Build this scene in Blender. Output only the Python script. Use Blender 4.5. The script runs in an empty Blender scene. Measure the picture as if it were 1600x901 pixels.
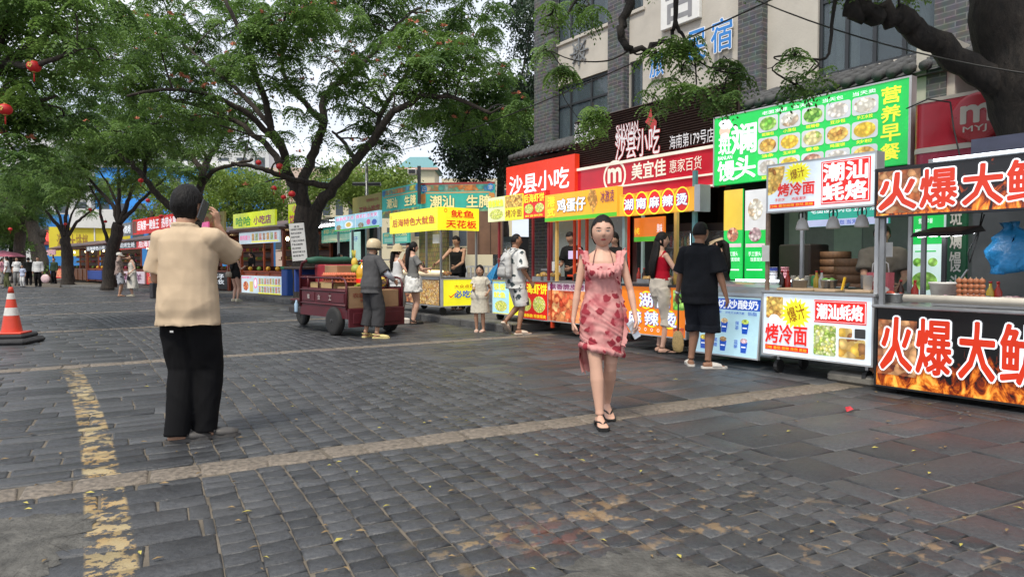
import bpy, bmesh, math, random
import numpy as np
from mathutils import Vector, Matrix, noise
PI = math.pi
rnd = random.Random(7)
scene = bpy.context.scene
COL = scene.collection
# ---------------------------------------------------------------- camera
F = 1067.0; CAMH = 1.2; PITCH = math.atan(36.5 / F)
cp, sp = math.cos(PITCH), math.sin(PITCH)
cam = bpy.data.cameras.new('camera'); camo = bpy.data.objects.new('camera', cam); COL.objects.link(camo)
camo.location = (0, 0, CAMH); camo.rotation_euler = (PI / 2 - PITCH, 0, 0)
cam.sensor_width = 36; cam.lens = 36 * F / 1600; cam.clip_end = 2000
scene.camera = camo
# ---------------------------------------------------------------- world, sun, exposure
SUN_EL, SUN_AZ = math.radians(58), math.radians(205)
wd = bpy.data.worlds.new('World'); scene.world = wd; wd.use_nodes = True
nt = wd.node_tree; nt.nodes.clear()
wo = nt.nodes.new('ShaderNodeOutputWorld'); bg = nt.nodes.new('ShaderNodeBackground')
sky = nt.nodes.new('ShaderNodeTexSky'); sky.sky_type = 'NISHITA'; sky.sun_disc = False
sky.sun_elevation = SUN_EL; sky.sun_rotation = SUN_AZ; sky.air_density = 1.2; sky.dust_density = 3
sc_ = nt.nodes.new('ShaderNodeVectorMath'); sc_.operation = 'SCALE'; sc_.inputs['Scale'].default_value = 0.8
tc = nt.nodes.new('ShaderNodeTexCoord'); nz = nt.nodes.new('ShaderNodeTexNoise')
nz.inputs['Scale'].default_value = 2.6; nz.inputs['Detail'].default_value = 6; nz.inputs['Roughness'].default_value = .55
mp = nt.nodes.new('ShaderNodeMapping'); mp.inputs['Scale'].default_value = (1, 1, 2.6)
rp = nt.nodes.new('ShaderNodeValToRGB')
rp.color_ramp.elements[0].position = .36; rp.color_ramp.elements[0].color = (4.8, 5.3, 6.3, 1)
rp.color_ramp.elements[1].position = .62; rp.color_ramp.elements[1].color = (7.3, 7.5, 8.0, 1)
mx = nt.nodes.new('ShaderNodeMix'); mx.data_type = 'RGBA'; mx.inputs[0].default_value = .88
L = nt.links.new
L(tc.outputs['Generated'], mp.inputs[0]); L(mp.outputs[0], nz.inputs['Vector']); L(nz.outputs[0], rp.inputs[0])
L(sky.outputs[0], sc_.inputs[0]); L(sc_.outputs[0], mx.inputs[6]); L(rp.outputs[0], mx.inputs[7])
L(mx.outputs[2], bg.inputs[0]); L(bg.outputs[0], wo.inputs[0]); bg.inputs[1].default_value = 0.1
sl = bpy.data.lights.new('sun', 'SUN'); sl.energy = 2.0; sl.angle = math.radians(11); sl.color = (1, .93, .80)
so = bpy.data.objects.new('sun', sl); COL.objects.link(so)
sd = Vector((math.sin(SUN_AZ) * math.cos(SUN_EL), math.cos(SUN_AZ) * math.cos(SUN_EL), math.sin(SUN_EL)))
so.rotation_euler = sd.to_track_quat('Z', 'Y').to_euler(); so.location = (0, 0, 30)
vs = scene.view_settings; vs.view_transform = 'Standard'; vs.look = 'None'; vs.gamma = 1; vs.exposure = 0.8
scene.render.engine = 'CYCLES'; scene.cycles.use_denoising = True; scene.cycles.max_bounces = 6
scene.cycles.diffuse_bounces = 3; scene.cycles.transparent_max_bounces = 6; scene.cycles.sample_clamp_indirect = 4
# ---------------------------------------------------------------- pixel helpers
def ray(px, py):
    u = (px - 800) / F; v = (450.5 - py) / F
    return Vector((u, cp + v * sp, v * cp - sp))
def W(px, py, Y):
    d = ray(px, py); k = Y / d.y
    return Vector((d.x * k, Y, CAMH + d.z * k))
def G(px, py, z=0):
    d = ray(px, py); k = (z - CAMH) / d.z
    return Vector((d.x * k, d.y * k, z))
class Frame:                       # a row frame: r runs to the right along the fronts, t goes back into the stalls
    def __init__(s, ux, uy):
        l = math.hypot(ux, uy); s.U = Vector((ux / l, uy / l)); s.N = Vector((s.U.y, -s.U.x)); s.rz = math.atan2(-s.U.y, -s.U.x)
    def hit(s, px, py, t):
        d = ray(px, py); k = t / (d.x * s.N.x + d.y * s.N.y)
        p = d * k; return -(p.x * s.U.x + p.y * s.U.y), CAMH + p.z
    def R(s, px, t, py=430): return s.hit(px, py, t)[0]
    def Z(s, px, py, t): return s.hit(px, py, t)[1]
    def P(s, r, t, z=0): return Vector((-r * s.U.x + t * s.N.x, -r * s.U.y + t * s.N.y, z))
ROW = Frame(-.575, .818)
FAR = Frame(-.696, .718)
CEN = Vector((-70.6, -33.6, 0))     # the street bends round this point
def POL(rad, deg, z=0):
    a = math.radians(deg); return Vector((CEN.x + rad * math.cos(a), CEN.y + rad * math.sin(a), z))
# ---------------------------------------------------------------- materials
MATS = {}
def _new(name):
    m = bpy.data.materials.new(name); m.use_nodes = True; m.cycles.emission_sampling = 'NONE'
    return m, m.node_tree, m.node_tree.nodes['Principled BSDF']
def N(nt, t, **k):
    n = nt.nodes.new(t)
    for a, b in k.items():
        if a in n.inputs: n.inputs[a].default_value = b
        else: setattr(n, a, b)
    return n
def srgb(r, g, b):
    f = lambda c: (c / 255 / 12.92) if c / 255 <= .04045 else ((c / 255 + .055) / 1.055) ** 2.4
    return (f(r), f(g), f(b))
def mat(name, col, rough=.6, metal=0, var=.12, scale=6, bump=0, emit=0, spec=.5, bscale=None, coord='Object', stretch=(1, 1, 1)):
    if name in MATS: return MATS[name]
    m, nt, b = _new(name)
    b.inputs['Roughness'].default_value = rough; b.inputs['Metallic'].default_value = metal
    b.inputs['Specular IOR Level'].default_value = spec
    c = (*col, 1)
    if var or bump:
        tc = N(nt, 'ShaderNodeTexCoord'); mpn = N(nt, 'ShaderNodeMapping'); mpn.inputs['Scale'].default_value = stretch
        nt.links.new(tc.outputs[coord], mpn.inputs[0])
    if var:
        n1 = N(nt, 'ShaderNodeTexNoise', Scale=scale, Detail=6.0, Roughness=.6)
        nt.links.new(mpn.outputs[0], n1.inputs['Vector'])
        r = N(nt, 'ShaderNodeValToRGB'); e = r.color_ramp.elements
        e[0].position = .3; e[1].position = .72
        e[0].color = (*[x * (1 - var) for x in col], 1); e[1].color = (*[min(1, x * (1 + var)) for x in col], 1)
        nt.links.new(n1.outputs[0], r.inputs[0]); nt.links.new(r.outputs[0], b.inputs['Base Color'])
        mr = N(nt, 'ShaderNodeMapRange'); mr.inputs[3].default_value = max(.05, rough - .12); mr.inputs[4].default_value = min(1, rough + .12)
        nt.links.new(n1.outputs[0], mr.inputs[0]); nt.links.new(mr.outputs[0], b.inputs['Roughness'])
        if emit: nt.links.new(r.outputs[0], b.inputs['Emission Color'])
    else:
        b.inputs['Base Color'].default_value = c
        if emit: b.inputs['Emission Color'].default_value = c
    if emit: b.inputs['Emission Strength'].default_value = emit
    if bump:
        n2 = N(nt, 'ShaderNodeTexNoise', Scale=bscale or scale * 4, Detail=5.0)
        nt.links.new(mpn.outputs[0], n2.inputs['Vector'])
        bp = N(nt, 'ShaderNodeBump', Strength=bump, Distance=.02); nt.links.new(n2.outputs[0], bp.inputs['Height'])
        nt.links.new(bp.outputs[0], b.inputs['Normal'])
    MATS[name] = m; return m
def lit(name, col, e=.75, rough=.25, var=.03):      # backlit sign face; uneven backlight is put in as colour noise
    return mat(name, [c * (.8 if e < 1 else 1) for c in col], rough, var=.13 if var == .03 else var, scale=2.2, emit=e * .62 if e < 1 else e)
def food(name, cols, scale=40, e=.5, dist=.6, rough=.4):   # printed or real food: lumps of several colours
    if name in MATS: return MATS[name]
    m, nt, b = _new(name)
    tc = N(nt, 'ShaderNodeTexCoord'); nn = N(nt, 'ShaderNodeTexNoise', Scale=scale * .7, Detail=3.0)
    ad = N(nt, 'ShaderNodeVectorMath', operation='MULTIPLY_ADD'); ad.inputs[1].default_value = (dist * 2 / scale,) * 3
    v = N(nt, 'ShaderNodeTexVoronoi', Scale=scale)
    nt.links.new(tc.outputs['Object'], nn.inputs['Vector']); nt.links.new(nn.outputs['Color'], ad.inputs[0])
    nt.links.new(tc.outputs['Object'], ad.inputs[2]); nt.links.new(ad.outputs[0], v.inputs['Vector'])
    sx = N(nt, 'ShaderNodeSeparateColor'); nt.links.new(v.outputs['Color'], sx.inputs[0])
    r = N(nt, 'ShaderNodeValToRGB'); r.color_ramp.interpolation = 'EASE'
    els = r.color_ramp.elements
    while len(els) < len(cols): els.new(.5)
    for i, c in enumerate(cols): els[i].position = i / max(1, len(cols) - 1); els[i].color = (*c, 1)
    nt.links.new(sx.outputs[0], r.inputs[0])
    mr = N(nt, 'ShaderNodeMapRange'); mr.inputs[1].default_value = 0; mr.inputs[2].default_value = .6; mr.inputs[3].default_value = 1.15; mr.inputs[4].default_value = .45
    nt.links.new(v.outputs['Distance'], mr.inputs[0])
    mu = N(nt, 'ShaderNodeMix', data_type='RGBA', blend_type='MULTIPLY'); mu.inputs[0].default_value = 1
    nt.links.new(r.outputs[0], mu.inputs[6]); nt.links.new(mr.outputs[0], mu.inputs[7])
    nt.links.new(mu.outputs[2], b.inputs['Base Color']); b.inputs['Roughness'].default_value = rough
    if e:
        nt.links.new(mu.outputs[2], b.inputs['Emission Color']); b.inputs['Emission Strength'].default_value = e
    MATS[name] = m; return m
def spots(name, base, spot, scale, thr, noise_amt=.6, rough=.7, third=None):   # printed cloth
    if name in MATS: return MATS[name]
    m, nt, b = _new(name)
    tc = N(nt, 'ShaderNodeTexCoord'); nn = N(nt, 'ShaderNodeTexNoise', Scale=scale * 1.3, Detail=4.0)
    ad = N(nt, 'ShaderNodeVectorMath', operation='MULTIPLY_ADD'); ad.inputs[1].default_value = (noise_amt / scale,) * 3
    v = N(nt, 'ShaderNodeTexVoronoi', Scale=scale)
    nt.links.new(tc.outputs['Object'], nn.inputs['Vector']); nt.links.new(nn.outputs['Color'], ad.inputs[0])
    nt.links.new(tc.outputs['Object'], ad.inputs[2]); nt.links.new(ad.outputs[0], v.inputs['Vector'])
    mr = N(nt, 'ShaderNodeMapRange'); mr.inputs[1].default_value = thr; mr.inputs[2].default_value = thr + .06; mr.inputs[3].default_value = 1; mr.inputs[4].default_value = 0
    nt.links.new(v.outputs['Distance'], mr.inputs[0])
    base_n = N(nt, 'ShaderNodeMix', data_type='RGBA'); base_n.inputs[6].default_value = (*base, 1); base_n.inputs[7].default_value = (*(third or [c * .8 for c in base]), 1)
    n3 = N(nt, 'ShaderNodeTexNoise', Scale=scale * .6, Detail=3.0); nt.links.new(tc.outputs['Object'], n3.inputs['Vector'])
    m3 = N(nt, 'ShaderNodeMapRange'); m3.inputs[1].default_value = .48; m3.inputs[2].default_value = .62
    nt.links.new(n3.outputs[0], m3.inputs[0]); nt.links.new(m3.outputs[0], base_n.inputs[0])
    mm = N(nt, 'ShaderNodeMix', data_type='RGBA'); mm.inputs[7].default_value = (*spot, 1)
    nt.links.new(mr.outputs[0], mm.inputs[0]); nt.links.new(base_n.outputs[2], mm.inputs[6])
    nt.links.new(mm.outputs[2], b.inputs['Base Color']); b.inputs['Roughness'].default_value = rough
    MATS[name] = m; return m
def brick(name, c1, c2, mortar, bw=.26, bh=.075, rough=.8):
    if name in MATS: return MATS[name]
    m, nt, b = _new(name)
    tc = N(nt, 'ShaderNodeTexCoord'); sx = N(nt, 'ShaderNodeSeparateXYZ'); ad = N(nt, 'ShaderNodeMath', operation='ADD'); cb = N(nt, 'ShaderNodeCombineXYZ')
    nt.links.new(tc.outputs['Object'], sx.inputs[0]); nt.links.new(sx.outputs[0], ad.inputs[0]); nt.links.new(sx.outputs[1], ad.inputs[1])
    nt.links.new(ad.outputs[0], cb.inputs[0]); nt.links.new(sx.outputs[2], cb.inputs[1])
    t = N(nt, 'ShaderNodeTexBrick', Scale=1.0); t.inputs['Brick Width'].default_value = bw; t.inputs['Row Height'].default_value = bh
    t.inputs['Mortar Size'].default_value = .008; t.inputs['Color1'].default_value = (*c1, 1); t.inputs['Color2'].default_value = (*c2, 1); t.inputs['Mortar'].default_value = (*mortar, 1)
    nt.links.new(cb.outputs[0], t.inputs['Vector'])
    n1 = N(nt, 'ShaderNodeTexNoise', Scale=9.0, Detail=6.0); nt.links.new(tc.outputs['Object'], n1.inputs['Vector'])
    mu = N(nt, 'ShaderNodeMix', data_type='RGBA', blend_type='OVERLAY'); mu.inputs[0].default_value = .5
    nt.links.new(t.outputs[0], mu.inputs[6]); nt.links.new(n1.outputs['Color'], mu.inputs[7])
    nt.links.new(mu.outputs[2], b.inputs['Base Color']); b.inputs['Roughness'].default_value = rough
    bp = N(nt, 'ShaderNodeBump', Strength=.5, Distance=.01); bp.invert = True
    nt.links.new(t.outputs['Fac'], bp.inputs['Height']); nt.links.new(bp.outputs[0], b.inputs['Normal'])
    MATS[name] = m; return m
# ---------------------------------------------------------------- mesh builder
class MB:
    def __init__(s): s.v = []; s.f = []; s.m = []; s.mats = []; s.xf = None; s.sm = []
    def mi(s, m):
        if m not in s.mats: s.mats.append(m)
        return s.mats.index(m)
    def add(s, vs, fs, m, smooth=False):
        o = len(s.v); k = s.mi(m)
        if s.xf is not None: vs = [s.xf @ Vector(v) for v in vs]
        s.v.extend([tuple(v) for v in vs])
        for f in fs: s.f.append([i + o for i in f]); s.m.append(k); s.sm.append(smooth)
    def box(s, x0, x1, y0, y1, z0, z1, m, c=0.0):
        if c <= 0:
            vs = [(x, y, z) for x in (x0, x1) for y in (y0, y1) for z in (z0, z1)]
            fs = [(0, 1, 3, 2), (4, 6, 7, 5), (0, 4, 5, 1), (2, 3, 7, 6), (0, 2, 6, 4), (1, 5, 7, 3)]
            s.add(vs, fs, m); return
        c = min(c, (x1 - x0) * .45, (y1 - y0) * .45, (z1 - z0) * .45)
        ring = lambda xa, xb, ya, yb, z, k: [(xa + k, ya, z), (xb - k, ya, z), (xb, ya + k, z), (xb, yb - k, z), (xb - k, yb, z), (xa + k, yb, z), (xa, yb - k, z), (xa, ya + k, z)]
        vs = ring(x0 + c, x1 - c, y0 + c, y1 - c, z0, c * .3) + ring(x0, x1, y0, y1, z0 + c, c) + ring(x0, x1, y0, y1, z1 - c, c) + ring(x0 + c, x1 - c, y0 + c, y1 - c, z1, c * .3)
        fs = [tuple(reversed(range(8))), tuple(range(24, 32))]
        for k in range(3):
            for i in range(8): fs.append((k * 8 + i, k * 8 + (i + 1) % 8, k * 8 + 8 + (i + 1) % 8, k * 8 + 8 + i))
        s.add(vs, fs, m)
    def bar(s, a, b, w, h, m):     # square bar between two points
        a, b = Vector(a), Vector(b); d = (b - a).normalized()
        x = d.cross(Vector((0, 0, 1)));  x = x.normalized() if x.length > 1e-4 else Vector((1, 0, 0))
        y = x.cross(d); vs = []
        for p in (a, b):
            for i, j in ((-1, -1), (1, -1), (1, 1), (-1, 1)): vs.append(p + x * i * w / 2 + y * j * h / 2)
        s.add(vs, [(0, 3, 2, 1), (4, 5, 6, 7), (0, 1, 5, 4), (1, 2, 6, 5), (2, 3, 7, 6), (3, 0, 4, 7)], m)
    def tube(s, pts, rad, m, n=8, cap=True, smooth=True, flat=1.0):
        pts = [Vector(p) for p in pts]; k = len(pts)
        if not hasattr(rad, '__len__'): rad = [rad] * k
        vs = []; fs = []; x = None
        for i in range(k):
            d = (pts[min(i + 1, k - 1)] - pts[max(i - 1, 0)]); d = d.normalized() if d.length > 1e-9 else Vector((0, 0, 1))
            if x is None:
                x = d.cross(Vector((0, 0, 1))) if abs(d.z) < .95 else d.cross(Vector((0, 1, 0)))
            x = (x - d * x.dot(d)).normalized(); y = d.cross(x)
            for j in range(n):
                a = 2 * PI * j / n; vs.append(pts[i] + (x * math.cos(a) + y * math.sin(a) * flat) * rad[i])
        for i in range(k - 1):
            for j in range(n): fs.append((i * n + j, i * n + (j + 1) % n, (i + 1) * n + (j + 1) % n, (i + 1) * n + j))
        if cap: fs.append(tuple(reversed(range(n)))); fs.append(tuple(range((k - 1) * n, k * n)))
        s.add(vs, fs, m, smooth)
    def lathe(s, prof, m, c=(0, 0, 0), n=16, smooth=True, sx=1, sy=1, cap=True):   # prof: (r, z)
        vs = []; fs = []; k = len(prof)
        for r, z in prof:
            for j in range(n):
                a = 2 * PI * j / n; vs.append((c[0] + r * sx * math.cos(a), c[1] + r * sy * math.sin(a), c[2] + z))
        for i in range(k - 1):
            for j in range(n): fs.append((i * n + j, i * n + (j + 1) % n, (i + 1) * n + (j + 1) % n, (i + 1) * n + j))
        if cap: fs.append(tuple(reversed(range(n)))); fs.append(tuple(range((k - 1) * n, k * n)))
        s.add(vs, fs, m, smooth)
    def ell(s, c, rx, ry, rz, m, n=12, k=8):
        s.lathe([(max(.02, math.sin(PI * i / k)), -math.cos(PI * i / k)) for i in range(k + 1)], m, n=n) if False else None
        vs = []; fs = []
        for i in range(k + 1):
            a = PI * i / k
            for j in range(n):
                b = 2 * PI * j / n; q = max(.015, math.sin(a)); vs.append((c[0] + rx * q * math.cos(b), c[1] + ry * q * math.sin(b), c[2] - rz * math.cos(a)))
        for i in range(k):
            for j in range(n): fs.append((i * n + j, i * n + (j + 1) % n, (i + 1) * n + (j + 1) % n, (i + 1) * n + j))
        fs.append(tuple(reversed(range(n)))); fs.append(tuple(range(k * n, (k + 1) * n)))
        s.add(vs, fs, m, True)
    def loft(s, secs, m, n=20, smooth=True):   # secs: (centre, rx, ry, side vector, front vector)
        vs = []; fs = []; k = len(secs)
        for c, rx, ry, sx, fy in secs:
            c = Vector(c); sx = Vector(sx); fy = Vector(fy)
            for j in range(n):
                a = 2 * PI * j / n; vs.append(c + sx * rx * math.cos(a) + fy * ry * math.sin(a))
        for i in range(k - 1):
            for j in range(n): fs.append((i * n + j, i * n + (j + 1) % n, (i + 1) * n + (j + 1) % n, (i + 1) * n + j))
        fs.append(tuple(reversed(range(n)))); fs.append(tuple(range((k - 1) * n, k * n)))
        s.add(vs, fs, m, smooth)
    def face(s, pts, m): s.add(pts, [tuple(range(len(pts)))], m)
    def rect(s, x0, x1, z0, z1, y, m, rad=0):        # flat sheet facing -y
        if rad <= 0: s.face([(x0, y, z0), (x1, y, z0), (x1, y, z1), (x0, y, z1)], m); return
        pts = []
        for cx, cz, a0 in ((x1 - rad, z0 + rad, -90), (x1 - rad, z1 - rad, 0), (x0 + rad, z1 - rad, 90), (x0 + rad, z0 + rad, 180)):
            for i in range(5):
                a = math.radians(a0 + 22.5 * i); pts.append((cx + rad * math.cos(a), y, cz + rad * math.sin(a)))
        s.face(pts, m)
    def disc(s, cx, cz, rx, rz, y, m, n=24): s.face([(cx + rx * math.cos(2 * PI * i / n), y, cz + rz * math.sin(2 * PI * i / n)) for i in range(n)], m)
    def ring(s, cx, cz, rx, rz, w, y, m, n=28):
        vs = []
        for i in range(n):
            a = 2 * PI * i / n
            vs += [(cx + rx * math.cos(a), y, cz + rz * math.sin(a)), (cx + (rx - w) * math.cos(a), y, cz + (rz - w) * math.sin(a))]
        s.add(vs, [(2 * i, 2 * ((i + 1) % n), 2 * ((i + 1) % n) + 1, 2 * i + 1) for i in range(n)], m)
    def burst(s, cx, cz, r0, r1, y, m, n=18, sx=1):
        s.face([(cx + sx * (r1 if i % 2 else r0) * math.cos(PI * i / n), y, cz + (r1 if i % 2 else r0) * math.sin(PI * i / n)) for i in range(2 * n)], m)
    def text(s, body, x0, x1, z0, z1, y, m, bold=.02, out=None, outw=.07, rot=0, shear=0):
        vs, fs = glyphs(body, shear); lo = vs.min(0); w = np.maximum(vs.max(0) - lo, 1e-6); q = (vs - lo) / w
        X = x0 + q[:, 0] * (x1 - x0); Z = z0 + q[:, 1] * (z1 - z0)
        if rot:
            cx, cz = (x0 + x1) / 2, (z0 + z1) / 2; c_, s_ = math.cos(rot), math.sin(rot)
            X, Z = cx + (X - cx) * c_ - (Z - cz) * s_, cz + (X - cx) * s_ + (Z - cz) * c_
        em = min((z1 - z0) / w[1], (x1 - x0) / w[0])
        def ringset(rad, mm, y_, n):
            if rad <= 0: s.add([(a, y_, b) for a, b in zip(X, Z)], fs, mm); return
            for k in range(n):
                a_ = 2 * PI * (k + .5) / n; dx, dz = rad * math.cos(a_), rad * math.sin(a_)
                s.add([(a + dx, y_ - .00015 * k, b + dz) for a, b in zip(X, Z)], fs, mm)
        b_ = bold * .5 * em
        if out: ringset(b_ + outw * .55 * em, out, y, 12); ringset(b_, m, y - .0025, 6)
        else: ringset(b_ if bold > .011 else 0, m, y, 6 if bold < .05 else 8)
    def vtext(s, body, x0, x1, z0, z1, y, m, **k):    # one character under another
        h = (z1 - z0) / len(body)
        for i, ch in enumerate(body): s.text(ch, x0, x1, z1 - (i + .93) * h, z1 - (i + .07) * h, y, m, **k)
    def pieces(s, name, parent):      # every separate piece becomes a part of its own
        p = list(range(len(s.v)))
        def fd(i):
            while p[i] != i: p[i] = p[p[i]]; i = p[i]
            return i
        for f in s.f:
            for i in f[1:]: p[fd(i)] = fd(f[0])
        gs = {}
        for k, f in enumerate(s.f): gs.setdefault(fd(f[0]), []).append(k)
        o = None
        for ks in gs.values():
            q = MB(); q.mats = s.mats; ix = {}
            for k in ks:
                for i in s.f[k]:
                    if i not in ix: ix[i] = len(q.v); q.v.append(s.v[i])
                q.f.append([ix[i] for i in s.f[k]]); q.m.append(s.m[k]); q.sm.append(s.sm[k])
            o = q.build(name, parent)
        return o
    def mesh(s, name):
        me = bpy.data.meshes.new(name); me.from_pydata(s.v, [], s.f)
        for m in s.mats: me.materials.append(m)
        me.polygons.foreach_set('material_index', s.m); me.polygons.foreach_set('use_smooth', s.sm); me.update()
        return me
    def build(s, name, parent=None, bevel=0, label=None):
        if name in SPLIT and parent is not None: return s.pieces(SPLIT[name], parent)
        o = bpy.data.objects.new(name, s.mesh(name)); COL.objects.link(o)
        if parent is not None: o.parent = parent
        if bevel:
            b = o.modifiers.new('bevel', 'BEVEL'); b.width = bevel; b.segments = 1; b.limit_method = 'ANGLE'; b.angle_limit = .7
        if label: o['label'] = label
        return o
SPLIT = {'posts': 'post', 'hanging_bulbs': 'hanging_bulb', 'led_discs': 'led_disc', 'notices': 'notice', 'neck_strap': 'strap', 'zips': 'zip', 'strap_pair': 'strap'}
_gc = {}
def glyphs(body, shear=0):
    key = (body, shear)
    if key not in _gc:
        c = bpy.data.curves.new('t', 'FONT'); c.body = body; c.resolution_u = 2; c.shear = shear; c.align_x = 'CENTER'
        o = bpy.data.objects.new('t', c); me = bpy.data.meshes.new_from_object(o)
        v = np.empty(len(me.vertices) * 3); me.vertices.foreach_get('co', v)
        _gc[key] = (v.reshape(-1, 3)[:, :2].copy(), [tuple(p.vertices) for p in me.polygons])
        bpy.data.objects.remove(o); bpy.data.curves.remove(c); bpy.data.meshes.remove(me)
    return _gc[key]
def tag(o, label, cat, group=None):
    o['label'] = label; o['category'] = cat
    if group: o['group'] = group
    return o
def thing(name, label, cat, loc=(0, 0, 0), rz=0, group=None):
    o = bpy.data.objects.new(name, None); COL.objects.link(o); o.empty_display_size = .1
    o.location = loc; o.rotation_euler = (0, 0, rz)
    return tag(o, label, cat, group)
def solo(mb, name, label, cat, loc=(0, 0, 0), rz=0, group=None, bevel=0):
    o = mb.build(name, None, bevel); o.location = loc; o.rotation_euler = (0, 0, rz)
    return tag(o, label, cat, group)
def struct(mb, name, bevel=0):
    o = mb.build(name, None, bevel); o['kind'] = 'structure'; return o
# ================================================================ ground
def slate_mat():
    m, nt, b = _new('wet slate'); l = nt.links.new
    geo = N(nt, 'ShaderNodeNewGeometry')
    n1 = N(nt, 'ShaderNodeTexNoise', Scale=1.1, Detail=8.0, Roughness=.65); l(geo.outputs['Position'], n1.inputs['Vector'])
    n2 = N(nt, 'ShaderNodeTexNoise', Scale=38.0, Detail=5.0, Roughness=.7); l(geo.outputs['Position'], n2.inputs['Vector'])
    ra = N(nt, 'ShaderNodeValToRGB'); e = ra.color_ramp.elements
    e[0].position = 0; e[0].color = (.026, .0285, .033, 1); e[1].position = 1; e[1].color = (.064, .068, .076, 1)
    l(geo.outputs['Random Per Island'], ra.inputs[0])
    rb = N(nt, 'ShaderNodeValToRGB'); e = rb.color_ramp.elements
    e[0].position = .3; e[0].color = (.62, .62, .64, 1); e[1].position = .75; e[1].color = (1.5, 1.45, 1.35, 1)
    l(n2.outputs[0], rb.inputs[0])
    mu = N(nt, 'ShaderNodeMix', data_type='RGBA', blend_type='MULTIPLY'); mu.inputs[0].default_value = 1
    l(ra.outputs[0], mu.inputs[6]); l(rb.outputs[0], mu.inputs[7])
    # dusty drift
    rc = N(nt, 'ShaderNodeMapRange'); rc.inputs[1].default_value = .5; rc.inputs[2].default_value = .8; rc.inputs[4].default_value = .45; l(n1.outputs[0], rc.inputs[0])
    m2 = N(nt, 'ShaderNodeMix', data_type='RGBA'); m2.inputs[7].default_value = (.088, .088, .086, 1); l(rc.outputs[0], m2.inputs[0]); l(mu.outputs[2], m2.inputs[6])
    # worn yellow line: ring at constant distance from the bend centre
    ds = N(nt, 'ShaderNodeVectorMath', operation='DISTANCE'); ds.inputs[1].default_value = (CEN.x, CEN.y, 0); l(geo.outputs['Position'], ds.inputs[0])
    def band(src, c, w, soft):
        a = N(nt, 'ShaderNodeMath', operation='SUBTRACT'); a.inputs[1].default_value = c; l(src, a.inputs[0])
        ab = N(nt, 'ShaderNodeMath', operation='ABSOLUTE'); l(a.outputs[0], ab.inputs[0])
        r = N(nt, 'ShaderNodeMapRange'); r.inputs[1].default_value = w; r.inputs[2].default_value = w + soft; r.inputs[3].default_value = 1; r.inputs[4].default_value = 0
        l(ab.outputs[0], r.inputs[0]); return r.outputs[0]
    sy = N(nt, 'ShaderNodeSeparateXYZ'); l(geo.outputs['Position'], sy.inputs[0]); ly = N(nt, 'ShaderNodeMath', operation='MULTIPLY_ADD'); ly.inputs[1].default_value = .085; l(sy.outputs[1], ly.inputs[0]); l(ds.outputs[1], ly.inputs[2])
    bd0 = band(ly.outputs[0], 78.19, .088, .015); en = N(nt, 'ShaderNodeMapRange'); en.inputs[1].default_value = 6.6; en.inputs[2].default_value = 8.4; en.inputs[3].default_value = 1; en.inputs[4].default_value = 0; l(sy.outputs[1], en.inputs[0])
    en2 = N(nt, 'ShaderNodeMath', operation='MULTIPLY'); l(bd0, en2.inputs[0]); l(en.outputs[0], en2.inputs[1]); bd = en2.outputs[0]
    n3 = N(nt, 'ShaderNodeTexNoise', Scale=8.0, Detail=9.0, Roughness=.72); l(geo.outputs['Position'], n3.inputs['Vector'])
    wr = N(nt, 'ShaderNodeMapRange'); wr.inputs[1].default_value = .49; wr.inputs[2].default_value = .515; l(n3.outputs[0], wr.inputs[0])
    bm_ = N(nt, 'ShaderNodeMath', operation='MULTIPLY'); l(bd, bm_.inputs[0]); l(wr.outputs[0], bm_.inputs[1])
    b8 = N(nt, 'ShaderNodeMath', operation='MULTIPLY'); b8.inputs[1].default_value = .78; l(bm_.outputs[0], b8.inputs[0])
    yr = N(nt, 'ShaderNodeValToRGB'); e = yr.color_ramp.elements
    e[0].position = .42; e[0].color = (.42, .26, .085, 1); e[1].position = .6; e[1].color = (.42, .33, .17, 1)
    n4 = N(nt, 'ShaderNodeTexNoise', Scale=4.0, Detail=4.0); l(geo.outputs['Position'], n4.inputs['Vector']); l(n4.outputs[0], yr.inputs[0])
    m3 = N(nt, 'ShaderNodeMix', data_type='RGBA'); l(b8.outputs[0], m3.inputs[0]); l(m2.outputs[2], m3.inputs[6]); l(yr.outputs[0], m3.inputs[7])
    # ochre mud and a red spill in the foreground
    def blob(c, r0, r1, thr, prev, colr, sc):
        d = N(nt, 'ShaderNodeVectorMath', operation='DISTANCE'); d.inputs[1].default_value = c; l(geo.outputs['Position'], d.inputs[0])
        r = N(nt, 'ShaderNodeMapRange'); r.inputs[1].default_value = r0; r.inputs[2].default_value = r1; r.inputs[3].default_value = 1; r.inputs[4].default_value = 0; l(d.outputs[1], r.inputs[0])
        n = N(nt, 'ShaderNodeTexNoise', Scale=sc, Detail=6.0, Roughness=.6); l(geo.outputs['Position'], n.inputs['Vector'])
        t = N(nt, 'ShaderNodeMapRange'); t.inputs[1].default_value = thr; t.inputs[2].default_value = thr + .05; t.inputs[4].default_value = .9; l(n.outputs[0], t.inputs[0])
        k = N(nt, 'ShaderNodeMath', operation='MULTIPLY'); l(r.outputs[0], k.inputs[0]); l(t.outputs[0], k.inputs[1])
        mm = N(nt, 'ShaderNodeMix', data_type='RGBA'); mm.inputs[7].default_value = (*colr, 1); l(k.outputs[0], mm.inputs[0]); l(prev, mm.inputs[6]); return mm.outputs[2]
    o_ = m3.outputs[2]
    o_ = blob(G(925, 818), .05, .55, .55, o_, (.26, .17, .085), 6)
    o_ = blob(G(1105, 800), .1, .8, .59, o_, (.24, .16, .085), 6)
    o_ = blob(G(760, 850), .02, .4, .56, o_, (.26, .18, .09), 7)
    o_ = blob(G(1440, 860), .1, .7, .585, o_, (.22, .15, .09), 6)
    o_ = blob(G(852, 838), .02, .3, .5, o_, (.12, .045, .033), 9)
    l(o_, b.inputs['Base Color'])
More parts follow.
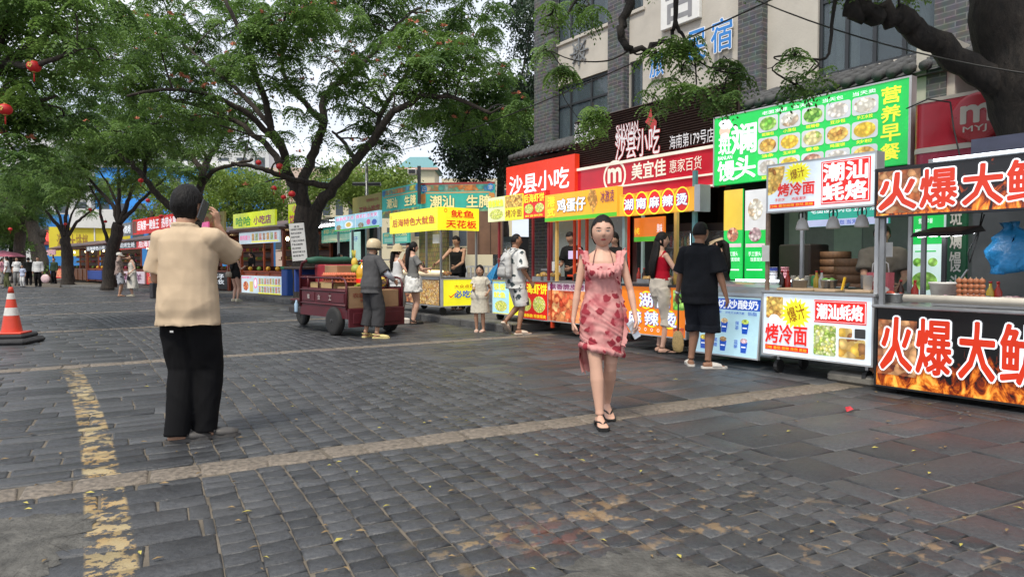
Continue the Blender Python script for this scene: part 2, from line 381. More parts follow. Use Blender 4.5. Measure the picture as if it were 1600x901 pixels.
    rr = N(nt, 'ShaderNodeMapRange'); rr.inputs[1].default_value = .3; rr.inputs[2].default_value = .7; rr.inputs[3].default_value = .30; rr.inputs[4].default_value = .60
    l(n1.outputs[0], rr.inputs[0]); l(rr.outputs[0], b.inputs['Roughness'])
    bp = N(nt, 'ShaderNodeBump', Strength=.5, Distance=.012); l(n2.outputs[0], bp.inputs['Height'])
    n5 = N(nt, 'ShaderNodeTexNoise', Scale=14.0, Detail=4.0); l(geo.outputs['Position'], n5.inputs['Vector'])
    bp2 = N(nt, 'ShaderNodeBump', Strength=.5, Distance=.02); l(n5.outputs[0], bp2.inputs['Height']); l(bp.outputs[0], bp2.inputs['Normal'])
    l(bp2.outputs[0], b.inputs['Normal'])
    return m
SLATE = slate_mat()
TAN = mat('tan granite', (.165, .138, .11), .65, var=.6, scale=30, bump=.4)
DIRT = mat('sandy joint dirt', (.125, .105, .08), .95, var=.35, scale=5, bump=.5)
CONC = mat('old concrete', (.085, .082, .074), .85, var=.55, scale=9, bump=.9, bscale=45)
CURB = mat('kerb stone', (.10, .10, .10), .75, var=.35, scale=7, bump=.4)
PAVE = mat('pavement concrete', (.12, .115, .105), .75, var=.3, scale=3, bump=.25)

g = MB(); g.face([(-400, -60, -.009), (300, -60, -.009), (300, 500, -.009), (-400, 500, -.009)], DIRT); struct(g, 'ground')

rg = np.random.default_rng(3)
def stones(quads, name, m, h=.02, inset=.012, tilt=.006):
    """quads: (n,4,2) corner arrays in order; every stone gets a chamfered, slightly tilted top"""
    q = np.asarray(quads, float); n = len(q); c = q.mean(1, keepdims=True)
    d = q - c; ln = np.linalg.norm(d, axis=2, keepdims=True); ins = np.minimum(inset / np.maximum(ln, 1e-6), .3)
    zt = rg.normal(0, tilt * .22, (n, 1)); tl = rg.normal(0, tilt * 1.0, (n, 2))
    ztop = zt + (d * tl[:, None, :]).sum(2)
    V = np.zeros((n, 12, 3))
    V[:, 0:4, :2] = q; V[:, 0:4, 2] = -h
    V[:, 4:8, :2] = q; V[:, 4:8, 2] = ztop - .007
    V[:, 8:12, :2] = c + d * (1 - ins); V[:, 8:12, 2] = ztop
    base = [(8, 9, 10, 11)] + [(4 + i, 4 + (i + 1) % 4, 8 + (i + 1) % 4, 8 + i) for i in range(4)] + [(i, (i + 1) % 4, 4 + (i + 1) % 4, 4 + i) for i in range(4)]
    fs = (np.arange(n)[:, None, None] * 12 + np.array(base)[None]).reshape(-1, 4)
    me = bpy.data.meshes.new(name); me.vertices.add(n * 12); me.vertices.foreach_set('co', V.reshape(-1))
    me.loops.add(fs.size); me.loops.foreach_set('vertex_index', fs.reshape(-1).astype(np.int32))
    me.polygons.add(len(fs)); me.polygons.foreach_set('loop_start', (np.arange(len(fs)) * 4).astype(np.int32))
    me.update(calc_edges=True); me.materials.append(m)
    o = bpy.data.objects.new(name, me); COL.objects.link(o); o['kind'] = 'structure'; return o
TAN_TH = [28.66 + 3.86 * k for k in range(0, 12)]
def paving(r0, r1, th0, th1, wr, wt, gap, wob, stag):
    """columns of stones following the bend: wr across the street, wt along it"""
    out = []; ncol = max(1, round((r1 - r0) / wr)); w = (r1 - r0) / ncol
    if stag == 'row':      # rows run across the street, joints staggered within each row
        t = th0
        while t < th1:
            dt = math.degrees(wt * rg.uniform(.72, 1.3) / ((r0 + r1) / 2))
            r = r0 - rg.uniform(0, wr)
            while r < r1:
                dr = wr * rg.uniform(.65, 1.4); a, b_ = max(r, r0), min(r + dr, r1)
                if b_ - a > .05: out.append((a, b_, t, t + dt))
                r += dr
            t += dt
    else:
        for i in range(ncol):
            t = th0 + rg.uniform(0, .02)
            while t < th1:
                dt = math.degrees(wt * rg.uniform(.93, 1.07) / ((r0 + r1) / 2))
                out.append((r0 + i * w, r0 + (i + 1) * w, t, t + dt)); t += dt
    q = []
    for a, b_, t0, t1 in out:
        g_ = gap * rg.uniform(.6, 1.5); gt = math.degrees(g_ / 80)
        for tt in TAN_TH:                               # leave room for the tan cross bands
            hb = math.degrees(.14 / 80)
            if t0 < tt + hb and t1 > tt - hb:
                if t0 < tt - hb: t1 = tt - hb
                elif t1 > tt + hb: t0 = tt + hb
                else: t0 = t1
        if t1 - t0 < math.degrees(.04 / 80): continue
        cs = [(a + g_, t0 + gt), (b_ - g_, t0 + gt), (b_ - g_, t1 - gt), (a + g_, t1 - gt)]
        cs = [POL(r + rg.normal(0, wob) + .012 * math.sin(t * 2.3), t + math.degrees(rg.normal(0, wob) / 80)) for r, t in cs]
        q.append([(p.x, p.y) for p in cs])
    return q
S_L = paving(70.0, 78.35, 24.0, 62, .52, .2, .005, .004, 'row')
S_M = paving(78.35, 81.35, 24.0, 62, .15, .12, .0035, .003, 'col')
S_R = paving(81.35, 84.05, 24.0, 62, .58, .36, .005, .005, 'row')
stones(S_L, 'street_flagstones', SLATE, tilt=.006); stones(S_M, 'street_setts', SLATE, inset=.011, tilt=.008); stones(S_R, 'roadside_flagstones', SLATE, tilt=.005)
S_F = paving(84.05, 87.5, 24.0, 33.2, .58, .36, .005, .005, 'row'); stones(S_F, 'shopfront_flagstones', SLATE, tilt=.003)
tq = []
for tt in TAN_TH:
    r = 70.0
    while r < 84:
        dr = rg.uniform(.24, .40); hb = math.degrees(.125 / 80)
        cs = [(r + .008, tt - hb), (r + dr - .008, tt - hb), (r + dr - .008, tt + hb), (r + .008, tt + hb)]
        q = [POL(a + rg.normal(0, .01), t + math.degrees(rg.normal(0, .01) / 80)) for a, t in cs]; tq.append([(p.x, p.y) for p in q]); r += dr
stones(tq, 'tan_stone_bands', TAN, inset=.018, tilt=.008)
# kerb and raised pavement under the stalls further on
kb = MB(); th = 33.05; k0 = 84.05
while th < 56:
    dt = math.degrees(rg.uniform(.7, .95) / 84); p = [POL(k0, th + .02), POL(k0 + .2, th + .02), POL(k0 + .2, th + dt), POL(k0, th + dt)]
    z = .13 + rg.normal(0, .004); lo = [Vector((a.x, a.y, -.01)) for a in p]
    ins = [POL(k0 + .018, th + .03), POL(k0 + .2, th + .03), POL(k0 + .2, th + dt - .01), POL(k0 + .018, th + dt - .01)]
    mid = [Vector((a.x, a.y, z - .02)) for a in p]; hi = [Vector((a.x, a.y, z)) for a in ins]
    kb.add(lo + mid + hi, [(8, 9, 10, 11)] + [(i, (i + 1) % 4, 4 + (i + 1) % 4, 4 + i) for i in range(4)] + [(4 + i, 4 + (i + 1) % 4, 8 + (i + 1) % 4, 8 + i) for i in range(4)], CURB)
    th += dt
struct(kb, 'kerb')
pv = MB(); n = 60
vs = []; fs = []
for i in range(n + 1):
    t = 33.05 + 24 * i / n
    for r in (84.26, 110): p = POL(r, t); vs += [(p.x, p.y, -.01), (p.x, p.y, .115)]
for i in range(n): fs.append((4 * i + 1, 4 * i + 3, 4 * i + 7, 4 * i + 5))
fs += [(0, 2, 3, 1)]
pv.add(vs, fs, PAVE); struct(pv, 'pavement')
# concrete patches, broken stones, litter
def patch(pts, name, m, z):
    b_ = MB(); P_ = [G(*p) for p in pts]; c = sum(P_, Vector()) / len(P_); out = []
    for i, p in enumerate(P_):
        q = P_[(i + 1) % len(P_)]
        for k in range(9):
            w = p.lerp(q, k / 9); out.append((w.x + rnd.gauss(0, .025), w.y + rnd.gauss(0, .025), z - .006))
    b_.add(out + [(c.x, c.y, z + .003)], [(i, (i + 1) % len(out), len(out)) for i in range(len(out))], m); return struct(b_, name)
patch([(-60, 815), (120, 800), (152, 812), (140, 850), (95, 858), (60, 905), (-60, 920)], 'concrete_patch', CONC, .007)
patch([(895, 870), (960, 855), (1060, 868), (1160, 900), (1250, 940), (860, 940)], 'concrete_patch', CONC, .007)
lf = MB(); LEAFY = mat('fallen yellow leaf', (.42, .36, .08), .7, var=.3, scale=20); LB = mat('fallen brown leaf', (.22, .15, .07), .8, var=.3, scale=20)
for i in range(420):
    y = 2.2 + 14 * rnd.random() ** 1.6; x = rnd.uniform(-.85, .8) * y
    p = Vector((x, y, .012)); a = rnd.uniform(0, 7); l_ = rnd.uniform(.012, .028); w_ = l_ * rnd.uniform(.3, .5)
    d = Vector((math.cos(a), math.sin(a), 0)); e_ = Vector((-d.y, d.x, 0))
    lf.face([p - d * l_, p + e_ * w_ + Vector((0, 0, .006)), p + d * l_, p - e_ * w_ + Vector((0, 0, .004))], rnd.choice([LEAFY, LB, LB]))
o = lf.build('fallen_leaves'); o['kind'] = 'stuff'; o['label'] = 'small yellow and brown leaves scattered over the paving'; o['category'] = 'leaf litter'
wr_ = MB(); RW = mat('red paper', (.5, .02, .03), .5)
wr_.add([(0, 0, .01), (.06, .01, .03), (.08, .06, .012), (.02, .07, .035), (.045, .035, .05)], [(0, 1, 4), (1, 2, 4), (2, 3, 4), (3, 0, 4)], RW)
solo(wr_, 'candy_wrapper', 'crumpled red wrapper lying on the slabs in front of the white cart', 'litter', G(1323, 645))
rk = MB(); ROCK = mat('broken kerb stone', (.16, .15, .13), .9, var=.3, scale=6, bump=.5)
rk.box(-.25, .25, -.14, .14, -.01, .1, ROCK, .03); solo(rk, 'kerb_block', 'loose broken stone block at the end of the kerb by the white cart', 'stone block', G(1338, 597), -1.0)
# ================================================================ the inn building behind the stalls
CREAM = mat('cream render', (.50, .465, .41), .85, var=.14, scale=1.3, bump=.15, bscale=30)
BRICK = brick('grey brick', (.062, .064, .068), (.088, .09, .095), (.15, .15, .15))
DKF = mat('dark window frame', (.025, .028, .032), .4)
TILE = mat('grey roof tile', (.075, .077, .08), .8, var=.35, scale=6, bump=.4)
CURT = mat('pale teal curtain', (.38, .52, .53), .8, var=.15)
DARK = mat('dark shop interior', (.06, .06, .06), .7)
WHITE = mat('white paint', (.72, .72, .70), .5, var=.06)
def glass_mat():
    m, nt, b = _new('window glass'); b.inputs['Base Color'].default_value = (.09, .12, .14, 1); b.inputs['Roughness'].default_value = .03
    b.inputs['Specular IOR Level'].default_value = .9; b.inputs['Alpha'].default_value = .5; MATS['window glass'] = m; return m
GLASS = glass_mat()
def clear_glass():
    m, nt, b = _new('clear glass'); b.inputs['Base Color'].default_value = (.6, .65, .65, 1); b.inputs['Roughness'].default_value = .04
    b.inputs['Alpha'].default_value = .16; return m
CGLASS = clear_glass()
def holes(mb, x0, x1, z0, z1, y0, y1, ops, m):
    xs = sorted({x0, x1, *[v for o in ops for v in o[:2] if x0 < v < x1]}); zs = sorted({z0, z1, *[v for o in ops for v in o[2:] if z0 < v < z1]})
    for a, b in zip(xs, xs[1:]):
        run = None
        for c, d in zip(zs, zs[1:]):
            inside = any(o[0] <= (a + b) / 2 <= o[1] and o[2] <= (c + d) / 2 <= o[3] for o in ops)
            if inside:
                if run is not None: mb.box(a, b, y0, y1, run, c, m); run = None
            elif run is None: run = c
        if run is not None: mb.box(a, b, y0, y1, run, z1, m)
TB = 10.0; RB = ROW.R(845, TB)
bl = thing('inn_building', 'grey brick and cream plaster inn with blue characters on its wall, above the shops', 'building', ROW.P(RB, TB), ROW.rz)
bx = lambda px, t=TB, py=150: ROW.R(px, t, py) - RB
bz = lambda px, py, t=TB: ROW.Z(px, py, t)
X1 = 19.0; ZT = 10.5
wins = [(bx(858), bx(958), 4.0, 5.3, 3), (bx(858), bx(958), 6.27, 8.2, 3), (bx(984), bx(1004), 4.0, 5.3, 1), (bx(984), bx(1004), 6.3, 8.2, 1),
        (bx(1276), bx(1462), 4.08, 5.9, 4), (bx(1276), bx(1462), 6.9, 8.8, 4), (bx(1545), bx(1700), 4.08, 5.9, 3)]
w_ = MB(); holes(w_, 0, X1, 3.0, ZT, 0, .22, [w[:4] for w in wins], CREAM); w_.box(0, X1, 6, 6.2, 0, ZT, CREAM); w_.box(-.02, .2, .221, 6, 0, ZT, CREAM); w_.box(0, X1, .22, 6.2, ZT, ZT + .2, CREAM)
w_.build('upper_wall', bl)
for a, b in ((-.06, bx(872)), (bx(958), bx(983)), (bx(1161), bx(1198)), (bx(1466), bx(1522)), (bx(1705), bx(1800))):
    m_ = MB(); m_.box(a, b, -.16, .02, 0 if a < 2 else 3.2, ZT, BRICK); m_.build('brick_pilaster', bl)
for x0, x1, z0, z1, n in wins:
    f = MB(); e = .055
    f.box(x0, x1, .04, .12, z0, z0 + e, DKF); f.box(x0, x1, .04, .12, z1 - e, z1, DKF)
    for i in range(n + 1):
        x = x0 + (x1 - x0 - e) * i / n; f.box(x, x + e, .045, .115, z0 + e, z1 - e, DKF)
    if n > 1: f.box(x0 + e, x1 - e, .05, .11, z0 + (z1 - z0) * .62, z0 + (z1 - z0) * .62 + .045, DKF)
    fo = f.build('window', bl)
    p = MB(); p.box(x0 + .01, x1 - .01, .075, .085, z0 + .01, z1 - .01, GLASS); p.build('pane', fo)
    c = MB()
    for a, b in (((.0, .3), (.72, 1.0)) if n > 1 else ((0, 1),)):
        k = max(8, int((b - a) * (x1 - x0) / .05)); vs = []
        for i in range(k + 1):
            x = x0 + (x1 - x0) * (a + (b - a) * i / k); y = .32 + .03 * math.sin(i * 1.7) + .012 * math.sin(i * 4.1); vs += [(x, y, z0), (x, y, z1)]
        c.add(vs, [(2 * i, 2 * i + 2, 2 * i + 3, 2 * i + 1) for i in range(k)], CURT, True)
    c.build('curtain', fo)
    s = MB(); s.box(x0 - .06, x1 + .06, -.05, .04, z0 - .08, z0 - .003, CREAM, .01); s.build('sill', fo)
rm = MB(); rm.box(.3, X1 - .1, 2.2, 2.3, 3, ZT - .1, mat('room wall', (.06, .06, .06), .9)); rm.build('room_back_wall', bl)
# tiled eave over the shops
ev = MB(); ev.face([(-.1, -.05, 3.98), (X1, -.05, 3.98), (X1, -.84, 3.62), (-.1, -.84, 3.62)], TILE); ev.face([(-.1, -.84, 3.57), (-.1, -.05, 3.57), (X1, -.05, 3.57), (X1, -.84, 3.57)], TILE)
x = -.05
while x < X1:
    j = rnd.uniform(-.015, .015)
    for k in range(4):
        a, b = k / 4, (k + 1.1) / 4
        p0 = Vector((x + j, -.05 - .8 * a, 4.0 - .36 * a + .03)); p1 = Vector((x + j, -.05 - .8 * b, 4.0 - .36 * b + .045))
        ev.tube([p0, p1], [.058, .066], TILE, 8)
    x += .2
ev.build('eave_roof', bl)
gb = MB()
for a in (bx(1440, 9.4, 130),): gb.box(a, a + .45, -.75, -.02, 3.0, 3.95, CREAM); gb.box(a + .13, a + .36, -.77, -.74, 3.0, 3.8, BRICK)
gb.build('gable_pier', bl)
# ground floor: recessed shops
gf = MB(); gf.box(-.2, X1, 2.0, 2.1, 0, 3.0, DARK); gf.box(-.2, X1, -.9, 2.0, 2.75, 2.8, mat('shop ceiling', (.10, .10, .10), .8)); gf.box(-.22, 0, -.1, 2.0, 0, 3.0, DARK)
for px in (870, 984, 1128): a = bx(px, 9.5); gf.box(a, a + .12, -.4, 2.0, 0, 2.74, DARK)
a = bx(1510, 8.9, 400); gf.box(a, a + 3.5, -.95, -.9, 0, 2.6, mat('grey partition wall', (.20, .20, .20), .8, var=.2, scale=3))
gf.build('shop_interior', bl)
# characters and ornaments on the wall
BLUE = mat('blue letter', (.03, .22, .62), .4); LW = mat('white letter', (.78, .80, .84), .4, var=.03)
def raised(ch, px0, px1, py0, py1, t, m, out, name, depth=.05):
    r0, r1 = bx(px0, t, py1), bx(px1, t, py0); pm = (px0 + px1) / 2
    b_ = MB(); b_.text(ch, r0, r1, bz(pm, py1, t), bz(pm, py0, t), t - TB - depth, m, .03, out, .06)
    return b_.build(name, bl)
raised('旅', 1018, 1040, 82, 120, 9.97, BLUE, LW, 'wall_character'); raised('民', 1078, 1106, 48, 96, 9.97, BLUE, LW, 'wall_character'); raised('宿', 1114, 1147, 30, 80, 9.97, BLUE, LW, 'wall_character')
b_ = MB(); x0, x1 = bx(1036), bx(1096); b_.box(x0, x1, -.09, 0, bz(1066, 40), bz(1066, -45), WHITE, .01); b_.text('吉', x0 + .08, x1 - .08, bz(1066, 33), bz(1066, -38), -.093, mat('grey letter', (.25, .25, .26), .5), .03)
b_.build('white_plaque', bl)
b_ = MB(); cx, cz = bx(906), bz(906, 82); wheel = mat('wheel ornament', (.18, .19, .2), .5)
b_.ring(cx, cz, .2, .2, .05, -.03, wheel)
for k in range(8):
    a = PI * k / 4; b_.bar((cx + .05 * math.cos(a), -.03, cz + .05 * math.sin(a)), (cx + .3 * math.cos(a), -.03, cz + .3 * math.sin(a)), .035, .03, wheel)
b_.build('ship_wheel_ornament', bl)
ac = MB(); a = bx(1166, 9.9, 170)
ac.bar((bx(1150, 9.8, 140), -.3, bz(1150, 140, 9.8)), (bx(1150, 9.8, 140), -.3, 3.6), .03, .03, DKF); ac.bar((bx(1150, 9.8, 140), -.3, bz(1150, 140, 9.8)), (bx(1168, 9.9, 146), -.05, bz(1150, 140, 9.8)), .03, .03, DKF)
ac.build('bracket_pipe', bl)

# ---------------------------------------------------------------- signs fixed over the shops (each a thing)
def row_sign(name, label, cat, t, px0, px1, pyt0, pyb0, depth, group=None):
    """sign thing whose front lies in plane t; returns thing, width, z range measured at its left edge"""
    r0, r1 = ROW.R(px0, t, pyt0), ROW.R(px1, t, pyt0)
    zb, zt = ROW.Z(px0, pyb0, t), ROW.Z(px0, pyt0, t)
    o = thing(name, label, cat, ROW.P(r0, t, zb), ROW.rz, group)
    return o, r1 - r0, zt - zb
def sub(mb, name, parent, label=None): return mb.build(name, parent, 0, label)
YEL = lit('yellow letter lit', (.95, .85, .05), .7); WL = lit('white letter lit', (.86, .90, .95), .8); REDL = lit('red letter lit', (.72, .02, .02), .55)
STEEL = mat('steel', (.42, .43, .44), .35, .85, var=.1); ALU = mat('aluminium edge', (.55, .56, .57), .4, .5)
# brown louvred sign
o, w, h = row_sign('louvred_shop_sign', 'dark brown louvred sign board with red and white snack shop lettering', 'shop sign', 9.0, 897, 1150, 190, 262, .1)
BRN = mat('brown louvre', (.055, .034, .03), .55, var=.2)
b_ = MB(); b_.box(0, w, .05, .1, 0, h, BRN); n = 22
for i in range(n):
    z = h * i / n; b_.add([(0, .05, z), (w, .05, z), (w, .0, z + h / n * .35), (0, .0, z + h / n * .35), (w, .05, z + h / n * .95), (0, .05, z + h / n * .95)], [(0, 1, 2, 3), (3, 2, 4, 5)], BRN)
bo = b_.build('louvre_board', o)
lx = lambda px, py=220: ROW.R(px, 9.0, py) - ROW.R(897, 9.0, 190)
lz = lambda px, py: ROW.Z(px, py, 9.0) - ROW.Z(897, 262, 9.0)
RED_ = mat('red raised letter', (.45, .05, .05), .45); 
b_ = MB(); b_.text('沙县小吃', lx(963), lx(1032), lz(997, 246), lz(997, 203), -.02, LW, .02, RED_, .09)
b_.text('SNACKS', lx(963), lx(1002), lz(982, 222), lz(982, 206), -.02, LW, .01, RED_, .09); b_.text('SHAXIAN', lx(964), lx(998), lz(981, 208), lz(981, 193), -.02, LW, .01, RED_, .09)
b_.text('海南第179号店', lx(1047), lx(1116), lz(1080, 228), lz(1080, 206), -.015, LW, .01); b_.text('沙县小吃集团', lx(898), lx(940), lz(918, 205), lz(918, 189), -.015, LW, .0); b_.text('餐饮连锁', lx(898), lx(930), lz(913, 222), lz(913, 207), -.015, LW, .0)
sub(b_, 'lettering', bo)
b_ = MB(); cx, cz = lx(1018), lz(1018, 186)
b_.face([(cx + a * .28, -.02, cz + c * .34) for a, c in ((-.5, -.1), (-.25, .1), (.0, .6), (.12, .1), (.5, -.2), (.45, -.55), (.1, -.6), (-.1, -.35))], RED_); sub(b_, 'emblem', bo)
# red convenience store fascia
REDF = lit('red fascia', (.55, .012, .03), .32, .18)
T_ = 8.88; o, w, h = row_sign('red_fascia_sign', 'long glossy red fascia sign with white ring emblem above the convenience store', 'shop sign', T_, 893, 1122, 267, 312, .15)
b_ = MB(); b_.box(0, w, 0, .2, -.05, h, REDF); bo = b_.build('fascia_box', o)
lx = lambda px, py=250: ROW.R(px, T_, py) - ROW.R(893, T_, 267)
CRL = lit('cream trim lit', (.85, .78, .66), .5)
b_ = MB(); b_.box(0, w, -.03, 0, h - .03, h + .02, CRL); b_.box(0, w, -.03, 0, .12, .15, CRL); b_.box(0, w, -.03, 0, -.06, -.03, CRL); b_.build('trim', bo)
b_ = MB(); cx = lx(961); cz = h * .57; b_.ring(cx, cz, .3, .3, .045, -.012, CRL); b_.text('m', cx - .17, cx + .17, cz - .1, cz + .15, -.012, CRL, .06)
b_.text('美宜佳', lx(988), lx(1041), h * .38, h * .88, -.012, CRL, .05); b_.text('惠家百货', lx(1047), lx(1097), h * .42, h * .80, -.012, CRL, .0); sub(b_, 'lettering', bo)
# bright red snack sign
T_ = 8.8; o, w, h = row_sign('red_snack_sign', 'bright orange red sign board with four big white characters left of the fascia', 'shop sign', T_, 791, 898, 262, 318, .1)
b_ = MB(); b_.box(0, w, 0, .12, 0, h, lit('orange red board', (.80, .045, .015), .45)); bo = b_.build('sign_board', o)
b_ = MB(); b_.text('沙县小吃', w * .06, w * .93, h * .2, h * .72, -.01, WL, .045); sub(b_, 'lettering', bo)
# green bun shop sign
T_ = 8.72; o, w, h = row_sign('green_bun_shop_sign', 'large bright green lit sign with rows of food pictures above the steamed bun shop', 'shop sign', T_, 1117, 1420, 186, 290, .12)
GRN = lit('green sign face', (.015, .60, .10), .62)
b_ = MB(); b_.box(0, w, 0, .1, 0, h, GRN); bo = b_.build('sign_board', o)
b_ = MB(); b_.box(w, w + .03, -.01, .12, -.02, h + .02, ALU); b_.box(-.02, 0, -.01, .12, -.02, h + .02, ALU); b_.box(0, w, -.01, 0, h, h + .02, ALU); b_.build('edge_frame', bo)
gp = lambda px: ROW.R(px, T_, 215) - ROW.R(1117, T_, 186)
b_ = MB(); b_.text('斑', gp(1124), gp(1143), h * .44, h * .70, -.01, WL, .05); b_.text('斓', gp(1144), gp(1182), h * .42, h * .84, -.01, WL, .05); b_.text('BANLAN', gp(1123), gp(1145), h * .365, h * .42, -.01, WL, .04)
b_.text('馒', gp(1123), gp(1149), h * .05, h * .34, -.01, WL, .05); b_.text('头', gp(1150), gp(1181), h * .06, h * .37, -.01, WL, .06)
b_.vtext('营养早餐', gp(1377), gp(1407), h * .05, h * .95, -.01, YEL, bold=.04)
gx = [gp(p) for p in (1185, 1218, 1253, 1290, 1331)]; gwl = [gp(q) - gp(p) for p, q in ((1185, 1216), (1218, 1251), (1253, 1288), (1290, 1329), (1331, 1372))]
for k, (s, p, q) in enumerate((('老面发酵', 1191, 1230), ('当天做', 1240, 1270), ('当天包', 1285, 1317), ('当天卖', 1332, 1368))): b_.text(s, gp(p), gp(q), h * .905, h * .955, -.01, WL, .02)
foods = {'buns': [(.75, .72, .62), (.85, .82, .72), (.5, .35, .2)], 'greens': [(.15, .5, .05), (.4, .7, .15), (.1, .3, .04)], 'fried': [(.75, .42, .08), (.85, .6, .15), (.35, .14, .03)],
         'corn': [(.85, .65, .08), (.8, .5, .05)], 'pancake': [(.7, .6, .25), (.8, .72, .35), (.3, .45, .08)], 'soup': [(.6, .2, .12), (.8, .55, .4), (.25, .06, .04)], 'dumpling': [(.8, .78, .74), (.65, .6, .52)]}
FD = {k: food('food ' + k, v, 16, .5) for k, v in foods.items()}
small = ['斑斓包', '小笼包', '斑斓卷', '豆沙包', '手工水饺', '油条', '玉米饼', '春卷', '鸡蛋饼', '炒粉', '豆浆', '小米粥', '红豆粥', '云吞', '炒面']
kinds = ['greens', 'buns', 'greens', 'dumpling', 'buns', 'fried', 'corn', 'pancake', 'fried', 'corn', 'dumpling', 'corn', 'soup', 'dumpling', 'fried']
pics = MB()
for r_ in range(3):
    for c_ in range(5):
        i = r_ * 5 + c_; x = gx[c_]; gw = gwl[c_]; z1 = h * (.885 - .3 * r_); z0 = z1 - h * .22
        q = MB(); q.rect(x, x + gw, z0, z1, -.008, lit('picture ground', (.62, .66, .70), .5), .04)
        q.disc(x + gw * .5, (z0 + z1) / 2, gw * .42, h * .092, -.012, FD[kinds[i]]); q.build('food_picture', bo)
        b_.text(small[i], x + gw * .2, x + gw * .8, z0 - h * .055, z0 - h * .01, -.01, YEL, .03)
sub(b_, 'lettering', bo)
b_ = MB(); SK = lit('pale cartoon skin', (.85, .62, .5), .5); b_.disc(gp(1133), h * .79, .1, .1, -.01, SK); b_.disc(gp(1133), h * .9, .11, .06, -.012, WL); b_.disc(gp(1133), h * .86, .08, .05, -.013, WL); b_.disc(gp(1141), h * .85, .05, .045, -.012, WL); b_.disc(gp(1133), h * .71, .08, .05, -.012, WL); sub(b_, 'cook_picture', bo)
# red light box with rounded ends
T_ = 8.55; o, w, h = row_sign('red_light_box', 'glossy red light box with rounded corner and round emblem behind the tree trunk', 'shop sign', T_, 1424, 1640, 160, 250, .3)
b_ = MB(); pr = []
for x, y in ((w, .45), (0.0, .45)): pass
n = 8; pts = [(w, .5), (w, 0)] + [(.14 - .14 * math.sin(i / n * PI / 2), .14 - .14 * math.cos(i / n * PI / 2)) for i in range(n + 1)] + [(0, .5)]
m_ = len(pts); b_.add([(x, y, .1) for x, y in pts] + [(x, y, h - .02) for x, y in pts], [(i, (i + 1) % m_, m_ + (i + 1) % m_, m_ + i) for i in range(m_)] + [tuple(range(m_, 2 * m_)), tuple(reversed(range(m_)))], mat('glossy red acrylic', (.42, .012, .03), .12, var=.08))
bo = b_.build('light_box', o)
b_ = MB(); b_.add([(x, y - .015, .06) for x, y in pts] + [(x, y - .015, .12) for x, y in pts], [(i, (i + 1) % m_, m_ + (i + 1) % m_, m_ + i) for i in range(m_)], CREAM); b_.add([(x, y - .01, h - .04) for x, y in pts] + [(x, y - .01, h + .0) for x, y in pts], [(i, (i + 1) % m_, m_ + (i + 1) % m_, m_ + i) for i in range(m_)], CREAM)
b_.add([(x, y - .005, -.12) for x, y in pts] + [(x, y - .005, .06) for x, y in pts], [(i, (i + 1) % m_, m_ + (i + 1) % m_, m_ + i) for i in range(m_)], mat('dark red band', (.28, .01, .04), .25)); b_.build('trim', bo)
b_ = MB(); cx = ROW.R(1530, T_, 200) - ROW.R(1424, T_, 160); cz = h * .55
b_.lathe([(.27, 0), (.27, .06), (.24, .075), (.0, .075)], mat('emblem red', (.38, .02, .03), .3), n=28, cap=False)
for i, v in enumerate(b_.v): b_.v[i] = (cx + v[0], -v[2], cz + v[1])
b_.text('m', cx - .15, cx + .15, cz - .05, cz + .13, -.08, CREAM, .06); b_.text('MYJ', cx - .13, cx + .1, cz - .17, cz - .09, -.08, CREAM, .03); b_.build('round_emblem', bo)
# ================================================================ trees
def leaf_mat(name, c0, c1, trans=.45):
    m = bpy.data.materials.new(name); m.use_nodes = True; nt = m.node_tree; b = nt.nodes['Principled BSDF']; l = nt.links.new
    geo = N(nt, 'ShaderNodeNewGeometry'); r = N(nt, 'ShaderNodeValToRGB'); e = r.color_ramp.elements
    e[0].color = (*c0, 1); e[1].color = (*c1, 1); e[0].position = .1; e[1].position = 1
    n1 = N(nt, 'ShaderNodeTexNoise', Scale=.9, Detail=3.0); l(geo.outputs['Position'], n1.inputs['Vector'])
    ad = N(nt, 'ShaderNodeMath', operation='MULTIPLY_ADD'); ad.inputs[1].default_value = .45; l(geo.outputs['Random Per Island'], ad.inputs[0])
    mr = N(nt, 'ShaderNodeMapRange'); mr.inputs[1].default_value = .35; mr.inputs[2].default_value = .65; mr.inputs[4].default_value = .6; l(n1.outputs[0], mr.inputs[0]); l(mr.outputs[0], ad.inputs[2])
    l(ad.outputs[0], r.inputs[0]); l(r.outputs[0], b.inputs['Base Color']); b.inputs['Roughness'].default_value = .5
    t = N(nt, 'ShaderNodeBsdfTranslucent'); l(r.outputs[0], t.inputs[0]); mx = N(nt, 'ShaderNodeMixShader'); mx.inputs[0].default_value = trans
    out = nt.nodes['Material Output']; l(b.outputs[0], mx.inputs[1]); l(t.outputs[0], mx.inputs[2]); l(mx.outputs[0], out.inputs[0])
    return m
LEAF = leaf_mat('feathery leaf', (.055, .12, .03), (.20, .33, .07))
LEAF_D = leaf_mat('dark leaf', (.016, .04, .018), (.035, .07, .026), .2)
LEAF_L = leaf_mat('pale yellow green leaf', (.12, .20, .03), (.24, .33, .06), .4)
BLOS = mat('orange pink blossom', (.50, .17, .10), .8, var=.3, scale=3)
